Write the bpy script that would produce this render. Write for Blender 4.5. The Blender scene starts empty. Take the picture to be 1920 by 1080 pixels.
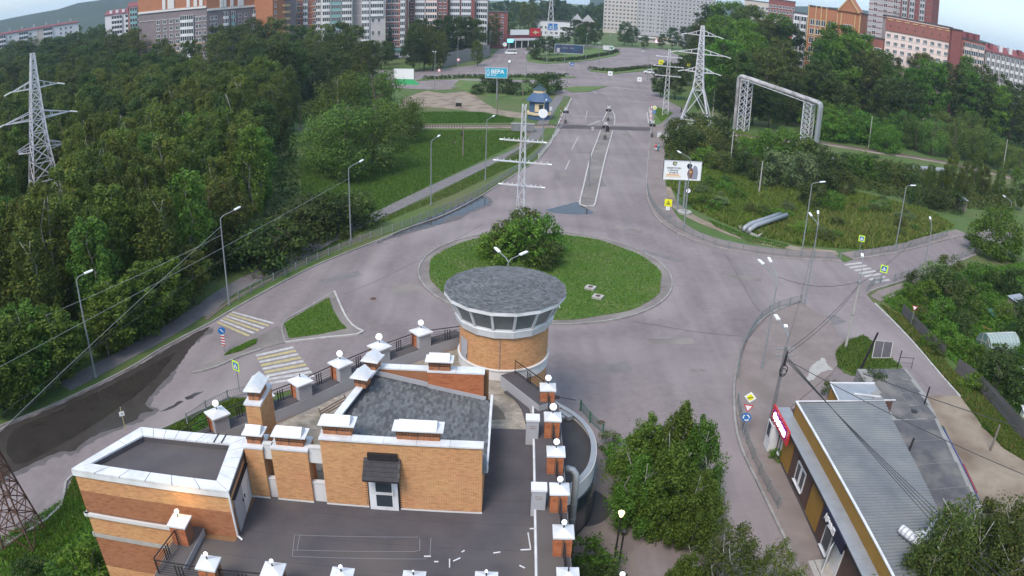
import bpy, math, random
import numpy as np
from mathutils import Matrix, Vector
from mathutils.geometry import tessellate_polygon
SC = bpy.context.scene
COL = SC.collection
rad = math.radians
random.seed(4)

# ---------------------------------------------------------------- camera, sky, sun, exposure
F_PX, PITCH, ROLL, CAM_H = 1435.4, rad(22.32), rad(-1.988), 32.0   # wide security camera, 32 m up
cam = bpy.data.cameras.new('camera')
cam_o = bpy.data.objects.new('camera', cam)
COL.objects.link(cam_o)
SC.camera = cam_o
cam.type = 'PANO'
cam.panorama_type = 'FISHEYE_EQUISOLID'
cam.sensor_width = 36
cam.fisheye_lens = F_PX / 1920 * 36
cam.fisheye_fov = math.pi
cam.clip_start = 0.1
cam.clip_end = 20000
cam_o.matrix_world = (Matrix.Translation((0, 0, CAM_H)) @ Matrix.Rotation(rad(90) - PITCH, 4, 'X')
                      @ Matrix.Rotation(-ROLL, 4, 'Z'))
SUN_EL, SUN_AZ = rad(52), rad(205)      # high, behind the camera, a little to its left
world = bpy.data.worlds.new('World')
SC.world = world
world.use_nodes = True
wn = world.node_tree
sky = wn.nodes.new('ShaderNodeTexSky')
sky.sky_type = 'NISHITA'
sky.sun_disc = False
sky.sun_elevation = SUN_EL
sky.sun_rotation = SUN_AZ
sky.air_density = 1.0
sky.dust_density = 1.5
sky.ozone_density = 1.0
bgn = wn.nodes['Background']
bgn.inputs[1].default_value = 0.12
# thin uneven cloud: a pale veil laid over the blue
wtc = wn.nodes.new('ShaderNodeTexCoord')
wno = wn.nodes.new('ShaderNodeTexNoise')
wno.inputs['Scale'].default_value = 3.0
wno.inputs['Detail'].default_value = 6
wmp = wn.nodes.new('ShaderNodeMapping')
wmp.inputs['Scale'].default_value = (1, 1, 4)
wrp = wn.nodes.new('ShaderNodeMapRange')
wrp.inputs[1].default_value = 0.3
wrp.inputs[2].default_value = 0.75
wrp.inputs[3].default_value = 0.35
wrp.inputs[4].default_value = 0.85
wmx = wn.nodes.new('ShaderNodeMixRGB')
wmx.inputs[2].default_value = (2.9, 4.0, 5.3, 1)
wn.links.new(wtc.outputs['Generated'], wmp.inputs[0])
wn.links.new(wmp.outputs[0], wno.inputs['Vector'])
wn.links.new(wno.outputs['Fac'], wrp.inputs[0])
wn.links.new(wrp.outputs[0], wmx.inputs[0])
wn.links.new(sky.outputs[0], wmx.inputs[1])
wn.links.new(wmx.outputs[0], bgn.inputs[0])
sun = bpy.data.lights.new('sun', 'SUN')
sun.energy = 1.5
sun.angle = rad(20)
sun.color = (1.0, 0.93, 0.84)
sun_o = bpy.data.objects.new('sun', sun)
COL.objects.link(sun_o)
sd = Vector((math.sin(SUN_AZ) * math.cos(SUN_EL), math.cos(SUN_AZ) * math.cos(SUN_EL), math.sin(SUN_EL)))
sun_o.rotation_euler = sd.to_track_quat('Z', 'Y').to_euler()
VS = SC.view_settings
VS.view_transform = 'Standard'
VS.look = 'None'
VS.gamma = 1
VS.use_curve_mapping = False
VS.exposure = 1.02
CY = SC.cycles
CY.use_denoising = True
CY.max_bounces = 6
CY.diffuse_bounces = 3
CY.glossy_bounces = 3
CY.transmission_bounces = 3
CY.transparent_max_bounces = 6
CY.volume_bounces = 0
CY.caustics_reflective = False
CY.caustics_refractive = False

# ---------------------------------------------------------------- surveying: photo pixel -> place
def ray(px, py):
    x, y = px - 960, py - 540
    r = max(math.hypot(x, y), 1e-9)
    th = 2 * math.asin(r / (2 * F_PX))
    s = math.sin(th) / r
    d = (x * s, -y * s, -math.cos(th))
    c, n = math.cos(-ROLL), math.sin(-ROLL)
    a, b = c * d[0] - n * d[1], n * d[0] + c * d[1]
    cp, sp = math.cos(PITCH), math.sin(PITCH)
    return a, b * sp - d[2] * cp, b * cp + d[2] * sp

def G(px, py, z=0.0):                   # the spot on the level z seen at a pixel
    d = ray(px, py)
    t = (z - CAM_H) / d[2]
    return (d[0] * t, d[1] * t)

def GL(pts, z=0.0):
    return [G(a, b, z) for a, b in pts]

def ZT(px, py, p):                      # height over the spot p at which a pixel looks
    d = ray(px, py)
    return CAM_H + math.hypot(*p) * d[2] / math.hypot(d[0], d[1])

def AT(px, py, D):                      # the spot D metres away in a pixel's direction
    d = ray(px, py)
    h = math.hypot(d[0], d[1])
    return (d[0] / h * D, d[1] / h * D)

# ---------------------------------------------------------------- mesh and object helpers
ORG = {}

class MB:
    def __init__(s):
        s.v, s.f, s.m, s.mi = [], [], [], 0

    def face(s, pts):
        i = len(s.v)
        s.v += [tuple(p) for p in pts]
        s.f.append(tuple(range(i, i + len(pts))))
        s.m.append(s.mi)

    def add(s, vs, fs):
        i = len(s.v)
        s.v += [tuple(p) for p in vs]
        for f in fs:
            s.f.append(tuple(i + k for k in f))
            s.m.append(s.mi)

    def box(s, x0, x1, y0, y1, z0, z1):
        s.add([(x0, y0, z0), (x1, y0, z0), (x1, y1, z0), (x0, y1, z0), (x0, y0, z1), (x1, y0, z1), (x1, y1, z1), (x0, y1, z1)],
              [(3, 2, 1, 0), (4, 5, 6, 7), (0, 1, 5, 4), (1, 2, 6, 5), (2, 3, 7, 6), (3, 0, 4, 7)])

    def beam(s, p, q, w, h=None, up=(0, 0, 1)):
        h = h or w
        p, q = Vector(p), Vector(q)
        d = (q - p).normalized()
        u = Vector(up)
        if abs(d.dot(u)) > 0.98:
            u = Vector((0, 1, 0))
        a = d.cross(u).normalized() * w / 2
        b = a.cross(d).normalized() * h / 2
        s.add([p - a - b, p + a - b, p + a + b, p - a + b, q - a - b, q + a - b, q + a + b, q - a + b],
              [(0, 1, 2, 3), (7, 6, 5, 4), (4, 5, 1, 0), (5, 6, 2, 1), (6, 7, 3, 2), (7, 4, 0, 3)])

    def tube(s, pts, r, n=6, r1=None, cap=True):
        pts = [Vector(p) for p in pts]
        r1 = r if r1 is None else r1
        rings, N = [], len(pts)
        a = None
        for k, p in enumerate(pts):
            d = (pts[min(k + 1, N - 1)] - pts[max(k - 1, 0)]).normalized()
            if a is None:
                a = d.orthogonal().normalized()
            a = (a - d * a.dot(d)).normalized()
            b = d.cross(a)
            rr = r + (r1 - r) * k / max(N - 1, 1)
            rings.append([p + (a * math.cos(t) + b * math.sin(t)) * rr for t in [2 * math.pi * j / n for j in range(n)]])
        vs = [q for g in rings for q in g]
        fs = [(k * n + j, k * n + (j + 1) % n, (k + 1) * n + (j + 1) % n, (k + 1) * n + j) for k in range(N - 1) for j in range(n)]
        if cap:
            fs += [tuple(range(n))[::-1], tuple((N - 1) * n + j for j in range(n))]
        s.add(vs, fs)

    def lathe(s, c, prof, n=16):         # prof: (radius, z) from bottom to top
        vs, fs = [], []
        for r, z in prof:
            for j in range(n):
                t = 2 * math.pi * (j + .5) / n
                vs.append((c[0] + r * math.cos(t), c[1] + r * math.sin(t), z))
        for k in range(len(prof) - 1):
            for j in range(n):
                fs.append((k * n + j, k * n + (j + 1) % n, (k + 1) * n + (j + 1) % n, (k + 1) * n + j))
        fs.append(tuple((len(prof) - 1) * n + j for j in range(n)))
        s.add(vs, fs)

    def ball(s, c, r, n=10, m=7):
        s.lathe(c, [(max(r * math.sin(math.pi * k / m), 1e-3), c[2] - r * math.cos(math.pi * k / m)) for k in range(m + 1)], n)

    def prism(s, poly, z0, z1, sides=True, top=True):
        n = len(poly)
        ar = sum(poly[i][0] * poly[(i + 1) % n][1] - poly[(i + 1) % n][0] * poly[i][1] for i in range(n))
        if ar < 0:
            poly = poly[::-1]
        i = len(s.v)
        if top:
            vt = [(p[0], p[1], z1) for p in poly]
            s.add(vt, [t if (vt[t[1]][0] - vt[t[0]][0]) * (vt[t[2]][1] - vt[t[0]][1]) - (vt[t[1]][1] - vt[t[0]][1]) * (vt[t[2]][0] - vt[t[0]][0]) > 0
                       else t[::-1] for t in [tuple(t) for t in tessellate_polygon([[Vector(p) for p in vt]])]])
        if sides:
            s.add([(p[0], p[1], z0) for p in poly] + [(p[0], p[1], z1) for p in poly],
                  [(k, (k + 1) % n, n + (k + 1) % n, n + k) for k in range(n)])

    def strip(s, pts, o0, o1, z0, z1):   # a slab following a line, from offset o0 to o1 (left positive)
        L, R = offs(pts, o1), offs(pts, o0)
        for k in range(len(pts) - 1):
            a, b, c, d = R[k], R[k + 1], L[k + 1], L[k]
            s.add([(*a, z1), (*b, z1), (*c, z1), (*d, z1), (*a, z0), (*b, z0), (*c, z0), (*d, z0)],
                  [(0, 1, 2, 3), (4, 5, 1, 0), (6, 7, 3, 2)] + ([(7, 4, 0, 3)] if k == 0 else []) + ([(5, 6, 2, 1)] if k == len(pts) - 2 else []))

    def mesh(s, name, mats, smooth=False, org=(0, 0, 0)):
        me = bpy.data.meshes.new(name)
        v = [(a - org[0], b - org[1], c - org[2]) for a, b, c in s.v]
        me.from_pydata(v, [], s.f)
        for m in (mats if isinstance(mats, (list, tuple)) else [mats]):
            me.materials.append(m)
        if max(s.m, default=0):
            me.polygons.foreach_set('material_index', s.m)
        if smooth:
            me.polygons.foreach_set('use_smooth', [True] * len(me.polygons))
        me.update()
        return me

    def build(s, name, mats, parent=None, smooth=False, local=False, kind=None, label=None):
        o_ = (0, 0, 0) if local or parent is None else ORG[parent.name]
        return put(name, s.mesh(name, mats, smooth, o_), parent, kind, label)

def put(name, me, parent=None, kind=None, label=None, loc=None, rz=0, s=None):
    o = bpy.data.objects.new(name, me)
    COL.objects.link(o)
    if parent:
        o.parent = parent
        ORG[o.name] = ORG[parent.name]
    else:
        ORG[o.name] = (0, 0, 0)
    if loc:
        o.location = loc
    if rz:
        o.rotation_euler = (0, 0, rz)
    if s:
        o.scale = s
    if kind:
        o['kind'] = kind
    if label:
        o['label'] = label
    return o

def thing(name, label, cat, loc=(0, 0, 0), rz=0.0, group=None):
    o = bpy.data.objects.new(name, None)
    o.empty_display_size = 0.3
    COL.objects.link(o)
    o.location = loc if len(loc) == 3 else (loc[0], loc[1], 0)
    o.rotation_euler = (0, 0, rz)
    ORG[o.name] = tuple(o.location)
    o['label'] = label
    o['category'] = cat
    if group:
        o['group'] = group
    return o

def tag(o, label, cat, group=None):
    o['label'] = label
    o['category'] = cat
    if group:
        o['group'] = group
    return o

KIDS = {}
def kids(o):
    return [c for c in o.children]

def dup(root, loc, rz=0.0, label=None, group=None, s=None):
    def cp(o, par):
        c = o.copy()
        COL.objects.link(c)
        if par:
            c.parent = par
        for ch in o.children:
            cp(ch, c)
        return c
    r = cp(root, None)
    r.location = loc if len(loc) == 3 else (loc[0], loc[1], 0)
    r.rotation_euler = (0, 0, rz)
    if s:
        r.scale = s if isinstance(s, tuple) else (s, s, s)
    if label:
        r['label'] = label
    if group:
        r['group'] = group
    ORG[r.name] = tuple(r.location)
    return r

def offs(pts, d):                        # offset an open line by d to its left
    if abs(d) < 1e-9:
        return [tuple(p) for p in pts]
    out = []
    for k, p in enumerate(pts):
        a, b = pts[max(k - 1, 0)], pts[min(k + 1, len(pts) - 1)]
        n = []
        for q, w in ((a, p), (p, b)):
            l = math.hypot(w[0] - q[0], w[1] - q[1])
            if l > 1e-9:
                n.append((-(w[1] - q[1]) / l, (w[0] - q[0]) / l))
        nx, ny = sum(i[0] for i in n) / len(n), sum(i[1] for i in n) / len(n)
        l2 = max(nx * nx + ny * ny, .35)
        out.append((p[0] + nx / l2 * d, p[1] + ny / l2 * d))
    return out

def smoothline(pts, step=1.0):           # Catmull-Rom through the points, evenly spaced
    P = [pts[0]] + list(pts) + [pts[-1]]
    o = []
    for k in range(1, len(P) - 2):
        a, b, c, d = [np.array(P[k + j], float) for j in (-1, 0, 1, 2)]
        n = max(2, int(np.linalg.norm(c - b) / (step * .5)))
        for i in range(n):
            t = i / n
            o.append(.5 * (2 * b + (c - a) * t + (2 * a - 5 * b + 4 * c - d) * t * t + (3 * b - a - 3 * c + d) * t ** 3))
    o.append(np.array(P[-1], float))
    return even(o, step)

def even(pts, step):
    pts = [np.array(p, float) for p in pts]
    L = [0]
    for a, b in zip(pts, pts[1:]):
        L.append(L[-1] + np.linalg.norm(b - a))
    n = max(1, round(L[-1] / step))
    out, j = [], 0
    for i in range(n + 1):
        t = L[-1] * i / n
        while j < len(pts) - 2 and L[j + 1] < t:
            j += 1
        u = (t - L[j]) / max(L[j + 1] - L[j], 1e-9)
        out.append(tuple(pts[j] + (pts[j + 1] - pts[j]) * min(max(u, 0), 1)))
    return out

def inside(p, poly):
    x, y = p
    c = False
    for (x1, y1), (x2, y2) in zip(poly, poly[1:] + poly[:1]):
        if (y1 > y) != (y2 > y) and x < (x2 - x1) * (y - y1) / (y2 - y1) + x1:
            c = not c
    return c

def scatter_pts(poly, n, seed=0):
    rng = np.random.default_rng(seed)
    P = np.array(poly)
    lo, hi = P.min(0), P.max(0)
    out = np.zeros((0, 2))
    while len(out) < n:
        q = lo + (hi - lo) * rng.random((n * 2, 2))
        c = np.zeros(len(q), bool)
        for a, b in zip(P, np.roll(P, -1, 0)):
            with np.errstate(divide='ignore', invalid='ignore'):
                c ^= ((a[1] > q[:, 1]) != (b[1] > q[:, 1])) & (q[:, 0] < (b[0] - a[0]) * (q[:, 1] - a[1]) / (b[1] - a[1]) + a[0])
        out = np.concatenate([out, q[c]])
    return out[:n]

def quads_mesh(name, V, mats, tri=False):
    k = 3 if tri else 4
    n = len(V) // k
    me = bpy.data.meshes.new(name)
    me.vertices.add(len(V))
    me.vertices.foreach_set('co', np.asarray(V, np.float32).ravel())
    me.loops.add(n * k)
    me.loops.foreach_set('vertex_index', np.arange(n * k, dtype=np.int32))
    me.polygons.add(n)
    me.polygons.foreach_set('loop_start', np.arange(0, n * k, k, dtype=np.int32))
    me.polygons.foreach_set('loop_total', np.full(n, k, np.int32))
    for m in (mats if isinstance(mats, (list, tuple)) else [mats]):
        me.materials.append(m)
    me.update(calc_edges=True)
    return me

# ---------------------------------------------------------------- materials
def mat(name, c1, c2=None, scale=2.0, rough=.85, bump=0.0, bs=30.0, metal=0.0, spec=.3, c3=None, s3=.15, island=0.0, stretch=None):
    m = bpy.data.materials.new(name)
    m.use_nodes = True
    nt = m.node_tree
    N, L = nt.nodes, nt.links
    b = N['Principled BSDF']
    b.inputs['Roughness'].default_value = rough
    b.inputs['Metallic'].default_value = metal
    b.inputs['Specular IOR Level'].default_value = spec
    b.inputs['Base Color'].default_value = (*c1, 1)
    tc = N.new('ShaderNodeTexCoord')
    vec = tc.outputs['Object']
    if stretch:
        mp = N.new('ShaderNodeMapping')
        mp.inputs['Scale'].default_value = stretch
        L.new(vec, mp.inputs[0])
        vec = mp.outputs[0]
    col = None
    if c2:
        n = N.new('ShaderNodeTexNoise')
        n.inputs['Scale'].default_value = scale
        n.inputs['Detail'].default_value = 6
        n.inputs['Roughness'].default_value = .65
        L.new(vec, n.inputs['Vector'])
        r = N.new('ShaderNodeMapRange')
        r.inputs[1].default_value = .32
        r.inputs[2].default_value = .68
        L.new(n.outputs['Fac'], r.inputs[0])
        mx = N.new('ShaderNodeMixRGB')
        mx.inputs[1].default_value = (*c1, 1)
        mx.inputs[2].default_value = (*c2, 1)
        L.new(r.outputs[0], mx.inputs[0])
        col = mx.outputs[0]
        if c3:
            n2 = N.new('ShaderNodeTexNoise')
            n2.inputs['Scale'].default_value = s3
            n2.inputs['Detail'].default_value = 5
            L.new(vec, n2.inputs['Vector'])
            r2 = N.new('ShaderNodeMapRange')
            r2.inputs[1].default_value = .45
            r2.inputs[2].default_value = .66
            L.new(n2.outputs['Fac'], r2.inputs[0])
            mx2 = N.new('ShaderNodeMixRGB')
            mx2.inputs[2].default_value = (*c3, 1)
            L.new(r2.outputs[0], mx2.inputs[0])
            L.new(col, mx2.inputs[1])
            col = mx2.outputs[0]
    if island:
        g = N.new('ShaderNodeNewGeometry')
        r3 = N.new('ShaderNodeMapRange')
        r3.inputs[3].default_value = 1 - island
        r3.inputs[4].default_value = 1 + island
        L.new(g.outputs['Random Per Island'], r3.inputs[0])
        mu = N.new('ShaderNodeMixRGB')
        mu.blend_type = 'MULTIPLY'
        mu.inputs[0].default_value = 1
        if col:
            L.new(col, mu.inputs[1])
        else:
            mu.inputs[1].default_value = (*c1, 1)
        L.new(r3.outputs[0], mu.inputs[2])
        col = mu.outputs[0]
    if col:
        L.new(col, b.inputs['Base Color'])
    if bump:
        nb = N.new('ShaderNodeTexNoise')
        nb.inputs['Scale'].default_value = bs
        nb.inputs['Detail'].default_value = 5
        L.new(vec, nb.inputs['Vector'])
        bp = N.new('ShaderNodeBump')
        bp.inputs['Strength'].default_value = bump
        bp.inputs['Distance'].default_value = .05
        L.new(nb.outputs['Fac'], bp.inputs['Height'])
        L.new(bp.outputs[0], b.inputs['Normal'])
    return m

def brickmat(name, c, dark, warm):
    m = mat(name, c, warm, .45, .85, .2, 40)
    nt = m.node_tree; N, L = nt.nodes, nt.links
    b = N['Principled BSDF']; src = b.inputs['Base Color'].links[0].from_socket
    g = N.new('ShaderNodeNewGeometry'); cr = N.new('ShaderNodeValToRGB'); cr.color_ramp.interpolation = 'CONSTANT'
    e = cr.color_ramp.elements
    e[0].color = (1, 1, 1, 1); e[1].position = .9; e[1].color = (*dark, 1)
    for p, v in ((.3, 1.1), (.55, .93), (.75, 1.04)):
        q = e.new(p); q.color = (v, v, v * .98, 1)
    L.new(g.outputs['Random Per Island'], cr.inputs[0])
    mu = N.new('ShaderNodeMixRGB'); mu.blend_type = 'MULTIPLY'; mu.inputs[0].default_value = 1
    L.new(src, mu.inputs[1]); L.new(cr.outputs[0], mu.inputs[2]); L.new(mu.outputs[0], b.inputs['Base Color'])
    return m

def leafmat(name, dark, light, rare=None, trans=.42):
    m = bpy.data.materials.new(name)
    m.use_nodes = True
    nt = m.node_tree
    N, L = nt.nodes, nt.links
    b = N['Principled BSDF']
    b.inputs['Roughness'].default_value = .6
    b.inputs['Specular IOR Level'].default_value = .25
    g = N.new('ShaderNodeNewGeometry')
    cr = N.new('ShaderNodeValToRGB')
    cr.color_ramp.elements[0].color = (*dark, 1)
    cr.color_ramp.elements[1].color = (*light, 1)
    cr.color_ramp.elements[1].position = .9
    if rare:
        e = cr.color_ramp.elements.new(1.0)
        e.color = (*rare, 1)
    L.new(g.outputs['Random Per Island'], cr.inputs[0])
    oi = N.new('ShaderNodeObjectInfo')
    hs = N.new('ShaderNodeHueSaturation')
    h1 = N.new('ShaderNodeMapRange')
    h1.inputs[3].default_value = .475
    h1.inputs[4].default_value = .515
    v1 = N.new('ShaderNodeMapRange')
    v1.inputs[3].default_value = .72
    v1.inputs[4].default_value = 1.3
    mm = N.new('ShaderNodeMath')
    mm.operation = 'MULTIPLY'
    mm.inputs[1].default_value = 7.13
    fr = N.new('ShaderNodeMath')
    fr.operation = 'FRACT'
    L.new(oi.outputs['Random'], mm.inputs[0])
    L.new(mm.outputs[0], fr.inputs[0])
    L.new(oi.outputs['Random'], h1.inputs[0])
    L.new(fr.outputs[0], v1.inputs[0])
    L.new(cr.outputs[0], hs.inputs['Color'])
    L.new(h1.outputs[0], hs.inputs['Hue'])
    L.new(v1.outputs[0], hs.inputs['Value'])
    L.new(hs.outputs[0], b.inputs['Base Color'])
    tr = N.new('ShaderNodeBsdfTranslucent')
    L.new(hs.outputs[0], tr.inputs[0])
    ms = N.new('ShaderNodeMixShader')
    ms.inputs[0].default_value = trans
    L.new(b.outputs[0], ms.inputs[1])
    L.new(tr.outputs[0], ms.inputs[2])
    L.new(ms.outputs[0], N['Material Output'].inputs[0])
    return m

def emit(name, c, s):
    m = mat(name, c)
    b = m.node_tree.nodes['Principled BSDF']
    b.inputs['Emission Color'].default_value = (*c, 1)
    b.inputs['Emission Strength'].default_value = s
    return m

def glassy(name, c, rough=.08, alpha=1.0):
    m = mat(name, c, rough=rough, spec=.8)
    return m

M = dict(
    asphalt=mat('asphalt', (0.197, 0.160, 0.158), (0.242, 0.197, 0.194), 1.2, .9, .25, 25, c3=(0.272, 0.227, 0.221), s3=.07),
    asphalt_old=mat('worn asphalt', (0.152, 0.129, 0.118), (0.218, 0.187, 0.171), .9, .92, .3, 18, c3=(0.247, 0.214, 0.192), s3=.2),
    pave=mat('pavement', (0.199, 0.159, 0.149), (0.255, 0.206, 0.188), .7, .92, .25, 20, c3=(0.194, 0.154, 0.137), s3=.25),
    path=mat('path asphalt', (0.152, 0.136, 0.136), (0.200, 0.180, 0.176), .8, .92, .3, 12),
    kerb=mat('kerb stone', (0.306, 0.281, 0.264), (0.230, 0.212, 0.200), 1.5, .9, .2, 20, island=.15),
    kerbwhite=mat('whitened kerb', (0.527, 0.493, 0.468), (0.357, 0.332, 0.315), 1.3, .9, .2, 20),
    paint=mat('road paint', (0.558, 0.531, 0.495), (0.324, 0.297, 0.288), 2.5, .85),
    yellow=mat('yellow road paint', (0.522, 0.414, 0.162), (0.324, 0.288, 0.198), 2.5, .85),
    ground=mat('grass ground', (.06, .108, .022), (.09, .135, .036), .5, .95, .5, 6, c3=(.118, .122, .048), s3=.06),
    lawn=mat('lawn', (.068, .128, .024), (.105, .168, .04), .8, .95, .6, 8, c3=(.15, .165, .065), s3=.22),
    soil=mat('bare soil', (0.128, 0.100, 0.076), (0.184, 0.152, 0.120), .8, .95, .4, 8),
    gravel=mat('dirt road', (0.241, 0.189, 0.140), (0.336, 0.270, 0.205), .6, .95, .5, 9, c3=(0.168, 0.121, 0.088), s3=.3),
    crack=mat('tar crack', (.07, .062, .065), (.1, .09, .09), 2),
    puddle=mat('puddle water', (.03, .025, .022), (.042, .035, .031), .4, .05, .012, 4, spec=.35),
    wet=mat('wet asphalt', (.045, .038, .034), (.065, .054, .049), .5, .14, .03, 8, spec=.4), damp=mat('damp asphalt', (.10, .086, .083), (.14, .122, .12), .8, .7, .15, 12),
    brick_y=brickmat('yellow brick', (.575, .325, .15), (.86, .8, .77), (.56, .27, .135)),
    brick_r=brickmat('red brick', (.33, .14, .068), (.82, .76, .74), (.37, .16, .085)),
    brick_o=brickmat('orange brick', (.46, .165, .075), (.82, .76, .74), (.42, .14, .065)),
    mortar=mat('mortar', (0.255, 0.145, 0.072), (0.204, 0.111, 0.055), 3, .95),
    mortar_r=mat('dark mortar', (.24, .12, .075), (.2, .1, .06), 3, .95),
    white=mat('white metal', (0.718, 0.708, 0.718), (0.644, 0.635, 0.653), .8, .5, .05, 8, spec=.4, c3=(.56, .545, .535), s3=.8),
    white_r=mat('white render', (0.662, 0.635, 0.616), (0.589, 0.561, 0.543), .8, .8, .1, 30),
    grey_panel=mat('grey panel', (0.405, 0.396, 0.414), (0.352, 0.343, 0.361), .7, .6, .05, 20),
    galv=mat('galvanised sheet', (0.357, 0.365, 0.383), (0.289, 0.297, 0.315), 1.0, .45, .05, 10, metal=.25, spec=.5),
    corr=mat('corrugated roof', (0.218, 0.224, 0.233), (0.176, 0.184, 0.188), .9, .5, .03, 10, metal=.2, spec=.4, c3=(0.252, 0.253, 0.241), s3=.3),
    membrane=mat('roof membrane', (0.073, 0.064, 0.070), (0.098, 0.086, 0.090), .6, .9, .25, 30, c3=(0.120, 0.102, 0.094), s3=.2),
    utility=mat('grey utility pole', (.19, .185, .19), (.145, .14, .145), 1.5, .85),
    membrane2=mat('roof membrane dark', (0.053, 0.051, 0.057), (0.070, 0.066, 0.070), .8, .9, .25, 30),
    shingle=mat('bitumen shingle', (0.110, 0.112, 0.116), (0.144, 0.147, 0.150), .6, .9, .3, 50, island=.36),
    black=mat('black metal', (.022, .02, .022), (.035, .03, .03), 3, .5),
    darkrubber=mat('black rubber', (.02, .02, .02), rough=.8),
    glass=glassy('window glass', (.035, .045, .055)),
    glass_l=glassy('pale window glass', (.22, .25, .27), .15),
    concrete=mat('concrete', (0.306, 0.289, 0.272), (0.238, 0.225, 0.212), 1.5, .9, .3, 20),
    conc_pale=mat('pale concrete', (0.425, 0.399, 0.365), (0.340, 0.315, 0.289), 1.5, .9, .3, 20),
    pole=mat('lamp post paint', (.26, .275, .285), (.2, .215, .22), 1.5, .6),
    steel=mat('pylon paint', (.62, .62, .65), (.50, .50, .53), .6, .6, c3=(.56, .5, .5), s3=.3),
    rust=mat('rusty steel', (.075, .04, .03), (.12, .06, .042), 2, .85),
    wood=mat('weathered wood', (.16, .13, .11), (.25, .21, .18), 2, .9),
    plank=mat('bench wood', (.34, .27, .22), (.25, .2, .165), 3, .8, island=.15),
    ceramic=mat('globe lamp', (.85, .85, .84), rough=.25),
    globe=emit('white globe', (.9, .92, .95), .5),
    fence=mat('fence paint', (.24, .25, .25), (.18, .19, .19), 2, .7),
    fence_g=mat('green fence paint', (.06, .16, .11), (.05, .12, .085), 2, .7),
    sign_y=mat('yellow sign', (.75, .72, .02), rough=.5),
    sign_fl=mat('lime sign border', (.62, .85, .05), rough=.5),
    sign_b=mat('blue sign', (.03, .16, .42), rough=.4),
    sign_r=mat('red sign', (.55, .03, .04), rough=.4),
    sign_w=mat('white sign', (.8, .8, .8), rough=.5),
    ochre=mat('ochre cladding', (0.320, 0.176, 0.036), (0.272, 0.144, 0.028), .8, .6),
    brown=mat('brown cladding', (0.089, 0.051, 0.043), (0.115, 0.068, 0.056), .8, .7, .1, 20),
    bark=mat('bark', (.10, .075, .055), (.15, .12, .095), 3, .95, .5, 12),
    birchbark=mat('birch bark', (.40, .38, .34), (.10, .09, .08), 2.2, .9, stretch=(1, 1, 3)),
)
M['roofglow'] = None

def polish(m, c, radii):
    """tyre-darkened lanes round the island and long lengthways wear"""
    nt = m.node_tree; N, L = nt.nodes, nt.links
    b = N['Principled BSDF']; src = b.inputs['Base Color'].links[0].from_socket
    tc = N.new('ShaderNodeTexCoord')
    sb = N.new('ShaderNodeVectorMath'); sb.operation = 'DISTANCE'; sb.inputs[1].default_value = (*c, 0)
    L.new(tc.outputs['Object'], sb.inputs[0])
    no = N.new('ShaderNodeTexNoise'); no.inputs['Scale'].default_value = .13; no.inputs['Detail'].default_value = 5
    L.new(tc.outputs['Object'], no.inputs['Vector'])
    ad = N.new('ShaderNodeMath'); ad.operation = 'MULTIPLY_ADD'; ad.inputs[1].default_value = 5.0
    L.new(no.outputs['Fac'], ad.inputs[0]); L.new(sb.outputs['Value'], ad.inputs[2])
    cr = N.new('ShaderNodeValToRGB'); e = cr.color_ramp.elements
    mr = N.new('ShaderNodeMath'); mr.operation = 'DIVIDE'; mr.inputs[1].default_value = 60
    L.new(ad.outputs[0], mr.inputs[0]); L.new(mr.outputs[0], cr.inputs[0])
    e[0].position = 0; e[0].color = (1.06, 1.06, 1.06, 1); e[1].position = 1; e[1].color = (.97, .97, .97, 1)
    for r, v in radii:
        q = e.new(r / 60); q.color = (v, v, v, 1)
    mp = N.new('ShaderNodeMapping'); mp.inputs['Scale'].default_value = (.55, .035, 1); mp.inputs['Rotation'].default_value = (0, 0, rad(-8))
    L.new(tc.outputs['Object'], mp.inputs[0])
    n2 = N.new('ShaderNodeTexNoise'); n2.inputs['Scale'].default_value = 1.0; n2.inputs['Detail'].default_value = 4
    L.new(mp.outputs[0], n2.inputs['Vector'])
    r2 = N.new('ShaderNodeMapRange'); r2.inputs[1].default_value = .35; r2.inputs[2].default_value = .65; r2.inputs[3].default_value = .9; r2.inputs[4].default_value = 1.07
    L.new(n2.outputs['Fac'], r2.inputs[0])
    m1 = N.new('ShaderNodeMixRGB'); m1.blend_type = 'MULTIPLY'; m1.inputs[0].default_value = 1
    m2 = N.new('ShaderNodeMixRGB'); m2.blend_type = 'MULTIPLY'; m2.inputs[0].default_value = 1
    L.new(src, m1.inputs[1]); L.new(cr.outputs[0], m1.inputs[2]); L.new(m1.outputs[0], m2.inputs[1]); L.new(r2.outputs[0], m2.inputs[2])
    L.new(m2.outputs[0], b.inputs['Base Color'])
polish(M['asphalt'], (4.3, 84.2), ((17.5, 1.06), (20.5, .86), (23.5, 1.02), (26.5, .86), (30, 1.0)))

def sheet(name, poly, z, m, kind='structure'):
    b = MB()
    b.prism(poly, 0, z, sides=False)
    return b.build(name, m, kind=kind)

def slab(name, poly, z0, z1, m, kind='structure'):
    b = MB()
    b.prism(poly, z0, z1)
    return b.build(name, m, kind=kind)
# ================================================================ THE SETTING
gp = [(2420 * math.cos(t), 2420 * math.sin(t)) for t in [2 * math.pi * k / 48 for k in range(48)]]
sheet('ground', gp, -.04, M['ground'])
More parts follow.
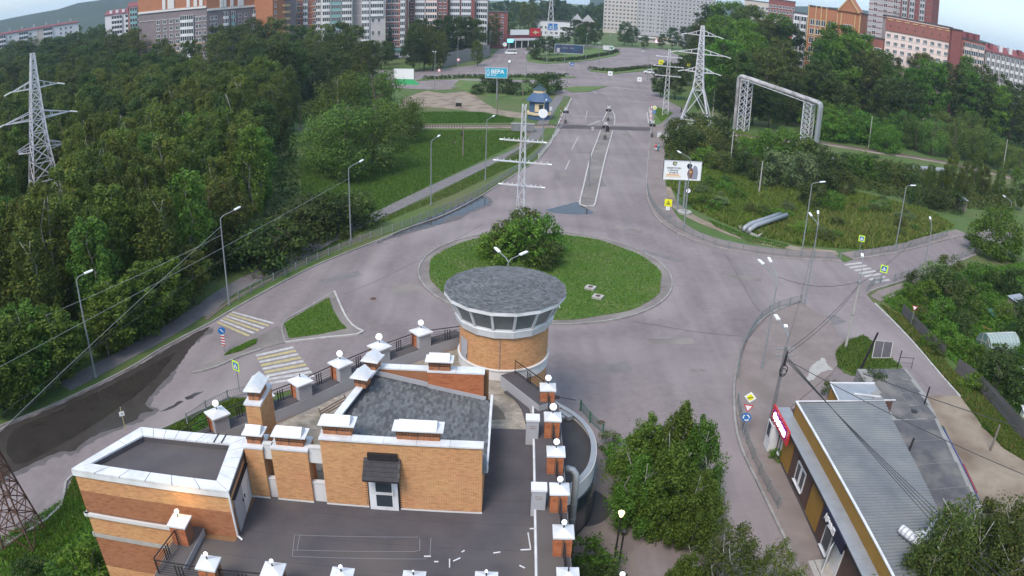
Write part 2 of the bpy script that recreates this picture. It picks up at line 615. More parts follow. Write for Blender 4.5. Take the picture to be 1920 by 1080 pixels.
# distant wooded ridges behind the town
def ridge(name, az0, az1, D, hts, m, depth=380):
    n = len(hts)
    v, f = [], []
    for k, h in enumerate(hts):
        t = rad(az0 + (az1 - az0) * k / (n - 1))
        for q, (dd, hh) in enumerate(((-depth, -2), (-depth * .45, h * .55), (0, h), (depth, h * .7))):
            v.append(((D + dd) * math.sin(t), (D + dd) * math.cos(t), hh))
    for k in range(n - 1):
        for q in range(3):
            f.append((k * 4 + q, (k + 1) * 4 + q, (k + 1) * 4 + q + 1, k * 4 + q + 1))
    b = MB()
    b.add(v, f)
    return b.build(name, m, smooth=True, kind='structure')
M['ridge'] = mat('wooded hill', (.03, .05, .035), (.05, .075, .045), .012, .95, c3=(.04, .055, .04), s3=.003)
rr = random.Random(3)
ridge('hill', -75, -12, 1650, [30 + 29 * math.exp(-((a + 26) / 15) ** 2) + rr.uniform(-3, 3) for a in np.linspace(-75, -12, 40)], M['ridge'])
ridge('hill', 5, 70, 1900, [32 + 38 * math.exp(-((a - 27) / 9) ** 2) + rr.uniform(-3, 3) for a in np.linspace(5, 70, 44)], M['ridge'])

west_k = [(-120, 860), (0, 800), (100, 760), (235, 695), (310, 650), (397, 605), (430, 585), (520, 535), (600, 495), (700, 455), (760, 430),
          (830, 405), (890, 375), (930, 350), (975, 322), (1012, 297), (1035, 260), (1047, 232), (1060, 205), (1072, 182)]
east_k = [(1226, 200), (1222, 225), (1216, 290), (1212, 350), (1222, 393), (1250, 425), (1310, 455), (1400, 475), (1480, 485), (1578, 490)]
east_k2 = [(1600, 487), (1690, 472), (1780, 448), (1815, 440)]
se_k = [(1830, 478), (1760, 505), (1700, 525), (1640, 543), (1625, 552)]
side_k = [(1640, 570), (1700, 630), (1760, 700), (1800, 745)]
sw_k = [(1500, 566), (1440, 591), (1400, 636), (1379, 700), (1376, 760), (1386, 830), (1420, 905), (1462, 992), (1505, 1085), (1530, 1140)]
ROAD = west_k + [(1040, 175), (985, 163), (900, 160), (800, 168), (700, 163), (560, 160), (560, 133), (700, 130), (790, 133), (840, 128), (890, 122),
                 (920, 108), (935, 92), (1000, 84), (1095, 84), (1140, 88), (1245, 92), (1275, 105), (1285, 128), (1262, 142), (1222, 150), (1222, 162),
                 (1245, 185), (1285, 207), (1270, 222), (1240, 222)] + east_k + [(1585, 492)] + east_k2 + [(1860, 424), (1905, 440)] + se_k + side_k + [
                 (1800, 790), (1700, 800), (1600, 900), (1640, 1090), (1560, 1220), (1190, 1220), (1150, 1060), (1110, 830), (1030, 740), (930, 660), (800, 650),
                 (590, 722), (480, 745), (430, 745), (330, 793), (140, 887), (112, 955), (0, 1030), (-120, 1100)]
sheet('road', GL(ROAD), 0.0, M['asphalt'])

def kerb(name, line, m='kerb', w=.2, h=.14, step=1.5, side=1):
    """a row of kerb stones; each run is one sheet of the setting with its joints open"""
    pts = smoothline(line, step)
    b = MB()
    for p, q in zip(pts, pts[1:]):
        d = Vector((q[0] - p[0], q[1] - p[1]))
        l = d.length
        d.normalize()
        c0, c1 = Vector(p) + d * .012, Vector(q) - d * .012
        dz = random.uniform(-.012, .012)
        b.beam((c0.x, c0.y, h / 2 + dz - .02), (c1.x, c1.y, h / 2 + dz - .02), w, h + .04)
    return b.build(name, M[m], kind='structure')

WK = GL(west_k)
EK, EK2, SEK, SIDEK, SWK = GL(east_k), GL(east_k2), GL(se_k), GL(side_k), GL(sw_k)
kerb('kerb', WK[5:])
kerb('kerb', WK[:6], h=.12)
kerb('kerb', EK)
kerb('kerb', EK2)
kerb('kerb', SEK)
kerb('kerb', SIDEK, m='kerbwhite')
kerb('kerb', SWK)
kerb('kerb', GL([(0, 1030), (112, 955), (140, 887), (330, 793), (430, 745)]))

# pavements beside the kerbs
def walk(name, line, o0, o1, z, m):
    b = MB()
    b.strip(smoothline(line, 2.0), o0, o1, -.03, z)
    return b.build(name, M[m], kind='structure')
walk('pavement', EK[:], .11, 3.4, .10, 'pave')
walk('pavement', EK2[:], .11, 2.6, .10, 'pave')
walk('path', GL([(372, 592), (430, 545), (560, 478), (700, 408), (800, 360), (900, 313), (985, 275), (1012, 240), (1030, 210), (1052, 178)]), -1.3, 1.3, .02, 'path')
walk('path', GL([(385, 575), (330, 612), (240, 662), (120, 725)]), -1.2, 1.2, .01, 'path')
walk('verge_kerb', GL([(395, 600), (440, 566), (520, 522), (600, 482), (700, 440)]), .3, .8, .03, 'soil')
slab('pavement', GL([(1503, 568), (1442, 594), (1402, 638), (1381, 702), (1378, 760), (1388, 830), (1422, 905), (1464, 992), (1508, 1085), (1640, 1085),
                     (1470, 850), (1475, 770), (1560, 700), (1590, 655), (1555, 600)]), -.03, .085, M['pave'])
slab('pavement', GL([(1632, 556), (1645, 546), (1700, 529), (1735, 517), (1720, 540), (1650, 566)]), -.03, .085, M['pave'])
slab('path', GL([(1225, 222), (1285, 208), (1292, 216), (1262, 236), (1225, 290), (1230, 340), (1242, 362), (1222, 340)]), -.03, .03, M['path'])
walk('dirt_path', GL([(1248, 350), (1262, 380), (1300, 408), (1345, 427), (1400, 447), (1480, 464), (1570, 474)]), -.9, .9, .012, 'gravel')
sheet('dirt_yard', GL([(760, 182), (800, 170), (830, 175), (880, 170), (905, 190), (930, 205), (985, 212), (980, 222), (915, 215), (860, 205), (800, 200), (740, 205)]), -.028, M['gravel'])
sheet('dirt_path', GL([(845, 262), (960, 247), (1005, 248), (1000, 254), (940, 256), (850, 268)]), -.03, M['soil'])
sheet('dirt_road', GL([(1700, 760), (1735, 742), (1800, 742), (1838, 795), (1880, 840), (1980, 900), (1980, 1130), (1780, 1130), (1820, 1000), (1810, 890), (1770, 800)]), .004, M['gravel'])
cpp = [(x + random.uniform(-.12, .12), y + random.uniform(-.12, .12)) for x, y in smoothline(GL([(1512, 716), (1518, 690), (1536, 676), (1545, 670), (1552, 684), (1560, 693), (1540, 697), (1526, 710), (1512, 716)], .09), .5)[:-1]]
sheet('concrete_patch', cpp, .09, M['conc_pale'])
lt = [(x + random.uniform(-.14, .14), y + random.uniform(-.14, .14)) for x, y in smoothline(GL([(1567, 668), (1571, 655), (1588, 642), (1618, 630), (1634, 640), (1652, 655), (1672, 675), (1690, 690), (1640, 700), (1600, 705), (1574, 692), (1567, 668)]), .45)[:-1]]
slab('lawn', lt, -.03, .1, M['ground'])
slab('lawn', GL([(1226, 212), (1232, 200), (1262, 212), (1240, 232), (1226, 236)]), -.03, .11, M['lawn'])
# highway islands
for P in ([(990, 116), (1020, 120), (1060, 118), (1110, 113), (1155, 105), (1164, 99), (1150, 93), (1100, 88), (1010, 92), (985, 104)],
          [(1105, 134), (1150, 139), (1215, 133), (1270, 127), (1270, 123), (1200, 126), (1140, 128), (1108, 130)],
          [(780, 152), (870, 148), (1000, 150), (1080, 146), (1075, 144), (960, 141), (860, 145), (790, 148)],
          [(1050, 166), (1075, 173), (1105, 172), (1140, 162), (1075, 163)]):
    slab('traffic_island', GL(P), -.02, .14, M['lawn'])
sheet('lawn', GL([(860, 150), (1050, 160), (1050, 168), (1000, 185), (950, 186), (880, 175), (850, 160)]), .004, M['lawn'])
sheet('tan_pavement', GL([(795, 155), (822, 153), (850, 167), (815, 169)]), .008, M['pave'])
sheet('tan_pavement', GL([(845, 134), (872, 137), (905, 146), (885, 147)]), .008, M['pave'])

# the roundabout
RC = (4.3, 84.2)
RR = 15.0
def circ(r, n=72, c=RC):
    return [(c[0] + r * math.cos(2 * math.pi * k / n), c[1] + r * math.sin(2 * math.pi * k / n)) for k in range(n)]
def fitc(pts):
    A = np.array([[2 * x, 2 * y, 1] for x, y in pts])
    s = np.linalg.lstsq(A, np.array([x * x + y * y for x, y in pts]), rcond=None)[0]
    return (s[0], s[1]), math.sqrt(s[2] + s[0] ** 2 + s[1] ** 2)
RC, RR = fitc(GL([(792, 512), (850, 455), (1040, 433), (1130, 447), (1200, 475), (1250, 515), (1258, 540), (1240, 567), (1190, 592), (1100, 607), (1000, 611)]))
slab('roundabout', circ(RR - .1, c=RC), -.02, .07, M['asphalt_old'])
kb = MB()
cc = circ(RR, 84, RC)
for p, q in zip(cc, cc[1:] + cc[:1]):
    d = (Vector(q) - Vector(p)).normalized() * .012
    kb.beam((p[0] + d.x, p[1] + d.y, .07), (q[0] - d.x, q[1] - d.y, .07), .2, .17 + random.uniform(-.01, .01))
kb.build('roundabout_kerb', M['kerb'], kind='structure')
rl = [(RC[0] + (RR - 1.15 + .12 * math.sin(7 * t) + .1 * math.sin(13 * t + 1)) * math.cos(t), RC[1] + (RR - 1.15 + .12 * math.sin(7 * t) + .1 * math.sin(13 * t + 1)) * math.sin(t))
      for t in [2 * math.pi * k / 120 for k in range(120)]]
slab('lawn', rl, 0, .14, M['lawn'])

# triangular and sliver islands on the left
TI = [(627, 546), (646, 590), (662, 612), (680, 626), (600, 635), (535, 643), (531, 604), (575, 578)]
slab('traffic_island', GL(TI), -.02, .07, M['asphalt_old'])
kerb('kerb', GL([(535, 643), (600, 635), (680, 626), (662, 612), (646, 590), (627, 547)]), m='kerbwhite', step=1.0)
kerb('kerb', GL([(627, 547), (575, 578), (531, 605), (535, 643)]), step=1.0, h=.1)
TL = GL([(617, 560), (624, 583), (638, 605), (650, 617), (600, 628), (542, 636), (533, 609), (575, 583)])
slab('lawn', TL, 0, .13, M['lawn'])
SL = GL([(420, 668), (432, 658), (470, 640), (482, 637), (480, 646), (450, 660)])
slab('lawn', SL, 0, .1, M['lawn'])
slab('traffic_island', GL([(361, 699), (412, 672), (480, 634), (520, 612), (535, 642), (490, 655), (450, 668), (400, 690)]), -.02, .06, M['asphalt_old'])
kerb('kerb', GL([(361, 700), (400, 691), (450, 669), (490, 656)]), step=1.0)

# median with kerbs up to the level crossing
MW = GL([(1087, 380), (1094, 350), (1106, 300), (1118, 268), (1126, 246)])
ME = GL([(1116, 382), (1124, 345), (1134, 300), (1143, 268), (1149, 246)])
nose = GL([(1090, 386), (1102, 389), (1113, 387)])
slab('median', MW + ME[::-1] + nose[::-1], -.02, .08, M['asphalt_old'])
kerb('kerb', MW[::-1] + nose + ME, m='kerbwhite', w=.25, h=.2)
MN = GL([(1130, 228), (1137, 213), (1143, 206), (1152, 216), (1152, 234)])
slab('median', MN, -.02, .08, M['asphalt_old'])
kerb('kerb', MN, m='kerbwhite', w=.25, h=.2)
kerb('kerb', GL([(1047, 232), (1057, 210), (1072, 186)]), m='kerbwhite', w=.3, h=.22)
kerb('kerb', GL([(1213, 212), (1216, 232)]), m='kerbwhite', w=.3, h=.3)

# road markings
def bar(b, p, q, w, z=.008):
    p, q = Vector(p), Vector(q)
    n = Vector((-(q - p).y, (q - p).x)).normalized() * w / 2
    b.face([(*(p - n), z), (*(q - n), z), (*(q + n), z), (*(p + n), z)])
mk = MB()
for a, c in (((1072, 280), (1084, 257)), ((1098, 223), (1101, 208)), ((1060, 318), (1068, 300)), ((1106, 168), (1119, 176)), ((1154, 152), (1128, 157))):
    bar(mk, G(*a), G(*c), .18)
bar(mk, G(1071, 217), G(1130, 219), .3)
bar(mk, G(1145, 163), G(1190, 168), .5)
bar(mk, G(1100, 236), G(1126, 226), .35)
for y, x0, x1 in ((137, 800, 900), (141, 905, 1010), (160, 960, 1020), (148, 1090, 1200), (152, 845, 950)):
    for k in range(8):
        if k % 2 == 0:
            xa, xb = x0 + (x1 - x0) * k / 8, x0 + (x1 - x0) * (k + 1) / 8
            bar(mk, G(xa, y), G(xb, y + .3), .15)
mk.build('road_markings', M['paint'], kind='structure')
def zebra(name, a0, a1, b0, b1, n, yel, duty=.5):
    """stripes spread from side a (two corners) to side b"""
    A0, A1, B0, B1 = [Vector(p) for p in (a0, a1, b0, b1)]
    r = bpy.data.objects.new(name, None)
    COL.objects.link(r)
    r['kind'] = 'structure'
    r.location = (*A0, 0)
    ORG[r.name] = tuple(r.location)
    for k in range(n):
        t0, t1 = (k + (1 - duty) / 2) / n, (k + (1 + duty) / 2) / n
        b = MB()
        L = [A0.lerp(A1, t0), A0.lerp(A1, t1), B0.lerp(B1, t1), B0.lerp(B1, t0)]
        b.face([(*p, .008) for p in L])
        b.build('stripe', M['yellow' if k in yel else 'paint'], r)
    return r
zebra('zebra_crossing', G(438, 583), G(405, 606), G(517, 604), G(462, 632), 6, (1, 3, 5), .55)
zebra('zebra_crossing', G(478, 664), G(508, 722), G(548, 648), G(592, 708), 9, (1, 3, 5), .6)
zebra('zebra_crossing', G(1580, 494), G(1645, 533), G(1612, 490), G(1672, 527), 7, (), .5)

# puddles and wet ground
def blob(name, P, z, m, j=.1):
    pts = smoothline(GL(P + P[:1]), .5)[:-1]
    pts = [(x + random.uniform(-j, j), y + random.uniform(-j, j)) for x, y in pts]
    return sheet(name, pts, z, m)
blob('damp_road', [(690, 464), (745, 438), (800, 412), (850, 388), (900, 366), (922, 374), (918, 386), (880, 400), (860, 412), (830, 420), (800, 428), (740, 446)], .004, M['damp'], .2)
blob('wet_road', [(705, 456), (745, 437), (800, 411), (850, 388), (880, 378), (860, 396), (836, 410), (810, 422), (760, 436)], .0065, M['wet'], .15)
blob('puddle', [(745, 437), (790, 414), (850, 389), (898, 368), (917, 380), (890, 392), (868, 402), (835, 407), (826, 421), (780, 424)], .009, M['puddle'])
blob('puddle', [(1022, 394), (1060, 384), (1085, 379), (1100, 391), (1113, 400), (1080, 402), (1045, 400)], .006, M['puddle'])
blob('damp_road', [(402, 612), (385, 632), (340, 660), (330, 700), (282, 752), (296, 772), (268, 786), (255, 796), (176, 826), (146, 850), (112, 855), (64, 878), (0, 910), (-60, 960), (-60, 838), (0, 804), (100, 762), (235, 697), (330, 643)], .004, M['damp'], .28)
blob('wet_road', [(395, 612), (372, 622), (330, 645), (235, 699), (100, 764), (0, 806), (-60, 840), (-60, 950), (0, 900), (60, 870), (110, 848), (140, 845), (170, 820), (250, 790), (262, 775), (290, 770), (275, 752), (330, 690), (360, 650)], .005, M['wet'])
blob('puddle', [(330, 660), (250, 702), (120, 765), (20, 812), (30, 870), (110, 835), (170, 800), (250, 745), (300, 700)], .009, M['puddle'])
blob('wet_road', [(300, 772), (330, 756), (333, 752), (345, 751), (318, 768)], .005, M['wet'])
blob('wet_road', [(348, 745), (378, 733), (380, 736), (352, 750)], .005, M['wet'])
# tar seams and cracks that cross the carriageway
def crack(P, w=.07):
    pts = smoothline(GL(P), 1.2)
    pts = [(x + random.uniform(-.06, .06), y + random.uniform(-.06, .06)) for x, y in pts]
    b = MB()
    for p, q in zip(pts, pts[1:]):
        bar(b, p, q, w, .0045)
    return b.build('road_crack', M['crack'], kind='structure')
crack([(1185, 603), (1250, 613), (1320, 624), (1395, 631)], .1)
crack([(1360, 478), (1380, 510), (1405, 555), (1425, 585)])
crack([(645, 552), (720, 520), (800, 480), (870, 440), (905, 420)])
crack([(1060, 288), (1100, 286), (1180, 290), (1216, 292)], .15)
crack([(1050, 172), (1100, 175), (1160, 183), (1225, 190)], .2)
crack([(1000, 690), (1012, 693)], .25)
crack([(1047, 744), (1062, 748), (1080, 750)], .2)
for p, w in (((1300, 695), .5), ((1317, 694), .4), ((1240, 600), .35), ((1085, 735), .4), ((1205, 430), .5), ((1127, 793), .45)):
    c = G(*p)
    b = MB()
    b.prism([(c[0] + w * math.cos(t) * random.uniform(.7, 1), c[1] + w * .8 * math.sin(t) * random.uniform(.7, 1)) for t in [k * .7 for k in range(9)]], 0, .0045, sides=False)
    b.build('tar_patch', M['asphalt_old'], kind='structure')
for k, (x, y, l, w, a) in enumerate(((1150, 690, 3.2, 1.6, .3), (1260, 640, 4.5, 1.2, .1), (760, 540, 3.5, 2.2, .6), (1120, 340, 2.2, 7, .05), (1180, 430, 4, 1.3, -.5), (1390, 520, 5, 1.5, -.2), (640, 520, 5, 1.4, .7), (1250, 860, 1.3, 5, .1), (1340, 960, 1.1, 4, .15), (1560, 600, 3, 2, .4), (1170, 250, 2.5, 9, .05), (1050, 330, 2, 8, -.1), (1240, 480, 6, 1.2, -.7), (1480, 640, 2.4, 1.4, .2))):
    q = G(x, y); ca, sa = math.cos(a), math.sin(a)
    P = [(-l / 2, -w / 2), (0, -w / 2), (l / 2, -w / 2), (l / 2, 0), (l / 2, w / 2), (0, w / 2), (-l / 2, w / 2), (-l / 2, 0)]
    P = [(u + random.uniform(-.12, .12), v + random.uniform(-.12, .12)) for u, v in P]
    sheet('road_patch', [(q[0] + u * ca - v * sa, q[1] + u * sa + v * ca) for u, v in P], .003, M['asphalt_old' if k % 3 else 'path'])
c = G(1112, 948)
for k, (x, y) in enumerate(((1067, 785), (1127, 792), (1043, 745), (700, 560))):
    c = G(x, y); b = MB(); b.tube([(0, 0, 0), (0, 0, .012)], .33, 16); o = put('manhole_cover', b.mesh('manhole_cover', M['rust']), loc=(*c, .0)); tag(o, ['round iron manhole cover on the asphalt nearest the green fence', 'small round cover on the asphalt behind the green fence', 'iron cover on the asphalt right of the tower foot', 'iron cover on the asphalt right of the grass triangle'][k], 'manhole')
sheet('dark_paving', [(5.0 + 2.15 * math.cos(t), 40.1 + 2.15 * math.sin(t)) for t in [2 * math.pi * k / 40 for k in range(40)]], .006, M['membrane2'])

# railway
def rail_line(name, px, label, deckx=None):
    a = smoothline(GL(px), 3.0)
    b = MB()
    b.strip(a, -1.9, 1.9, -.05, .04)
    r = b.build(name, M['gravel'], kind='structure')
    rb = MB()
    for o in (-.76, .76):
        rb.strip(a, o - .05, o + .05, .2, .36)
    rb.build('rails', M['rust'], r)
    sb = MB()
    s = even(a, .62)
    for p, q in zip(s, s[1:]):
        d = Vector((q[0] - p[0], q[1] - p[1])).normalized()
        n = Vector((-d.y, d.x))
        A, B = Vector(p) - n * 1.35, Vector(p) + n * 1.35
        sb.beam((A.x, A.y, .13), (B.x, B.y, .13), .28, .2)
    sb.build('sleepers', M['conc_pale'], r, kind='stuff')
    return r
rail_line('railway', [(560, 243), (780, 238), (900, 238), (1040, 237)], '')
rail_line('railway', [(1375, 252), (1440, 262), (1530, 268), (1640, 285), (1770, 305), (1900, 335)], '')
b = MB()
b.prism(GL([(1040, 233), (1130, 236), (1225, 239), (1262, 241), (1262, 248), (1225, 246), (1130, 243), (1040, 241)]), 0, .02, sides=False)
b.build('crossing_deck', M['membrane'], kind='structure')
b = MB()
for dy in (-.9, .62):
    for p, q in zip(GL([(1042, 237), (1130, 239.5)]), GL([(1130, 239.5), (1262, 244.5)])):
        b.beam((p[0], p[1] + dy, .03), (q[0], q[1] + dy, .03), .1, .04)
b.build('crossing_rails', M['rust'], kind='structure')
# ================================================================ THE CORNER BUILDING WITH ITS ROOF TERRACE
Z0 = 7.0
def brick_wall(name, parent, p0, p1, z0, z1, m, skip=(), L=.25, H=.075, bw=None, proud=.012):
    """a laid wall: every brick its own little block, joints recessed. p0->p1 runs left to right seen from outside"""
    p0, p1 = Vector(p0), Vector(p1)
    ln = (p1 - p0).length
    d = (p1 - p0).normalized()
    n = Vector((d.y, -d.x))
    b = MB()
    rows = max(1, int((z1 - z0) / H))
    for r in range(rows):
        z = z0 + (z1 - z0) * r / rows
        zt = z0 + (z1 - z0) * (r + 1) / rows - .012
        s = -(L / 2 if r % 2 else 0)
        while s < ln - .02:
            a, c = max(s, 0), min(s + L - .012, ln)
            s += L
            if c - a < .03:
                continue
            if any(a < k[1] and c > k[0] and z < k[3] - .001 and zt > k[2] + .001 for k in skip):
                continue
            A, B = p0 + d * a, p0 + d * c
            o = n * (proud + random.uniform(-.003, .003))
            b.add([(*(A + o), z), (*(B + o), z), (*(B + o), zt), (*(A + o), zt), (*A, z), (*B, z), (*B, zt), (*A, zt)],
                  [(0, 1, 2, 3), (3, 2, 6, 7), (1, 5, 6, 2), (4, 0, 3, 7)])
    return b.build(name, m, parent, kind='stuff')

def shingles(name, parent, o, u, v, nu, nv, su, sv, m, keep=None, lift=.02):
    o, u, v = Vector(o), Vector(u).normalized(), Vector(v).normalized()
    n = u.cross(v)
    if n.z < 0:
        n = -n
    b = MB()
    for j in range(nv):
        for i in range(-1, nu):
            a0 = i * su + (su / 2 if j % 2 else 0) + random.uniform(-.02, .02)
            a1 = a0 + su - .012
            a0, a1 = max(a0, 0), min(a1, nu * su)
            if a1 - a0 < .03:
                continue
            b0 = j * sv - random.uniform(0, .02)
            b1 = (j + 1) * sv + .03
            P = [o + u * a0 + v * b0 + n * lift, o + u * a1 + v * b0 + n * lift, o + u * a1 + v * b1 + n * .004, o + u * a0 + v * b1 + n * .004]
            if keep and not all(keep(q) for q in P):
                continue
            b.add(P + [P[0] - n * lift, P[1] - n * lift], [(0, 1, 2, 3), (4, 5, 1, 0)])
    return b.build(name, m, parent, kind='stuff')

def coping(parent, p0, p1, w, z, n, name='cap_panel', t=.09, m='white', over=0):
    p0, p1 = Vector(p0), Vector(p1)
    for k in range(n):
        a, c = p0.lerp(p1, k / n), p0.lerp(p1, (k + 1) / n)
        d = (c - a).normalized() * .008
        dz = random.uniform(-.004, .004)
        b = MB()
        b.beam((*(a + d), z + t / 2 + dz), (*(c - d), z + t / 2 + dz), w, t)
        b.build(name, M[m], parent)

rest = thing('corner_building', 'brick corner building with white copings, shingled stair house and black flat roof terrace', 'building', (-7, 33, 0))
# body below the terrace
BODY = [(-22.2, 27.1), (-16.25, 27.1), (-16.25, 22.6), (3.25, 22.6), (3.25, 41.6), (1.6, 44.6), (-4.2, 50.2), (-6.7, 48.3), (-9.2, 45.8), (-11.4, 43.1), (-13.4, 40.4), (-17.4, 36.0), (-20.0, 31.5)]
b = MB(); b.prism(BODY, 0, 6.98); b.build('body_wall', M['mortar'], rest)
wingp = [(-22.2, 27.1), (-13.15, 27.1), (-13.6, 31.55), (-20.0, 31.5)]
b = MB(); b.prism(wingp, 6.98, 9.62); b.build('wing_wall', M['mortar_r'], rest)
for nm, z0, z1, mm in (('brickwork', 8.62, 9.6, 'brick_y'), ('brickwork', 7.3, 8.6, 'brick_r')):
    brick_wall(nm, rest, (-22.2, 27.1), (-13.15, 27.1), z0, z1, M[mm])
    brick_wall(nm, rest, (-20.0, 31.5), (-22.2, 27.1), z0, z1, M[mm])
    brick_wall(nm, rest, (-13.15, 27.1), (-13.6, 31.55), z0, z1, M[mm])
brick_wall('brickwork', rest, (-16.2, 27.1), (-13.15, 27.1), 7.0, 7.28, M['brick_r'])
for nm, z0, z1, mm in (('brickwork', 5.72, 6.9, 'brick_y'), ('brickwork', 3.3, 5.4, 'brick_r'), ('brickwork', 0.2, 3.25, 'brick_y')):
    brick_wall(nm, rest, (-22.2, 27.1), (-16.25, 27.1), z0, z1, M[mm])
    brick_wall(nm, rest, (-20.0, 31.5), (-22.2, 27.1), z0, z1, M[mm])
    brick_wall(nm, rest, (-16.25, 27.1), (-16.25, 22.6), z0, z1, M[mm])
for z, t, pr in ((6.95, .2, .16), (5.42, .27, .05)):
    b = MB()
    b.box(-22.2 - pr, -16.1, 27.1 - pr, 27.098, z, z + t)
    b.beam((-22.28, 27.1 - pr, z + t / 2), (-20.08, 31.5, z + t / 2), pr + .12, t)
    b.build('band_course', M['white_r' if t < .22 else 'conc_pale'], rest)
# wing parapet
Zp = 9.62
OUT = [(-22.3, 27.0), (-20.05, 31.62), (-13.55, 31.7), (-13.05, 26.98)]
INN = [(-21.4, 27.72), (-19.55, 30.85), (-14.3, 30.92), (-13.95, 27.7)]
for k, n in ((0, 3), (1, 8), (2, 5), (3, 6)):
    a0, a1, c0, c1 = Vector(OUT[k]), Vector(OUT[(k + 1) % 4]), Vector(INN[k]), Vector(INN[(k + 1) % 4])
    for i in range(n):
        b = MB()
        t0, t1 = i / n + .002, (i + 1) / n - .002
        z = Zp + .42 + random.uniform(-.003, .003)
        P = [a0.lerp(a1, t0), a0.lerp(a1, t1), c0.lerp(c1, t1), c0.lerp(c1, t0)]
        b.add([(*p, z) for p in P] + [(*p, z - .12) for p in P], [(3, 2, 1, 0), (4, 5, 1, 0)[::-1], (7, 6, 2, 3)])
        b.build('cap_panel', M['white'], rest)
    b = MB()
    b.add([(*a0, Zp), (*a1, Zp), (*c1, Zp), (*c0, Zp), (*a0, Zp + .32), (*a1, Zp + .32), (*c1, Zp + .32), (*c0, Zp + .32)],
          [(0, 4, 5, 1), (1, 5, 6, 2), (2, 6, 7, 3), (3, 7, 4, 0)])
    b.build('parapet', M['membrane'] if k != 3 else M['white'], rest)
b = MB(); b.prism([(x * .999, y) for x, y in INN], 0, Zp + .02, sides=False); b.build('wing_roof', M['membrane'], rest)
for k in (2.1, 2.9):
    b = MB(); b.beam((-16.4 + k * .55, 30.9, Zp + .44), (-16.4 + k * .55, 31.75, Zp + .44), .07, .03); b.build('strap', M['black'], rest)
# big white double door on the wing's right flank
w0, w1 = Vector((-13.19, 27.5)), Vector((-13.5, 30.6))
for k, (a, c) in enumerate(((.0, .48), (.49, 1.0))):
    b = MB()
    A, C = w0.lerp(w1, a), w0.lerp(w1, c)
    b.beam((A.x + .06, A.y, 8.1), (C.x + .06, C.y, 8.1), .08, 2.1)
    d = b.build('white_door', M['white' if k else 'grey_panel'], rest)
    b = MB(); h = w0.lerp(w1, .42 if k == 0 else .54)
    b.beam((h.x + .12, h.y, 8.0), (h.x + .12, h.y, 8.2), .06)
    b.build('handle', M['black'], d)
b = MB(); b.beam((w0.x + .1, w0.y - .1, 9.2), (w1.x + .1, w1.y, 9.2), .2, .06); b.build('door_hood', M['black'], rest)
b = MB(); b.tube([(-13.1, 27.0, 9.6), (-13.1, 27.0, 7.2), (-12.85, 26.9, 7.05)], .06, 8); b.build('downpipe', M['white'], rest)

# terrace membrane in strips
def flatstrip(poly, z):
    b = MB(); b.prism(poly, z - .01, z); b.build('roof_strip', M['membrane'], rest)
for k in range(8):
    y0 = 22.8 + k * .98
    flatstrip([(-16.1 if y0 < 26.2 else -13.2, y0), (1.6, y0), (1.6, y0 + .972), (-16.1 if y0 < 26.2 else -13.2, y0 + .972)], Z0 + .004 * (k % 2) + .012)
for k in range(8):
    y0 = 30.65 + k * 1.0
    flatstrip([(-1.14, y0), (1.6, y0), (1.6, y0 + .988), (-1.14, y0 + .988)], Z0 + .004 * (k % 2) + .012)
# paved upper court
COURT = [(-13.2, 31.9), (-16.4, 34.9), (-12.5, 39.6), (-10.45, 42.25), (-8.35, 44.9), (-5.9, 47.3), (-3.0, 49.6), (.3, 44.6), (1.6, 40.9), (1.6, 38.66), (-1.1, 38.66), (-1.2, 38.3), (-7.9, 38.3), (-9.3, 31.9)]
b = MB(); b.prism(COURT, 0, Z0, sides=False); b.build('court_floor', M['concrete'], rest)
tb = MB()
for i in range(-60, 60):
    for j in range(0, 80):
        x, y = i * .31 + (.155 if j % 2 else 0), 31.5 + j * .24
        q = [(x, y), (x + .295, y), (x + .295, y + .225), (x, y + .225)]
        if all(inside(p, COURT) for p in q):
            z = Z0 + .012 + random.uniform(0, .008)
            tb.face([(*p, z) for p in q])
M['tile'] = mat('court paving', (.40, .34, .28), (.30, .255, .21), 1.2, .9, .3, 15, island=.2, c3=(.22, .19, .14), s3=.5)
tb.build('paving_slabs', M['tile'], rest, kind='stuff')
b = MB(); b.prism(GL([(914, 757), (932, 762), (944, 775), (948, 786), (914, 787)], 7), Z0, Z0 + .05); b.build('planted_bed', M['soil'], rest)
b = MB(); b.strip(smoothline(GL([(950, 735), (970, 748), (985, 768), (993, 795)], 7), .5), -.25, .2, Z0, Z0 + .12); b.build('court_gutter', M['membrane'], rest)
# ledges
def ledge(line, o0, o1, h, inner='grey_panel'):
    b = MB(); b.strip(line, o0, o1, Z0 - .02, Z0 + h)
    l = b.build('ledge', M[inner], rest)
    b = MB(); b.strip(line, o0 + .03, o1 - .02, Z0 + h, Z0 + h + .02); b.build('ledge_top', M['membrane'], l)
    return l
BACK = smoothline([(-19.4, 32.0), (-16.55, 35.2), (-14.5, 37.5), (-12.51, 39.65), (-10.48, 42.3), (-8.36, 44.9), (-5.88, 47.4), (-3.3, 49.6)], 1.0)
ledge(BACK, 0, 1.15, .8)
ledge([(-.55, 43.75), (1.9, 40.1)], 0, 1.25, .85)
ledge([(1.6, 40.9), (1.6, 22.7)], 0, 1.6, .42)
ledge([(1.55, 22.65), (-14.9, 22.65)][::-1], 0, 1.25, .35)
ledge([(-14.92, 22.65), (-14.92, 27.0)], 0, 1.28, .42)
for k in range(9):
    b = MB(); b.box(1.5, 1.598, 22.9 + k * 2, 22.9 + k * 2 + 1.96, Z0 + .03, Z0 + .46 + random.uniform(-.01, .01)); b.build('flashing', M['white'], rest)
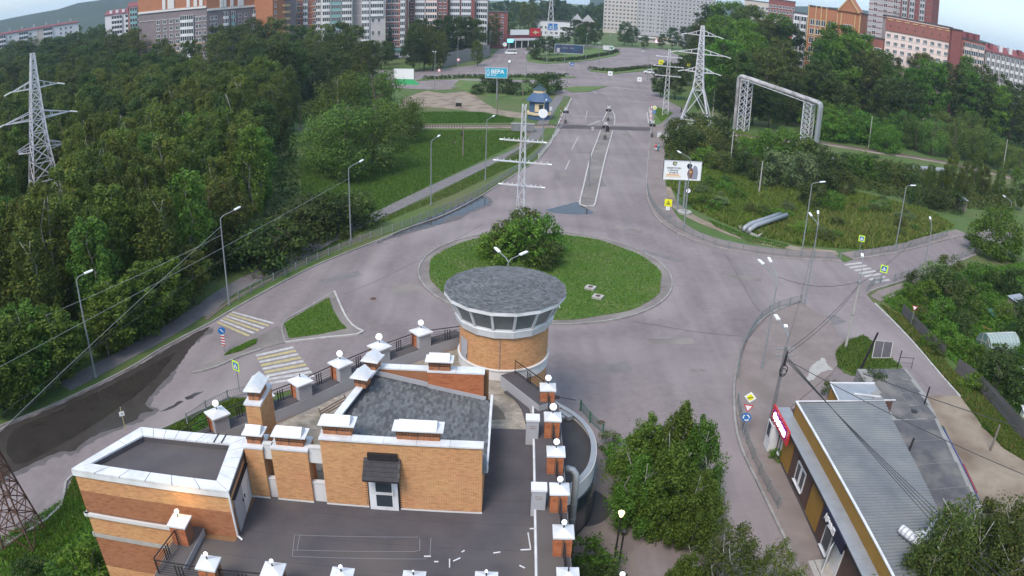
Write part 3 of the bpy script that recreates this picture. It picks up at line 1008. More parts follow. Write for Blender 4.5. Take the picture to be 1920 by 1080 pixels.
# pillars with white caps
def pillar(x, y, rz, z, h, w=.92, cap=1.1, lamp=None, big=None, inner=False):
    ca, sa = math.cos(rz), math.sin(rz)
    def R(px, py): return (x + px * ca - py * sa, y + px * sa + py * ca)
    b = MB()
    b.prism([R(-w / 2, -w / 2), R(w / 2, -w / 2), R(w / 2, w / 2), R(-w / 2, w / 2)], z, z + h)
    p = b.build('pillar', M['mortar_r'] if not inner else M['grey_panel'], rest)
    if not inner:
        for s0, s1 in ((-w / 2, -.06), (.06, w / 2)):
            brick_wall('brickwork', p, R(s0, -w / 2), R(s1, -w / 2), z, z + h, M['brick_o'])
        brick_wall('brickwork', p, R(-w / 2, w / 2), R(-w / 2, -w / 2), z, z + h, M['brick_o'])
    else:
        brick_wall('brickwork', p, R(-w / 2, w / 2), R(-w / 2, -w / 2 + .35), z, z + h, M['brick_o'])
    b = MB()
    c = cap / 2
    q = [R(-c, -c), R(c, -c), R(c, c), R(-c, c)]
    b.prism(q, z + h, z + h + .1, top=False)
    b.face([(*k_, z + h) for k_ in q[::-1]])
    q2 = [R(-c * .94, -c * .94), R(c * .94, -c * .94), R(c * .94, c * .94), R(-c * .94, c * .94)]
    for k in range(4):
        b.face([(*q[k], z + h + .1), (*q[(k + 1) % 4], z + h + .1), (*q2[(k + 1) % 4], z + h + .11), (*q2[k], z + h + .11)])
        b.face([(*q2[k], z + h + .11), (*q2[(k + 1) % 4], z + h + .11), (x, y, z + h + .34)])
    b.build('cap', M['white'], p)
    if lamp:
        r, lab = lamp
        t = thing('globe_lamp', lab, 'lamp', (x, y, z + h + .31), group='white globe lamps on the terrace pillars')
        b = MB(); b.tube([(0, 0, 0), (0, 0, .24)], .035, 8); b.build('stem', M['black'], t, local=True)
        if r:
            b = MB(); b.ball((0, 0, .22 + r), r, 14, 9); b.build('globe', M['globe'], t, smooth=True, local=True)
    return p
def dirn(k):
    a, c = BACK[max(k - 1, 0)], BACK[min(k + 1, len(BACK) - 1)]
    return math.atan2(c[1] - a[1], c[0] - a[0])
backp = []
for (x, y), r, lab in (((-16.55, 35.2), .2, 'warm lit globe lamp on the pillar behind the flat-roofed wing'),
                       ((-14.45, 37.6), 0, 'bare lamp stem on the pillar hidden by the tall chimney'),
                       ((-12.51, 39.65), 0, 'bare lamp stem without a globe on a back pillar above the bench'),
                       ((-10.48, 42.3), .2, 'white globe lamp on the back pillar second from the missing globe towards the tower'),
                       ((-8.36, 44.9), .23, 'largest white globe lamp on the back row, just behind the pyramid chimney cap'),
                       ((-5.88, 47.4), .2, 'white globe lamp on the back pillar nearest the round tower')):
    k = min(range(len(BACK)), key=lambda i: math.hypot(BACK[i][0] - x, BACK[i][1] - y))
    a = dirn(k)
    cx, cy = x - math.sin(a) * .52, y + math.cos(a) * .52
    backp.append((cx, cy, a))
    pillar(cx, cy, a, Z0 + .82, 1.0, .98, 1.22, (r, lab), inner=True)
rightp = [(2.42, 41.0), (2.6, 37.55), (2.66, 34.0), (2.72, 30.65), (2.78, 27.3), (2.86, 24.3)]
rl_ = ['white globe lamp on the terrace pillar closest to the tower ledge', 'biggest white globe lamp on the right row, beside the upper grey cabinet',
       'white globe lamp on the right row between the two grey cabinets', 'white globe lamp on the right row beside the lower grey cabinet and duct',
       'white globe lamp on the right row just below the duct', 'bare lamp stem on the double-capped corner pillar']
for k, (x, y) in enumerate(rightp):
    pillar(x, y, 0, Z0 + .44, 1.15, .84, 1.0, ((.19, .21, .17, .155, .13, 0)[k], rl_[k]))
pillar(2.1, 23.7, 0, Z0 + .44, 1.1, .6, .9)
nearp = [(-13.15, 23.3), (-10.03, 23.42), (-6.92, 23.55), (-3.78, 23.7), (-.67, 23.9)]
nl = ['small globe lamp on the front pillar nearest the corner railing', 'small globe lamp on the second front pillar from the corner railing',
      'small globe lamp on the third front pillar from the corner railing', 'small bare stem lamp on the front pillar below the scored roof rectangle',
      'small globe lamp on the front pillar nearest the white strips']
for k, (x, y) in enumerate(nearp):
    pillar(x, y, 0, Z0 + .37, 1.2, .82, 1.0, ((.11, .1, .09, .04, .07)[k], nl[k]))
pillar(-15.62, 25.9, 0, Z0 + .44, 1.15, .84, 1.02, (.13, 'lit globe lamp on the corner pillar against the banded wing wall'))
lamp_l = bpy.data.lights.new('lamp_light', 'POINT'); lamp_l.energy = 14; lamp_l.color = (1, .62, .2); lamp_l.shadow_soft_size = .13
lo = bpy.data.objects.new('lamp_light', lamp_l); COL.objects.link(lo); lo.location = (-15.62, 26.15, Z0 + 2.35)

# railings between the pillars
def railing(p, q, z, h=.95, mid=True):
    p, q = Vector(p), Vector(q)
    b = MB()
    b.beam((*p, z + h), (*q, z + h), .05, .05)
    for k in range(5):
        b.beam((*p, z + .1 + k * .155), (*q, z + .1 + k * .155), .018, .018)
    for t in (.02, .98):
        c = p.lerp(q, t); b.beam((*c, z), (*c, z + h), .045)
    for t in ((-.18, 0, .18) if mid else ()):
        c = p.lerp(q, .5) + (q - p).normalized() * t
        b.beam((*c, z + .05), (*c, z + h - .12), .06, .03)
    return b.build('railing', M['black'], rest)
for (a, c) in zip(backp, backp[1:]):
    d = Vector((c[0] - a[0], c[1] - a[1])).normalized() * .5
    nrm = Vector((-d.y, d.x)).normalized() * .25
    railing((a[0] + d.x + nrm.x, a[1] + d.y + nrm.y), (c[0] - d.x + nrm.x, c[1] - d.y + nrm.y), Z0 + .82)
a = backp[-1]; railing((a[0] + .4, a[1] + .4), (-3.1, 49.3), Z0 + .82)
a = backp[0]; railing((a[0] - .4, a[1] - .4), (-19.2, 32.6), Z0 + .82)
for a, c in zip(rightp, rightp[1:]):
    railing((a[0] + .05, a[1] - .45), (c[0] + .05, c[1] + .45), Z0 + .44)
railing((.35, 44.1), (2.2, 41.45), Z0 + .87)
for a, c in zip([nearp[i] for i in range(5)], [nearp[i] for i in range(1, 5)] + [(2.1, 23.7)]):
    railing((a[0] + .42, a[1]), (c[0] - .42, c[1]), Z0 + .37)
railing((-15.75, 25.5), (-16.05, 23.3), Z0 + .44)
railing((-16.05, 23.25), (-13.55, 23.25), Z0 + .37)

# facade pieces left of the stair house: brick piers, white panels, an opening
for x0, x1, zt in ((-13.35, -12.36, 10.2), (-11.87, -9.93, 10.28)):
    b = MB(); b.box(x0, x1, 30.5, 31.7, Z0, zt); p = b.build('brick_pier', M['mortar'], rest)
    brick_wall('brickwork', p, (x0, 30.5), (x1, 30.5), Z0 + .12, zt, M['brick_y'])
    brick_wall('brickwork', p, (x1, 30.5), (x1, 31.7), Z0 + .12, zt, M['brick_y'])
    b = MB(); b.box(x0 - .05, x1 + .05, 30.44, 31.75, zt, zt + .1); b.box(x0 - .02, x1 + .02, 30.47, 31.72, zt - .05, zt); b.build('pier_cap', M['white'], p)
    b = MB(); b.box(x0 - .03, x1 + .03, 30.46, 30.497, Z0, Z0 + .1); b.build('plinth', M['white_r'], p)
for x0, x1 in ((-12.35, -11.88), (-9.92, -9.18)):
    for z0, z1 in ((Z0, 8.25), (9.5, 10.45)):
        b = MB(); b.box(x0, x1, 30.66, 30.86, z0, z1); b.box(x0, x1, 30.62, 30.9, z1 - .05, z1 + .02); b.build('white_panel', M['white_r'], rest)
# tall chimney pier
b = MB(); b.box(-13.85, -13.03, 32.8, 34.95, Z0, 11.35); p = b.build('tall_pier', M['mortar'], rest)
brick_wall('brickwork', p, (-13.85, 32.8), (-13.03, 32.8), Z0, 11.35, M['brick_y'])
brick_wall('brickwork', p, (-13.03, 32.8), (-13.03, 34.95), Z0, 11.35, M['brick_y'])
b = MB(); b.box(-13.93, -12.95, 32.72, 35.03, 11.35, 11.47); b.build('pier_cap', M['white'], p)

# stair house
SX0, SX1, SY0, SY1, ST = -9.18, -1.15, 30.5, 38.0, 11.1
SH = [(SX0, SY0), (SX1, SY0), (SX1, SY1 + .3), (-7.75, SY1 + .3)]
def rz_(x): return 9.45 + (-1.3 - x) * .206
b = MB()
b.face([(SX0, SY0, Z0), (SX1, SY0, Z0), (SX1, SY0, ST), (SX0, SY0, ST)])
b.face([(SX1, SY0, Z0), (SX1, SY1 + .3, Z0), (SX1, SY1 + .3, 9.42), (SX1, SY0, 9.42)])
b.face([(-7.75, SY1 + .3, Z0), (SX0, SY0, Z0), (SX0, SY0, ST), (-7.75, SY1 + .3, ST)])
b.face([(SX1, SY1 + .5, Z0), (-7.75, SY1 + .5, Z0), (-7.75, SY1 + .5, ST), (SX1, SY1 + .5, ST)])
sh = b.build('stair_house_wall', M['mortar'], rest)
brick_wall('brickwork', sh, (SX0, SY0), (SX1, SY0), Z0 + .12, ST, M['brick_y'], skip=((SX0 * 0 + 2.3, 3.85, Z0, 9.25),))
brick_wall('brickwork', sh, (SX1, SY0), (SX1, SY1 + .3), Z0 + .12, 9.4, M['brick_y'])
brick_wall('brickwork', sh, (-7.75, SY1 + .3), (SX0, SY0), Z0 + .12, ST, M['brick_y'])
b = MB(); b.box(SX0 - .03, -6.9, 30.45, 30.485, Z0, Z0 + .1); b.box(-5.3, SX1 + .03, 30.45, 30.485, Z0, Z0 + .1); b.build('plinth', M['white_r'], rest)
# its sloping shingle roof, high on the left, running down to the gutter on the right
b = MB()
b.face([(SX1 + .12, 30.7, rz_(SX1 + .12)), (SX1 + .12, 38.0, rz_(SX1 + .12)), (-7.75, 38.0, rz_(-7.75)), (-9.0, 30.7, rz_(-9.0))])
rf = b.build('shingle_roof', M['membrane2'], rest)
lx = lambda y: -8.95 + (y - 30.7) * .165
shingles('shingles', rf, (SX1 + .15, 30.75, rz_(SX1 + .15)), (0, 1, 0), (-1, 0, .206), 21, 55, .345, .145, M['shingle'],
         keep=lambda q: q.y < 37.97 and q.x > lx(q.y) + .25 and q.y > 30.7)
b = MB()
b.beam((SX1 + .2, 30.9 + .9, 9.32), (SX1 + .2, 38.5, 9.4), .14, .1)
b.tube([(SX1 + .2, 31.9, 9.3), (SX1 + .22, 31.6, 9.1), (SX1 + .2, 31.5, 8.9)], .055, 7)
b.build('gutter', M['white'], rest)
coping(rest, (SX0 - .06, 30.68), (SX1 + .06, 30.68), .56, ST + .02, 5)
coping(rest, (SX0 + .12, 31.0), (-7.62, 38.1), .42, ST + .05, 4)
# rear parapet: thin on the left, a brick upstand on the right
b = MB(); b.box(-7.9, -4.62, 38.02, 38.5, 9.2, ST); b.build('rear_parapet', M['brick_r'], rest)
b = MB(); b.box(-4.6, -1.42, 37.9, 38.55, 9.0, ST); rp = b.build('rear_upstand', M['mortar_r'], rest)
brick_wall('brickwork', rp, (-4.6, 37.9), (-1.42, 37.9), 9.3, ST, M['brick_o'])
b = MB(); b.beam((-7.7, 37.93, rz_(-7.7) + .1), (-4.6, 37.93, rz_(-4.6) + .1), .05, .4); b.beam((-4.6, 37.83, rz_(-4.6) + .06), (-1.3, 37.83, rz_(-1.3) + .06), .06, .34); b.build('flashing', M['grey_panel'], rest)
coping(rest, (-7.85, 38.28), (-4.62, 38.28), .56, ST, 2)
coping(rest, (-4.66, 38.24), (-1.36, 38.24), .76, ST, 2)
# roof vents with white ridged caps
def vent(x, y, z, lx_, ly, rz=0.0, ridge='x', h=.58):
    b = MB()
    a, c = lx_ / 2 - .2, ly / 2 - .2
    b.box(-a, a, -c, c, 0, h)
    o = thing('tmp', '', '', (x, y, z), rz)
    del o['category'], o['label']
    me = b.mesh('vent', M['mortar_r'])
    bpy.data.objects.remove(o)
    v = put('roof_vent', me, rest, loc=(x - ORG[rest.name][0], y - ORG[rest.name][1], z), rz=rz)
    ORG[v.name] = (0, 0, 0)
    b = MB()
    for i in range(7):
        for (s0, s1) in ((-a, -.05), (.05, a)):
            n = max(1, int((s1 - s0) / .25))
            for k in range(n):
                u0, u1 = s0 + (s1 - s0) * k / n, s0 + (s1 - s0) * (k + 1) / n - .015
                b.box(u0, u1, -c - .015, -c, i * .075, i * .075 + .062)
        n = max(1, int(2 * c / .25))
        for k in range(n):
            u0, u1 = -c + 2 * c * k / n, -c + 2 * c * (k + 1) / n - .015
            b.box(a, a + .015, u0, u1, i * .075, i * .075 + .062)
    b.build('brickwork', M['brick_r'], v, local=True, kind='stuff')
    b = MB()
    for k in range(max(4, int(lx_ / .16))):
        t = -a + 2 * a * k / max(3, int(lx_ / .16) - 1)
        b.beam((t, -c - .03, h * .45), (t, -c - .03, h + .02), .02)
    for zz in (h * .5, h * .8):
        b.beam((-a, -c - .035, zz), (a, -c - .035, zz), .02)
    b.build('grille', M['black'], v, local=True)
    b = MB()
    L, W, zt = lx_ / 2, ly / 2, h + .06
    b.box(-L, L, -W, W, h, h + .05)
    if ridge == 'x':
        e = L * .74
        P = [(-L, -W, zt), (L, -W, zt), (L, W, zt), (-L, W, zt), (-e, 0, zt + .4), (e, 0, zt + .4)]
        b.add([(-e, -W * .96, zt), (e, -W * .96, zt), (e, W * .96, zt), (-e, W * .96, zt), (-e, 0, zt + .36), (e, 0, zt + .36)],
              [(0, 1, 5, 4), (2, 3, 4, 5), (1, 2, 5), (3, 0, 4)])
    elif ridge == 'y':
        e = W * .74
        b.add([(-L * .96, -e, zt), (L * .96, -e, zt), (L * .96, e, zt), (-L * .96, e, zt), (0, -e, zt + .42), (0, e, zt + .42)],
              [(1, 2, 5, 4), (3, 0, 4, 5), (0, 1, 4), (2, 3, 5)])
    b.build('vent_cap', M['white'], v, local=True)
    return v
vent(-12.86, 31.05, 10.3, 1.15, .95)
vent(-10.9, 31.05, 10.38, 1.85, 1.0)
vent(-8.35, 31.15, 11.21, 1.85, 1.0)
vent(-4.3, 31.1, 11.2, 2.5, 1.0)
vent(-7.78, 38.0, 11.2, 1.05, 1.15, rad(-12), 'y')
vent(-8.0, 36.0, 11.2, 1.05, 1.15, rad(-12), 'y')
vent(-3.95, 38.25, 11.2, 1.6, .9)
vent(-13.44, 33.8, 11.47, 1.0, 1.75, 0, 'y')
# entrance: white glazed door under a dark tiled hood
dx0, dx1 = -6.85, -5.38
b = MB(); b.box(dx0 - .08, dx1 + .08, 30.42, 30.52, Z0, 9.3); b.build('door_surround', M['black'], rest)
b = MB()
for x0, x1, z0, z1 in ((dx0, dx0 + .34, Z0, 9.1), (dx1 - .3, dx1, Z0, 9.1), (dx0 + .34, dx1 - .3, Z0, 7.22), (dx0 + .34, dx1 - .3, 8.0, 8.16), (dx0 + .34, dx1 - .3, 9.0, 9.1)):
    b.box(x0, x1, 30.34, 30.418, z0, z1)
dr = b.build('door', M['white'], rest)
for z0, z1 in ((7.22, 8.0), (8.16, 9.0)):
    b = MB(); b.box(dx0 + .34, dx1 - .3, 30.37, 30.4, z0, z1); b.build('pane', M['glass'], dr)
b = MB(); b.tube([(dx1 - .2, 30.33, 8.05), (dx1 - .2, 30.24, 8.05), (dx1 - .2, 30.24, 8.4), (dx1 - .2, 30.33, 8.4)], .018, 6); b.build('handle', M['grey_panel'], dr)
b = MB()
b.add([(-7.0, 30.48, 10.22), (-5.15, 30.48, 10.22), (-5.15, 29.6, 9.42), (-7.0, 29.6, 9.42), (-7.0, 30.48, 10.14), (-5.15, 30.48, 10.14), (-5.15, 29.6, 9.34), (-7.0, 29.6, 9.34)],
      [(0, 3, 2, 1), (4, 5, 6, 7), (3, 7, 6, 2), (0, 4, 7, 3), (1, 2, 6, 5)])
b.box(-6.8, -5.3, 30.3, 30.48, 10.2, 10.55)
cn = b.build('door_hood', M['black'], rest)
M['slate'] = mat('dark hood tile', (.03, .026, .03), (.05, .045, .05), 2, .7, island=.4)
ux, vx = Vector((1, 0, 0)), Vector((0, .88, .8)).normalized()
for j in range(5):
    for i in range(6):
        a0 = -7.0 + i * .31 - (.15 if j % 2 else 0)
        a1 = min(a0 + .295, -5.15)
        a0 = max(a0, -7.0)
        p = Vector((0, 29.6, 9.42)) + vx * (j * .237)
        q = Vector((0, 29.6, 9.42)) + vx * (j * .237 + .225)
        b = MB(); o = Vector((0, -.02, .022))
        b.add([(a0, p.y + o.y, p.z + o.z + .012), (a1, p.y + o.y, p.z + o.z + .012), (a1, q.y + o.y, q.z + o.z), (a0, q.y + o.y, q.z + o.z),
               (a0, p.y, p.z), (a1, p.y, p.z)], [(0, 1, 2, 3), (4, 5, 1, 0)])
        b.build('tile', M['slate'], cn)
# grey cabinets on the corridor
for (x0, x1, y, lab) in ((1.05, 1.85, 37.0, 'tall grey roof cabinet with white lid beside the upper right pillars'), (1.3, 2.1, 30.4, 'tall grey roof cabinet with white lid at the middle of the corridor edge')):
    t = thing('roof_cabinet', lab, 'cabinet', ((x0 + x1) / 2, y, Z0 + .02), group='grey roof cabinets')
    w = (x1 - x0) / 2
    b = MB(); b.box(-w + .04, w - .04, 0, .62, 0, 1.62); b.build('body', M['grey_panel'], t, local=True)
    b = MB(); b.box(-w, w, -.04, .66, 1.62, 1.74); b.build('lid', M['white'], t, local=True)
    b = MB()
    for p, q in (((-.15, 1.3), (.15, 1.3)), ((-.15, 1.14), (.15, 1.14)), ((-.15, 1.14), (-.15, 1.3)), ((.15, 1.14), (.15, 1.3)), ((0, 1.14), (0, 1.22))):
        b.beam((p[0], -.005, p[1]), (q[0], -.005, q[1]), .025, .025)
    b.build('emblem', M['plank'], t, local=True)
# scored rectangle and loose strips on the membrane
b = MB()
for p, q in (((552, 1003), (785, 1007)), ((548, 1043), (800, 1048)), ((552, 1003), (548, 1043)), ((787, 1010), (787, 1032)), ((808, 1008), (806, 1045)), ((562, 1004), (557, 1031)), ((548, 1031), (780, 1034)), ((777, 1034), (787, 1032))):
    bar(b, G(*p, 7.02), G(*q, 7.02), .022, 7.022)
b.build('scored_line', M['galv'], rest)
for p, q in (((795, 1044), (808, 1044)), ((814, 1054), (822, 1054)), ((843, 1049), (843, 1065)), ((850, 1053), (863, 1047)), ((866, 1036), (871, 1033)), ((925, 1038), (938, 1036)), ((990, 1000), (995, 1031)), ((976, 1032), (995, 1031)), ((993, 992), (1006, 992)), ((974, 1061), (984, 1066))):
    P, Q = G(*p, 7.02), G(*q, 7.02)
    b = MB(); b.beam((0, 0, .03), (Q[0] - P[0], Q[1] - P[1], .03), .06, .04)
    tag(put('white_strip', b.mesh('white_strip', M['white']), loc=(*P, 7.02)), 'loose white trim strip lying on the black terrace roof', 'strip', 'white strips left lying on the roof')
# bench on the court
pb = [G(592, 800, 7), G(652, 765, 7)]
a = math.atan2(pb[1][1] - pb[0][1], pb[1][0] - pb[0][0])
t = thing('bench', 'slatted wooden park bench with black curled iron ends on the paved court', 'bench', ((pb[0][0] + pb[1][0]) / 2 + .3, (pb[0][1] + pb[1][1]) / 2 - .1, Z0 + .02), a)
for k in range(4):
    b = MB(); b.box(-1.15, 1.15, -.42 + k * .12, -.33 + k * .12, .44, .47); b.build('seat_slat', M['plank'], t, local=True)
for k in range(3):
    b = MB(); b.box(-1.15, 1.15, .1 + k * .05, .125 + k * .05, .58 + k * .15, .68 + k * .15); b.build('back_slat', M['plank'], t, local=True)
for x in (-1.1, 1.1):
    b = MB(); b.tube([(x, -.45, 0), (x, -.42, .42), (x, -.5, .62), (x, -.3, .68), (x, .08, .64)], .03, 6); b.tube([(x, .15, 0), (x, .08, .44), (x, .3, 1.1)], .03, 6); b.tube([(x, -.42, .42), (x, .08, .43)], .03, 6)
    b.build('end_frame', M['black'], t, local=True)

# round pavilion room on the street side, with its low roof and rim
pv = [(3.28, 46.3), (4.25, 45.3), (5.05, 44.15), (5.6, 42.7), (5.78, 41.2), (5.65, 39.6), (5.25, 38.1), (4.4, 36.7), (3.4, 35.7)]
pvs = smoothline(pv, .5)
pav = thing('round_annexe', 'low half-round annexe with dark flat roof and pale curved parapet beside the terrace', 'annexe', (3.3, 41, 0))
b = MB(); b.prism(pvs + [(3.27, 35.7), (3.27, 46.3)], 0, 4.1); b.build('roof', M['membrane2'], pav)
b = MB(); b.strip(pvs[::-1], -.02, .22, 3.3, 4.5); b.build('rim', M['white_r'], pav)
b = MB(); b.strip(offs(pvs[::-1], .08), -.05, .28, 4.5, 4.56); b.build('coping', M['galv'], pav)
b = MB(); b.strip(pvs[::-1], -.12, -.03, .5, 3.28); b.build('glazing', M['glass'], pav)
b = MB(); b.beam((3.6, 45.3, 4.3), (4.3, 44.3, 4.35), .4, .3); b.beam((3.5, 44.6, 4.3), (3.9, 44.4, 4.3), .3, .25); b.build('roof_unit', M['galv'], pav)
P = (4.0, 34.95)
z0, z1 = ZT(1076, 958, P), ZT(1078, 892, P)
t = thing('vent_duct', 'shiny galvanised vent duct with a bent top beside the round annexe', 'duct', (P[0], P[1], 0))
b = MB(); b.tube([(0, 0, .1), (0, 0, z1 - .2), (-.05, .05, z1 + .1), (-.22, .12, z1 + .32), (-.5, .2, z1 + .36), (-.68, .25, z1 + .2)], .2, 12); b.build('pipe', M['galv'], t, smooth=True, local=True)
for k in range(4):
    b = MB(); b.tube([(0, 0, 1 + k * 1.1), (0, 0, 1.06 + k * 1.1)], .215, 12); b.build('clamp', M['galv'], t, local=True)

# ================================================================ THE ROUND TOWER
TC = (-.45, 47.65)
tw = thing('round_tower', 'round yellow brick tower with slanted window band and grey shingled polygon roof', 'tower', (TC[0], TC[1], 0))
def ring(r, z, n=16, ph=.5): return [(r * math.cos(2 * math.pi * (j + ph) / n), r * math.sin(2 * math.pi * (j + ph) / n), z) for j in range(n)]
b = MB(); b.lathe((0, 0), [(3.04, 0), (3.04, 10.3)], 48); b.build('wall', M['mortar'], tw, local=True)
b = MB()
R_, nb = 3.045, 76
for r in range(int((10.15 - 3) / .075)):
    z = 3 + r * .075
    if 7.2 < z < 7.8: continue
    for k in range(nb):
        t0 = 2 * math.pi * (k + (.5 if r % 2 else 0)) / nb
        if math.sin(t0) > .75: continue
        t1 = t0 + 2 * math.pi / nb * .95
        o = R_ + .012 + random.uniform(-.003, .003)
        b.add([(o * math.cos(t0), o * math.sin(t0), z), (o * math.cos(t1), o * math.sin(t1), z), (o * math.cos(t1), o * math.sin(t1), z + .063), (o * math.cos(t0), o * math.sin(t0), z + .063),
               (3.04 * math.cos(t1), 3.04 * math.sin(t1), z + .063), (3.04 * math.cos(t0), 3.04 * math.sin(t0), z + .063)], [(0, 1, 2, 3), (3, 2, 4, 5)])
b.build('brickwork', M['brick_y'], tw, local=True, kind='stuff')
b = MB(); b.lathe((0, 0), [(3.05, 7.0), (3.13, 7.02), (3.13, 7.7), (3.2, 7.72), (3.2, 7.8), (3.05, 7.82)], 48); b.build('band_course', M['white_r'], tw, local=True)
b = MB(); b.lathe((0, 0), [(3.06, 10.14), (3.28, 10.2), (3.42, 10.72), (3.3, 10.8), (3.0, 10.8)], 16); b.build('sill_band', M['white'], tw, local=True)
rb, rt, zb, zt = 3.3, 3.92, 10.78, 12.2
A, B = ring(rb, zb), ring(rt, zt)
M['towerglass'] = mat('tower window glass', (.10, .11, .12), (.2, .21, .21), .6, .1, spec=.6)
for k in range(16):
    a0, a1, b0, b1 = [Vector(q) for q in (A[k], A[(k + 1) % 16], B[k], B[(k + 1) % 16])]
    m = MB()
    m.beam(a0, b0, .16, .14)
    m.beam(a0.lerp(b0, .97), a1.lerp(b1, .97), .1, .1); m.beam(a0.lerp(b0, .03), a1.lerp(b1, .03), .1, .1)
    w = m.build('window', M['white'], tw, local=True)
    m = MB()
    f = .05
    m.face([a0.lerp(a1, f).lerp(b0.lerp(b1, f), .05), a0.lerp(a1, 1 - f).lerp(b0.lerp(b1, 1 - f), .05), a0.lerp(a1, 1 - f).lerp(b0.lerp(b1, 1 - f), .95), a0.lerp(a1, f).lerp(b0.lerp(b1, f), .95)])
    m.build('pane', M['towerglass'], w, local=True)
b = MB(); b.lathe((0, 0), [(3.9, 12.1), (4.14, 12.16), (4.14, 12.42), (4.0, 12.44)], 16); b.build('fascia', M['white'], tw, local=True)
apex, Re, Ze = Vector((0, 0, 12.95)), 4.17, 12.43
b = MB()
E_ = [Vector(q) for q in ring(Re, Ze)]
for k in range(16): b.face([E_[k], E_[(k + 1) % 16], apex])
rf = b.build('roof', M['membrane2'], tw, local=True)
b = MB()
for k in range(16):
    e0, e1 = E_[k], E_[(k + 1) % 16]
    nrm = (e1 - e0).cross(apex - e0).normalized()
    rows = 29
    for j in range(rows):
        t0, t1 = j / rows, min((j + 1.15) / rows, 1)
        p0, p1 = e0.lerp(apex, t0), e1.lerp(apex, t0)
        q0, q1 = e0.lerp(apex, t1), e1.lerp(apex, t1)
        n = max(1, round((p1 - p0).length / .3))
        sh_ = random.random()
        for i in range(n + 1):
            s0, s1 = max((i - sh_) / n, 0), min((i + 1 - sh_) / n - .03 / n, 1)
            if s1 - s0 < .02: continue
            o = nrm * random.uniform(.014, .026)
            P = [p0.lerp(p1, s0) + o, p0.lerp(p1, s1) + o, q0.lerp(q1, s1) + nrm * .003, q0.lerp(q1, s0) + nrm * .003]
            b.add(P + [P[0] - o, P[1] - o], [(0, 1, 2, 3), (4, 5, 1, 0)])
b.build('shingles', M['shingle'], rf, local=True, kind='stuff')
q = G(871, 690, 7.0)
an = math.atan2(q[1] - TC[1], q[0] - TC[0])
def cyl_panel(b, r, a0, a1, z0, z1, n=5):
    for k in range(n):
        u, v = a0 + (a1 - a0) * k / n, a0 + (a1 - a0) * (k + 1) / n
        b.face([(r * math.cos(u), r * math.sin(u), z0), (r * math.cos(v), r * math.sin(v), z0), (r * math.cos(v), r * math.sin(v), z1), (r * math.cos(u), r * math.sin(u), z1)])
b = MB(); cyl_panel(b, 3.09, an - .16, an + .16, 7.05, 9.35); d = b.build('door', M['grey_panel'], tw, local=True)
b = MB(); cyl_panel(b, 3.11, an + .13, an + .15, 8.0, 8.3, 1); b.build('handle', M['black'], d, local=True)
an = math.atan2(-3, -.2)
b = MB(); b.tube([(3.09 * math.cos(an), 3.09 * math.sin(an), 7), (3.09 * math.cos(an), 3.09 * math.sin(an), 10.2)], .03, 6); b.build('downpipe', M['plank'], tw, local=True)
b = MB(); b.lathe((0, 0), [(3.0, 10.85), (3.0, 10.86)], 24); b.build('floor', M['concrete'], tw, local=True)
# ================================================================ THE SHOP PAVILION ON THE RIGHT
ks = thing('shop_pavilion', 'low brown and ochre shop pavilion with a corrugated metal roof and pale awning shelf', 'shop', (25, 38, 0))
KY0, KY1, KX = 27.0, 47.4, 20.65
b = MB(); b.prism([(KX, KY0), (26.2, KY0), (28.4, 44.4), (28.9, KY1 - .6), (KX, KY1)], 0, 3.47); b.build('wall', M['brown'], ks)
# cladding panels of the street front
for y0, y1, mm in ((46.0, 47.3, 'brown'), (43.2, 45.3, 'ochre'), (41.9, 43.1, 'brown'), (38.9, 40.0, 'brown'), (36.4, 38.7, 'ochre'), (35.2, 36.3, 'brown'), (28.0, 31.0, 'brown')):
    b = MB(); b.box(KX - .05, KX - .003, y0, y1, .3, 2.9); b.build('cladding_panel', M[mm], ks)
b = MB(); b.box(KX - .06, KX - .002, KY0, KY1, 0, .26); b.build('plinth', M['membrane'], ks)
for y0, y1, z0, z1 in ((45.4, 46.0, .5, 2.7), (41.0, 41.85, .9, 2.5), (40.05, 40.9, .9, 2.5), (33.8, 35.1, .4, 2.6)):
    f = MB()
    for a in ((y0, y0 + .09, z0, z1), (y1 - .09, y1, z0, z1), (y0 + .09, y1 - .09, z0, z0 + .09), (y0 + .09, y1 - .09, z1 - .09, z1)):
        f.box(KX - .1, KX - .004, a[0], a[1], a[2], a[3])
    w = f.build('window', M['white'], ks)
    f = MB(); f.box(KX - .07, KX - .006, y0 + .09, y1 - .09, z0 + .09, z1 - .09); f.build('pane', M['glass'], w)
    f = MB(); f.box(KX - .22, KX - .1, y0 - .05, y1 + .05, z0 - .05, z0); f.build('sill', M['white'], w)
f = MB(); f.box(KX - .75, KX - .68, 46.5, 47.5, .15, 2.5); f.box(KX - .75, KX - .05, 46.42, 46.5, .15, 2.5); dd = f.build('entrance_panel', M['white'], ks)
f = MB(); f.box(KX - .77, KX - .755, 46.7, 47.3, 1.3, 2.4); f.build('pane', M['glass'], dd)
f = MB()
f.beam((KX - .1, 33.3, 1.2), (KX - .75, 32.5, 1.2), .07, 2.1)
dd = f.build('door', M['white'], ks)
f = MB(); f.beam((KX - .16, 33.16, 1.35), (KX - .72, 32.6, 1.35), .1, 1.5); f.build('pane', M['glass_l'], dd)
f = MB(); f.box(KX - .1, KX - .003, 31.9, 33.4, .25, 2.5); f.build('door_frame', M['white'], ks)
for k in range(2):
    f = MB(); f.box(KX - 1.3 + k * .4, KX - .1 + 0 * k, 31.6 + k * .1, 33.8 - k * .1, k * .14, .14 + k * .14); f.build('step', M['conc_pale'], ks)
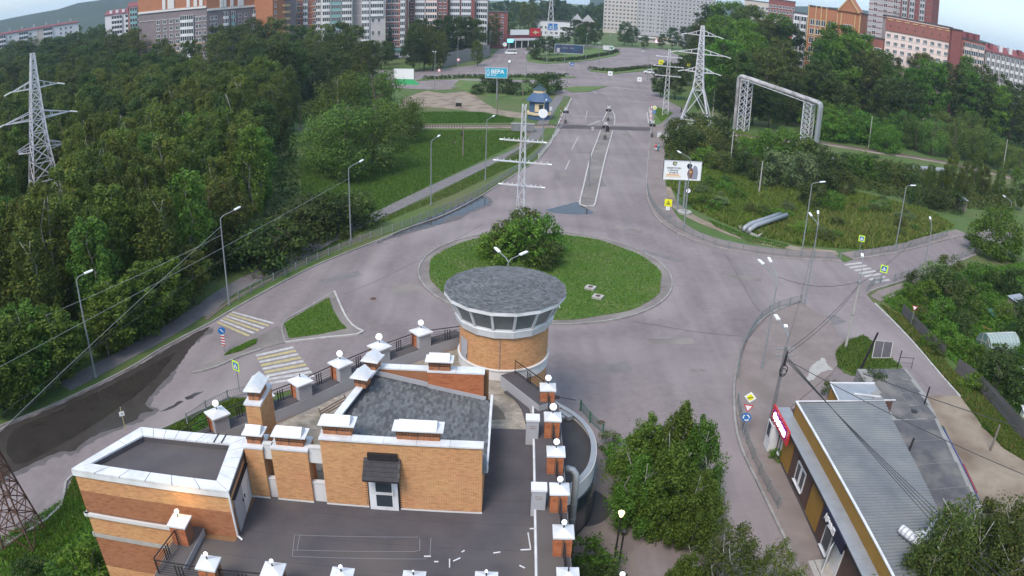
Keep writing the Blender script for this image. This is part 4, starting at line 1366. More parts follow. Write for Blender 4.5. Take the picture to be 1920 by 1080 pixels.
# awning shelf, ochre fascia, ribbed roof
for k in range(7):
    y0 = KY0 + (KY1 - KY0) * k / 7
    f = MB(); f.box(20.25, 21.36, y0, y0 + (KY1 - KY0) / 7 - .01, 3.5 + .004 * (k % 2), 3.56 + .004 * (k % 2)); f.build('awning_panel', M['galv'], ks)
f = MB(); f.box(20.24, 20.3, KY0, KY1, 3.3, 3.5); f.build('awning_edge', M['black'], ks)
for k in range(7):
    y0 = KY0 + (46.3 - KY0) * k / 7
    f = MB(); f.box(21.3, 21.4, y0, y0 + (46.3 - KY0) / 7 - .012, 3.57, 4.66); f.build('fascia_panel', M['ochre'], ks)
f = MB(); f.box(21.26, 21.42, KY0, 46.35, 4.66, 4.74); f.box(21.42, 30.1, 46.28, 46.38, 4.66, 4.74); f.build('coping', M['white'], ks)
f = MB(); f.box(21.3, 29.8, 46.2, 46.28, 3.57, 4.66); f.build('gable_wall', M['brown'], ks)
b = MB()
y = KY0
def rx1(yy): return 29.0 + min(0, (yy - 44.5)) * .13
def zr(x, yy): return 4.6 - .055 * (x - 21.4) + (max(0, yy - 44.3) * .0)
prof = ((0, 0), (.07, 0), (.11, .07), (.2, .07), (.24, 0))
ys, zs = [], []
while y < 46.25:
    for dy, dz in prof[:-1]:
        ys.append(y + dy); zs.append(dz)
    y += .3
for k in range(len(ys) - 1):
    ya, yb = ys[k], ys[k + 1]
    xa, xb = rx1(ya), rx1(yb)
    ea = max(0, ya - 44.2) / 2.05 * .5
    eb = max(0, yb - 44.2) / 2.05 * .5
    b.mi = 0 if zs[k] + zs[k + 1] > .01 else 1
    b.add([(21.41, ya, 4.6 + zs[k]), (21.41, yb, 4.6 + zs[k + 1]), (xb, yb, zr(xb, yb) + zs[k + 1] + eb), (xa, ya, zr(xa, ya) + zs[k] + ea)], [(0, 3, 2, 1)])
b.build('corrugated_roof', [M['corr'], mat('shaded roof valley', (.165, .17, .18), (.14, .145, .155), .9, .7)], ks)  # darker valley colour paints in the shade between the ribs
b = MB(); b.prism([(21.5, KY0), (26.7, KY0), (28.8, 44.5), (29.3, 46.2), (21.5, 46.2)], 3.6, 3.95); b.build('attic', M['galv'], ks)
# lit red shop sign with a white script, and the dark sign further along
sg = thing('red_lit_sign', 'glowing white lettering on a red sign board at the pavilion corner', 'sign', (20.2, 45.3, 2.75))
b = MB(); b.box(-.12, 0, -1.75, 2.25, -.2, 1.02); b.build('board', M['sign_r'], sg, local=True)
b = MB(); b.box(-.17, -.122, -1.3, 1.85, .12, .78); b.build('outline', mat('violet glow edge', (.25, .02, .32)), sg, local=True)
M['neon'] = emit('neon letters', (1, .96, 1), 2.2)
def scribble(parent, P, dx, r, m, name='lettering'):
    b = MB()
    for s in P:
        b.tube([(dx, -y, z) for y, z in s], r, 6)
    return b.build(name, m, parent, local=True)
scr = []
for k, g in enumerate((((0, .55), (.12, .68), (.3, .66), (.36, .45), (.2, .28), (.02, .3), (0, .55)), ((.5, .2), (.5, .6), (.72, .6), (.72, .4), (.5, .4)), ((.9, .6), (.9, .25), (1.15, .6), (1.15, .25)),
                       ((1.3, .25), (1.3, .62), (1.5, .62)), ((1.65, .25), (1.78, .62), (1.92, .25)), ((2.05, .25), (2.05, .62), (2.18, .4), (2.32, .62), (2.32, .25)), ((2.48, .6), (2.48, .25), (2.72, .6), (2.72, .25)))):
    scr.append([(y - 1.55, z + .02) for y, z in g])
scribble(sg, scr, -.2, .075, M['neon'])
s2 = thing('dark_shop_sign', 'dark navy sign with bold white lettering above the pavilion entrance', 'sign', (20.2, 33.6, 2.7))
M['navy'] = mat('navy board', (.012, .012, .035), rough=.5)
b = MB(); b.box(-.1, 0, -2.2, 1.6, 0, .85); b.build('board', M['navy'], s2, local=True)
scr = []
for k, g in enumerate((((0, .2), (.15, .65), (.3, .2)), ((.4, .2), (.4, .62), (.65, .62), (.65, .42), (.4, .42)), ((.75, .6), (.95, .4), (.75, .2), (1.0, .2), (1.0, .6)), ((1.15, .2), (1.15, .6), (1.4, .2), (1.4, .6)), ((1.55, .6), (1.55, .2), (1.8, .2), (1.8, .6), (1.55, .6)))):
    scr.append([(y - 1.2, z) for y, z in g])
scribble(s2, scr, -.13, .06, M['white'])
# air conditioners and ducts on the roof edge
ac = thing('roof_air_unit', 'white box air unit on the edge of the corrugated roof', 'air conditioner', (25.9, 30.4, 4.35), rad(25))
b = MB(); b.box(-.55, .55, -.4, .4, .15, 1.0); b.build('case', M['white'], ac, local=True)
b = MB(); b.tube([(0, -.41, .57), (0, -.44, .57)], .3, 14); b.build('fan_grille', M['grey_panel'], ac, local=True)
for x in (-.5, .4):
    b = MB(); b.box(x, x + .1, -.4, .4, 0, .15); b.build('foot', M['black'], ac, local=True)
ac = thing('roof_duct', 'ribbed white duct lying on the corrugated roof beside the air unit', 'duct', (23.9, 29.8, 4.55))
b = MB(); b.tube([(-.5, 1.0, .35), (.2, -.6, .35)], .3, 10); b.build('pipe', M['white'], ac, local=True)
for k in range(5):
    p = Vector((-.5, 1.0, .35)).lerp(Vector((.2, -.6, .35)), .1 + k * .2)
    b = MB(); b.tube([p, p + Vector((.04, -.09, 0))], .335, 10); b.build('rib', M['grey_panel'], ac, local=True)
b = MB(); b.box(.4, 1.4, -.2, .7, 0, .3); b.build('tray', M['white'], ac, local=True)
# small outbuilding behind it
sb = thing('small_annexe', 'small metal-roofed outbuilding with ochre side behind the pavilion', 'outbuilding', (28.5, 50, 0))
b = MB(); b.box(26.7, 30.4, 48.0, 51.7, 0, 2.7); b.build('wall', M['ochre'], sb)
b = MB(); b.add([(26.5, 47.6, 2.72), (30.3, 47.6, 2.55), (31.1, 52.0, 3.0), (26.7, 52.0, 3.1), (26.5, 47.6, 2.66), (30.3, 47.6, 2.49), (31.1, 52.0, 2.94), (26.7, 52.0, 3.04)], [(0, 1, 2, 3), (4, 5, 1, 0)[::1], (5, 6, 2, 1), (7, 4, 0, 3), (6, 7, 3, 2)]); b.build('roof', M['galv'], sb)
b = MB(); b.beam((26.7, 52.0, 3.12), (31.1, 52.0, 3.05), .14, .12); b.beam((28.4, 50.4, 2.98), (30.8, 49.9, 2.92), .14, .1); b.beam((26.5, 47.6, 2.76), (26.7, 52.0, 3.14), .1, .08); b.build('ridge_trim', M['white'], sb)
# flat bitumen roof behind the pavilion
fr = thing('flat_roof_garage', 'low garage block with a patched black bitumen flat roof and blue edge strip', 'garage', (32, 44, 0))
FP = [(30.6, 54.9), (35.9, 54.9), (35.7, 50.5), (34.5, 44.8), (34.1, 42.2), (33.2, 37.3), (32.4, 33.5), (31.6, 30.0), (27.5, 30.0), (28.6, 36), (29.4, 45.5), (30.4, 52)]
b = MB(); b.prism(FP, 0, 2.9); b.build('wall', M['concrete'], fr)
M['bitumen'] = mat('bitumen sheet', (.085, .08, .086), (.13, .122, .125), .7, .8, .2, 14, c3=(.20, .18, .165), s3=.45, island=.2)
for k in range(5):
    for y0, y1 in ((52.9, 54.85), (50.6, 52.85), (48.4, 50.55), (46.3, 48.35)):
        x0 = 30.75 + k * 1.02 - (54.9 - y0) * .12
        q = [(x0, y0 + random.uniform(-.15, .15)), (x0 + .96, y0), (x0 + .96, y1), (x0, y1)]
        if all(inside(p, FP) for p in q):
            b = MB(); b.prism(q, 2.9, 2.915 + random.uniform(0, .012)); b.build('bitumen_sheet', M['bitumen'], fr)
for k in range(5):
    y1 = 46.2 - k * 3.1
    q = [(28.9 + .07 * (y1 - 45), y1 - 3.05), (33.9 + .18 * (y1 - 47), y1 - 3.05), (34.5 + .18 * (y1 - 46.5), y1), (29.2 + .07 * (y1 - 45), y1)]
    b = MB(); b.prism(q, 2.9, 2.912 + .004 * (k % 2)); b.build('bitumen_sheet', M['bitumen'], fr)
M['blue'] = mat('blue strip', (.05, .08, .26), rough=.7); M['redtrim'] = mat('dull red strip', (.22, .05, .05), rough=.8)
b = MB()
for p, q in zip([(34.55, 44.8), (34.1, 42.2), (33.2, 37.3)], [(34.1, 42.2), (33.2, 37.3), (32.4, 33.5)]): b.beam((*p, 2.95), (*q, 2.95), .05, .08)
b.build('blue_edge', M['blue'], fr)
b = MB(); b.beam((33.72, 39.6, 2.95), (33.0, 36.0, 2.95), .16, .12); b.build('red_edge', M['redtrim'], fr)
b = MB(); b.tube([(33.0, 47.4, 2.9), (33.0, 47.4, 2.98)], .3, 10); b.build('hatch', M['black'], fr)
b = MB(); b.tube([(29.3, 41.2, 2.9), (29.7, 41.6, 4.2)], .09, 8); b.build('vent_pipe', M['black'], fr)
for p, q, nm, lb in (((1738, 725), (1733, 758), 'fence_post', 'thin dark post standing on the edge of the patched flat roof'),):
    P = G(*q, 2.9)
    t = thing(nm, lb, 'post', (*P, 2.9)); b = MB(); b.beam((0, 0, 0), (.1, .1, ZT(*p, P) - 2.9), .1); b.build('shaft', M['black'], t, local=True)
# low frame and hand rail by the lawn triangle
P = GL([(1634, 675), (1668, 675), (1671, 655), (1638, 652)])
t = thing('metal_frame', 'pale rectangular metal frame with dark mesh lying tilted on the grass', 'frame', (*P[0], .1))
b = MB()
z = [.15, .15, .75, .75]
V = [Vector((P[k][0] - P[0][0], P[k][1] - P[0][1], z[k])) for k in range(4)]
for k in range(4): b.beam(V[k], V[(k + 1) % 4], .09)
b.beam(V[0].lerp(V[1], .5), V[3].lerp(V[2], .5), .06)
b.build('frame', M['conc_pale'], t, local=True)
b = MB(); b.face([v - Vector((0, 0, .03)) for v in V]); b.build('mesh_panel', M['membrane'], t, local=True)
P = G(1682, 691); t = thing('hand_rail', 'short dark metal hand rail beside the lawn triangle and flat roof', 'railing', (*P, 0))
b = MB(); b.tube([(0, 0, 0), (.15, .2, 1.9)], .06, 6); b.build('post', M['black'], t, local=True)
b = MB(); b.tube([(.1, .1, 1.2), (1.9, .1, 1.1)], .03, 6); b.tube([(1.75, 0, 0), (1.75, .1, 1.1)], .03, 6); b.tube([(.1, .1, .6), (1.75, 0, .6)], .02, 6); b.build('rail', M['black'], t, local=True)

# ================================================================ GARDEN PLOTS
g = thing('greenhouse', 'arched greenhouse of pale frosted panels in the garden plots', 'greenhouse', (54.6, 64.9, 0), rad(5))
Lg, Wg = 2.4, 1.45
M['poly'] = mat('polycarbonate', (.34, .42, .40), (.26, .34, .32), 1, .2, spec=.6)
prof = [(-Wg, 0), (-Wg, .7), (-Wg * .85, 1.3), (-Wg * .5, 1.75), (0, 1.95), (Wg * .5, 1.75), (Wg * .85, 1.3), (Wg, .7), (Wg, 0)]
for k in range(9):
    x0, x1 = -Lg + 2 * Lg * k / 9, -Lg + 2 * Lg * (k + 1) / 9 - .03
    b = MB()
    for (ya, za), (yb, zb_) in zip(prof, prof[1:]): b.face([(x0, ya, za), (x1, ya, za), (x1, yb, zb_), (x0, yb, zb_)])
    b.build('panel', M['poly'], g, local=True)
for k in range(10):
    x = -Lg + 2 * Lg * k / 9
    b = MB(); b.tube([(x, y_ * 1.015, z_ * 1.015) for y_, z_ in prof], .03, 5); b.build('rib', M['conc_pale'], g, local=True)
M['ghend'] = mat('greenhouse end', (.14, .21, .19), rough=.2)
for x in (-Lg - .02, Lg):
    b = MB(); b.add([(x, y_, z_) for y_, z_ in prof], [tuple(range(9))]); b.build('end_wall', M['ghend'], g, local=True)
b = MB()
for p, q in (((-.45, 0), (-.45, 1.75)), ((.45, 0), (.45, 1.75)), ((-.45, 1.0), (.45, 1.0)), ((-.45, .9), (.45, .1)), ((-1.4, .7), (-.45, 1.7)), ((.45, .9), (1.4, .7))): b.beam((-Lg - .05, p[0], p[1]), (-Lg - .05, q[0], q[1]), .06)
b.build('end_frame', M['conc_pale'], g, local=True)
b = MB(); b.beam((-Lg, 0, 2.0), (Lg, 0, 2.0), .06); b.build('ridge', M['white'], g, local=True)

def plank_fence(label, pts, h, m, pw=.16, grp=None):
    pts = [tuple(p) for p in pts]
    t = thing('plank_fence', label, 'fence', (*pts[0], 0), group=grp)
    E = even(pts, pw)
    me = None
    for k, (p, q) in enumerate(zip(E, E[1:])):
        if me is None:
            b = MB(); b.box(0, pw - .015, -.012, .012, 0, h); me = b.mesh('plank', m)
        o = put('plank', me, t, loc=(p[0] - pts[0][0], p[1] - pts[0][1], random.uniform(-.06, .04)), rz=math.atan2(q[1] - p[1], q[0] - p[0]))
    R = even(pts, 2.5)
    b = MB()
    for p, q in zip(R, R[1:]):
        for z in (.4, h - .35): b.beam((p[0] - pts[0][0], p[1] - pts[0][1] + .04, z), (q[0] - pts[0][0], q[1] - pts[0][1] + .04, z), .05, .08)
    b.build('rail', m, t, local=True)
    return t
M['oldplank'] = mat('old grey planks', (.085, .075, .075), (.13, .12, .115), 2, .95, c3=(.15, .14, .13), s3=.4)
plank_fence('long dark weathered plank fence along the garden plots and dirt road', GL([(1790, 700), (1822, 722), (1860, 762), (1905, 815), (1975, 880)]), 1.7, M['oldplank'], .2)
plank_fence('short old plank fence half hidden in garden bushes', GL([(1690, 590), (1718, 622), (1745, 650), (1768, 672)]), 1.4, M['oldplank'], .22)
for (px, py, w, d_, h, rz, lab, mm) in ((1905, 590, 2.8, 2.2, 1.9, .3, 'small white-roofed shed at the back of the garden plots', 'galv'), (1862, 600 - 5, 1.6, 1.2, .5, .2, 'low blue-green tarp covered bed in the garden', 'fence_g'),
                                    (1915, 712, .9, .7, .9, .1, 'pale blue barrel cover by the edge of the garden', 'conc_pale'), (1800, 395, 2.0, 1.5, 2.2, .1, 'grey metal shed behind the round garden tree', 'galv'), (1918, 780, .5, .5, .6, 0, 'white bucket in the garden near the long fence', 'white')):
    P = G(px, py)
    t = thing('shed', lab, 'shed', (*P, 0), rz)
    b = MB(); b.box(-w / 2, w / 2, -d_ / 2, d_ / 2, 0, h); b.build('wall', M['wood' if h > 1 else mm], t, local=True)
    b = MB(); b.add([(-w / 2 - .15, -d_ / 2 - .15, h), (w / 2 + .15, -d_ / 2 - .15, h), (w / 2 + .15, d_ / 2 + .15, h + .35), (-w / 2 - .15, d_ / 2 + .15, h + .35)] + [(-w / 2 - .15, -d_ / 2 - .15, h + .06), (w / 2 + .15, -d_ / 2 - .15, h + .06), (w / 2 + .15, d_ / 2 + .15, h + .41), (-w / 2 - .15, d_ / 2 + .15, h + .41)],
                    [(0, 1, 5, 4), (4, 5, 6, 7), (1, 2, 6, 5), (3, 0, 4, 7), (3, 2, 1, 0)]); b.build('roof', M[mm], t, local=True)
for k, (px, py, l, lab) in enumerate(((1835, 672, 1.6, 'wooden plank lying at the corner of the greenhouse'), (1893, 678, 2.4, 'brown board edging a garden bed below the greenhouse'), (1890, 690, 2.6, 'pale board edging the lowest garden bed'), (1850, 618, 1.5, 'wooden board edging a bed behind the greenhouse'))):
    P = G(px, py); b = MB(); b.box(-l / 2, l / 2, -.12, .12, 0, .22)
    tag(put('garden_board', b.mesh('garden_board', M['plank' if k % 2 == 0 else 'brick_r']), loc=(*P, .0), rz=(-.6, .1, .08, -1.0)[k]), lab, 'board', 'boards in the garden')
# ================================================================ STREET FURNITURE
def street_lamp(base, top, heads, label, r=.1, mm='pole', grp='grey street lamps', armr=.045):
    B = G(*base) if len(base) == 2 else base[:2]
    zt = ZT(*top, B) if len(base) == 2 else 9.8
    tt = thing('street_lamp', label, 'street lamp', (*B, 0), group=grp)
    b = MB(); b.tube([(0, 0, 0), (0, 0, zt * .45), (0, 0, zt)], r, 8, r * .62); b.build('pole', M[mm], tt, local=True)
    b = MB(); b.tube([(0, 0, 0), (0, 0, .35)], r * 1.5, 8); b.build('base', M[mm], tt, local=True)
    for h in heads:
        hz = zt + (h[2] if len(h) > 2 else .55)
        H = G(h[0], h[1], hz)
        dx, dy = H[0] - B[0], H[1] - B[1]
        l = math.hypot(dx, dy)
        mx_ = 3.2
        if l > mx_:
            dx, dy, l = dx / l * mx_, dy / l * mx_, mx_
        ux, uy = dx / max(l, .01), dy / max(l, .01)
        b = MB(); b.tube([(0, 0, zt - .3), (0, 0, zt + .1), (ux * l * .15, uy * l * .15, zt + (hz - zt) * .6), (ux * max(l - .7, .1), uy * max(l - .7, .1), hz - .08)], armr, 6); b.build('arm', M[mm], tt, local=True)
        b = MB()
        p, q = Vector((ux * max(l - .75, .05), uy * max(l - .75, .05), hz - .06)), Vector((dx, dy, hz + .04))
        b.beam(p, q, .25, .12); b.beam(q, q + (q - p).normalized() * .12, .2, .09)
        b.build('lamp_head', M['ceramic'], tt, local=True)
    return tt
street_lamp((180, 708), (142, 527), [(172, 508)], 'grey street lamp nearest the lower left, in front of the dark puddle')
street_lamp((430, 572), (413, 412), [(449, 389)], 'grey street lamp carrying the crossing sign, left of the striped crossing')
street_lamp((658, 452), (652, 318), [(687, 298)], 'grey street lamp on the left kerb beside the low bush')
street_lamp((808, 385), (807, 268), [(833, 250)], 'grey street lamp in the verge between path and road, left of the puddle')
street_lamp((910, 337), (913, 228), [(938, 213)], 'grey street lamp in the verge, nearest the railway of the left row')
street_lamp((1018, 262), (1019, 195), [(1043, 169)], 'grey street lamp beside the blue crossing-keeper booth')
street_lamp((1062, 187), (1061, 122), [(1077, 113), (1079, 122)], 'two-headed grey street lamp where the road meets the highway')
street_lamp((1282, 428), (1292, 300), [(1264, 281)], 'grey street lamp standing in front of the white billboard')
street_lamp((1502, 480), (1519, 347), [(1546, 341)], 'grey street lamp inside the fence, left on the right-hand kerb')
street_lamp((1677, 473), (1697, 352), [(1716, 348)], 'grey street lamp in the weeds beyond the right-hand crossing')
street_lamp((1508, 572), (1534, 425), [(1506, 389), (1532, 386, .9)], 'two-headed street lamp at the end of the curved fence on the right')
street_lamp((1728, 520), (1751, 432), [(1741, 402, .9)], 'grey street lamp among garden bushes by the right-hand crossing')
street_lamp((1885, 440), (1884, 378), [(1873, 362)], 'street lamp half hidden behind the round garden tree')
street_lamp((1428, 692), (1458, 540), [(1430, 471, 1.6), (1421, 487, 1.4)], 'slender two-headed street lamp on the right pavement inside the fence')
street_lamp((*G(953, 494, 9.8), 0), (952, 495), [(929, 466), (987, 473)], 'two-headed street lamp mostly hidden behind the round tower roof')
for base, top, heads, lab in (
        ((815, 167), (815, 101), [(805, 94), (821, 92)], 'far two-headed lamp beside the white billboard on a green stand'),
        ((786, 132), (786, 76), [(795, 69)], 'far street lamp left of the grey wall across the highway'),
        ((858, 128), (858, 75), [(870, 68)], 'far street lamp with a red round sign before the grey wall'),
        ((918, 106), (918, 62), [(930, 55)], 'far street lamp right of the grey wall, by the red shop'),
        ((986, 146), (986, 102), [(976, 93)], 'far street lamp right of the VERA billboard on the highway strip'),
        ((953, 150), (954, 104), [(947, 98), (962, 96)], 'far two-headed lamp with a dark round sign behind the blue billboard'),
        ((1024, 126), (1024, 81), [(1017, 75), (1033, 75)], 'far two-headed lamp left of the dark long billboard'),
        ((1122, 133), (1123, 83), [(1113, 76), (1130, 75)], 'far two-headed lamp on the hedge island'),
        ((1098, 116), (1099, 66), [(1106, 60)], 'far lamp behind the dark long billboard at its right end'),
        ((1142, 104), (1143, 68), [(1157, 58)], 'far lamp standing in front of the white box truck'),
        ((1214, 150), (1214, 100), [(1205, 96)], 'far lamp at the right edge of the highway junction')):
    street_lamp(base, top, heads, lab, r=.12, grp='far street lamps along the highway', armr=.06)

# utility poles
def pole(base, top, label, mm='conc_pale', r=.13, cat='utility pole', cross=0, name='utility_pole', z0=0, lean=None):
    B = G(*base, z0)
    zt = ZT(*top, B)
    t = thing(name, label, cat, (*B, z0))
    b = MB(); b.tube([(0, 0, 0), (lean[0] if lean else 0, lean[1] if lean else 0, zt - z0)], r, 8, r * .7); b.build('shaft', M[mm], t, local=True)
    for k in range(cross):
        z = zt - z0 - .25 - k * .55
        b = MB(); b.beam((-.7, 0, z), (.7, 0, z), .08)
        a = b.build('cross_arm', M['fence'], t, local=True)
        for x in (-.62, -.3, .3, .62):
            b = MB(); b.tube([(x, 0, z), (x, 0, z + .18)], .03, 6); b.build('insulator', M['grey_panel'], a, local=True)
    return t, B, zt
street_pole, SPB, SPZ = pole((1437, 822), (1478, 650), 'leaning-looking grey utility pole with cable coils at the shop corner', 'utility', .17, cross=2)
zt = SPZ
for hx, hy, l in ((1436, 569, 3.0), (1465, 595, 1.2)):
    H = Vector(G(hx, hy, zt + 1.2)); d = H - Vector(SPB); d = d.normalized() * min(d.length, l)
    b = MB(); b.tube([(0, 0, zt - .3), (0, 0, zt + .8), (d.x * .3, d.y * .3, zt + 1.0), (d.x * .75, d.y * .75, zt + 1.15)], .04, 6); a = b.build('lamp_arm', M['pole'], street_pole, local=True)
    b = MB(); b.beam((d.x * .75, d.y * .75, zt + 1.15), (d.x, d.y, zt + 1.2), .28, .12); b.build('lamp_head', M['ceramic'], a, local=True)
for z, r in ((SPZ - 1.9, .32), (SPZ - 2.1, .26)):
    b = MB(); b.tube([(.1 + r * math.cos(t), -.2, z + r * 1.3 * math.sin(t)) for t in [k * math.pi / 8 for k in range(17)]], .035, 5, cap=False); b.build('cable_coil', M['black'], street_pole, local=True)
b = MB(); b.tube([(.05, -.2, SPZ - 1.5), (.12, -.22, SPZ - .3)], .13, 6, .05); b.build('cable_bundle', M['black'], street_pole, local=True)
conc_pole, CPB, CPZ = pole((1585, 652), (1620, 528), 'pale concrete pole with a curved lamp arm at the corner of the lawn triangle', 'conc_pale', .16)
H = Vector(G(1611, 461, CPZ + 2.2)); d = H - Vector(CPB); d = d.normalized() * min(d.length, 1.6)
b = MB(); b.tube([(0, 0, CPZ - .2), (0, 0, CPZ + 1.2), (d.x * .25, d.y * .25, CPZ + 1.9), (d.x * .7, d.y * .7, CPZ + 2.15)], .045, 6); b.build('lamp_arm', M['pole'], conc_pole, local=True)
b = MB(); b.beam((d.x * .7, d.y * .7, CPZ + 2.15), (d.x * 1.1, d.y * 1.1, CPZ + 2.25), .28, .13); b.build('lamp_head', M['ceramic'], conc_pole, local=True)
for z0, z1 in ((CPZ - .3, CPZ - .05), (CPZ * .5, CPZ * .5 + .08)):
    b = MB(); b.tube([(0, 0, z0), (0, 0, z1)], .19, 8); b.build('band', M['fence'], conc_pole, local=True)
bx = G(1603, 714); 
t = thing('leaning_post', 'black leaning post rising from behind the small outbuilding', 'post', (*bx, 0))
tp = G(1646, 624, 5.5)
b = MB(); b.tube([(0, 0, 0), (tp[0] - bx[0], tp[1] - bx[1], 5.5)], .14, 8, .1); b.build('shaft', M['black'], t, local=True)
pole((1857, 845), (1875, 797), 'dark garden pole with a small lamp beside the long plank fence', 'wood', .12, 'utility pole')
for base, top, lab in (((1423, 362), (1427, 302), 'white thin post in the weeds right of the billboard'), ((1368, 318), (1373, 246), 'tall pale post beside the bushes below the pipe bridge'),
                       ((1628, 278), (1633, 218), 'white post beside the railway on the right'), ((1879, 325), (1887, 260), 'pale post near the right edge beyond the railway'),
                       ((1336, 220), (1341, 171), 'pale post between the big pylon and the pipe bridge'), ((868, 293), (870, 238), 'weathered post in the meadow left of the railway mast'),
                       ((563, 244), (562, 163), 'pale pole beside the railway at the edge of the wood'), ((1220, 152), (1235, 152 - 60), 'tall thin pole at the highway bend'),
                       ((932, 215), (928, 155), 'dark wooden pole below the blue billboard'), ((980, 188), (979, 150), 'dark wooden pole behind the booth')):
    pole(base, top, lab, 'wood' if 'wood' in lab or 'weathered' in lab else 'conc_pale', .14, 'post', name='post')
b = G(867, 263)
t = thing('meter_box', 'small dark box fixed beside the weathered meadow post', 'box', (*b, 0)); m_ = MB(); m_.box(-.25, .25, -.2, .2, .9, 2.0); m_.build('case', M['black'], t, local=True); m_ = MB(); m_.box(-.05, .05, -.05, .05, 0, .9); m_.build('foot', M['black'], t, local=True)
# iron grey post on the median
pole((1103, 350), (1108, 282), 'plain grey post on the median before the crossing', 'fence', .16, 'post', name='post')

# ---------------------------------------------------------------- lattice pylons
def lattice(t, zlev, wid, m, r, n_sub=None, diag=.6, single=False):
    """four tapering legs with X-bracing between the levels"""
    legs, brace = MB(), MB()
    for sx, sy in ((-1, -1), (1, -1), (1, 1), (-1, 1)):
        for (z0, w0), (z1, w1) in zip(zip(zlev, wid), zip(zlev[1:], wid[1:])):
            legs.beam((sx * w0, sy * w0, z0), (sx * w1, sy * w1, z1), r)
    C = ((-1, -1), (1, -1), (1, 1), (-1, 1))
    for (z0, w0), (z1, w1) in zip(zip(zlev, wid), zip(zlev[1:], wid[1:])):
        for (a, c) in zip(C, C[1:] + C[:1]):
            brace.beam((a[0] * w0, a[1] * w0, z0), (c[0] * w1, c[1] * w1, z1), r * diag)
            if single: continue
            brace.beam((c[0] * w0, c[1] * w0, z0), (a[0] * w1, a[1] * w1, z1), r * diag)
            brace.beam((a[0] * w1, a[1] * w1, z1), (c[0] * w1, c[1] * w1, z1), r * diag)
    legs.build('legs', m, t, local=True)
    brace.build('bracing', m, t, local=True)
def cross_arm(t, z, w, L, m, r, rise=1.2, ins=0):
    for s in (-1, 1):
        b = MB()
        tip = (s * L, 0, z + .1)
        for y in (-w, w):
            b.beam((s * w, y, z), tip, r); b.beam((s * w * .8, y, z + rise), tip, r * .8)
            for k in (.33, .66):
                p = Vector((s * w, y, z)).lerp(Vector(tip), k); q = Vector((s * w * .8, y, z + rise)).lerp(Vector(tip), k)
                b.beam(p, q, r * .6)
                p2 = Vector((s * w, -y, z)).lerp(Vector(tip), min(k + .3, 1)); b.beam(p, p2, r * .5)
        a = b.build('cross_arm', m, t, local=True)
        if ins:
            b = MB()
            for k in range(8):
                b.tube([(s * (L + .12 + k * ins / 8), s * .3 * k / 8, z + .1 - .05 * k), (s * (L + .12 + (k + .6) * ins / 8), s * .3 * k / 8, z + .1 - .05 * k)], .13, 8)
            b.build('insulator', M['rust' if ins > 1.8 else 'ceramic'], a, local=True)
def pylon(base, label, H, wid, arms, rz, zl=None, m='steel', r=.2, name='lattice_pylon'):
    t = thing(name, label, 'pylon', (*(G(*base) if base[0] > 90 or base[1] > 90 else base), 0), rz)
    n = zl or [H * k for k in (0, .18, .3, .4, .49, .57, .64, .7, .76, .82, .88, .94, 1)]
    W = [wid[0] + (wid[1] - wid[0]) * (z / (H * .42)) if z < H * .42 else wid[1] + (wid[2] - wid[1]) * ((z / H - .42) / .58) for z in n]
    lattice(t, n, W, M[m], r)
    for z, L in arms:
        w = np.interp(z, n, W)
        cross_arm(t, z, w, L, M[m], r * .7, 1.3, 1.5)
    return t
PB = G(88, 385)
pylon((88, 385), 'pale lattice pylon rising out of the wood on the left', ZT(61, 100, PB), (2.9, 1.5, .3), [(ZT(75, 280, PB), 5.4), (ZT(71, 222, PB), 6.2), (ZT(67, 165, PB), 4.2)], rad(48), r=.22)
PC = G(1303, 246)
pylon((1303, 246), 'tall pale lattice pylon with splayed legs right of the level crossing', ZT(1314, 48, PC), (4.3, 1.15, .35), [(ZT(1308, 135, PC), 3.8), (ZT(1311, 101, PC), 5.9), (ZT(1312, 66, PC), 3.7)], rad(-19), [0, 3.2, 10.5, 13.0, 14.5, 16, 17.1, 18.2, 19.5, 20.8, 22.2, 23.4, 24.6, 25.8, 26.6, ZT(1314, 48, PC)], r=.24)
def mast(base, top, label, w0, w1, arms, rz, r=.085, nlev=12):
    B = G(*base); H = ZT(*top, B)
    t = thing('lattice_mast', label, 'mast', (*B, 0), rz)
    n = [H * k / nlev for k in range(nlev + 1)]
    lattice(t, n, [w0 + (w1 - w0) * k / nlev for k in range(nlev + 1)], M['steel'], r, diag=.7, single=True)
    for py, L in arms:
        z = ZT(base[0], py, B)
        b = MB()
        for y in (-.35, .35): b.beam((-L, y * .3, z), (L, y * .3, z), .1, .16)
        for k in range(9):
            x = -L + 2 * L * k / 8; b.beam((x, -.1, z), (x, .1, z + .3), .08)
        a = b.build('cross_arm', M['steel'], t, local=True)
        for s in (-1, 1):
            b = MB(); b.tube([(s * (L + .1), 0, z), (s * (L + .62), 0, z)], .1, 8); b.build('insulator', M['ceramic'], a, local=True)
    return t
mast((975, 425), (984, 195), 'narrow lattice mast with three cross-arms rising from the roundabout bush', .52, .22, [(348, 2.6), (304, 3.4), (264, 2.6)], rad(-12))
mast((1247, 216), (1258, 92), 'narrow lattice mast with three arms left of the big pylon', .8, .25, [(142, 3.0), (124, 3.6), (106, 3.0)], rad(-10), r=.13)
mast((1030, 98), (1035, -5), 'far lattice mast rising behind the dark billboard', 2.6, .5, [], 0, r=.25, nlev=10)
t = thing('rusty_lattice_tower', 'dark rusty lattice tower foot at the lower left edge below the puddle', 'pylon', (*G(45, 1010), 0), rad(10))
lattice(t, [0, 1.6, 3.0, 4.3, 5.5, 6.6, 7.6], [1.3, 1.1, .92, .75, .6, .45, .3], M['rust'], .1)

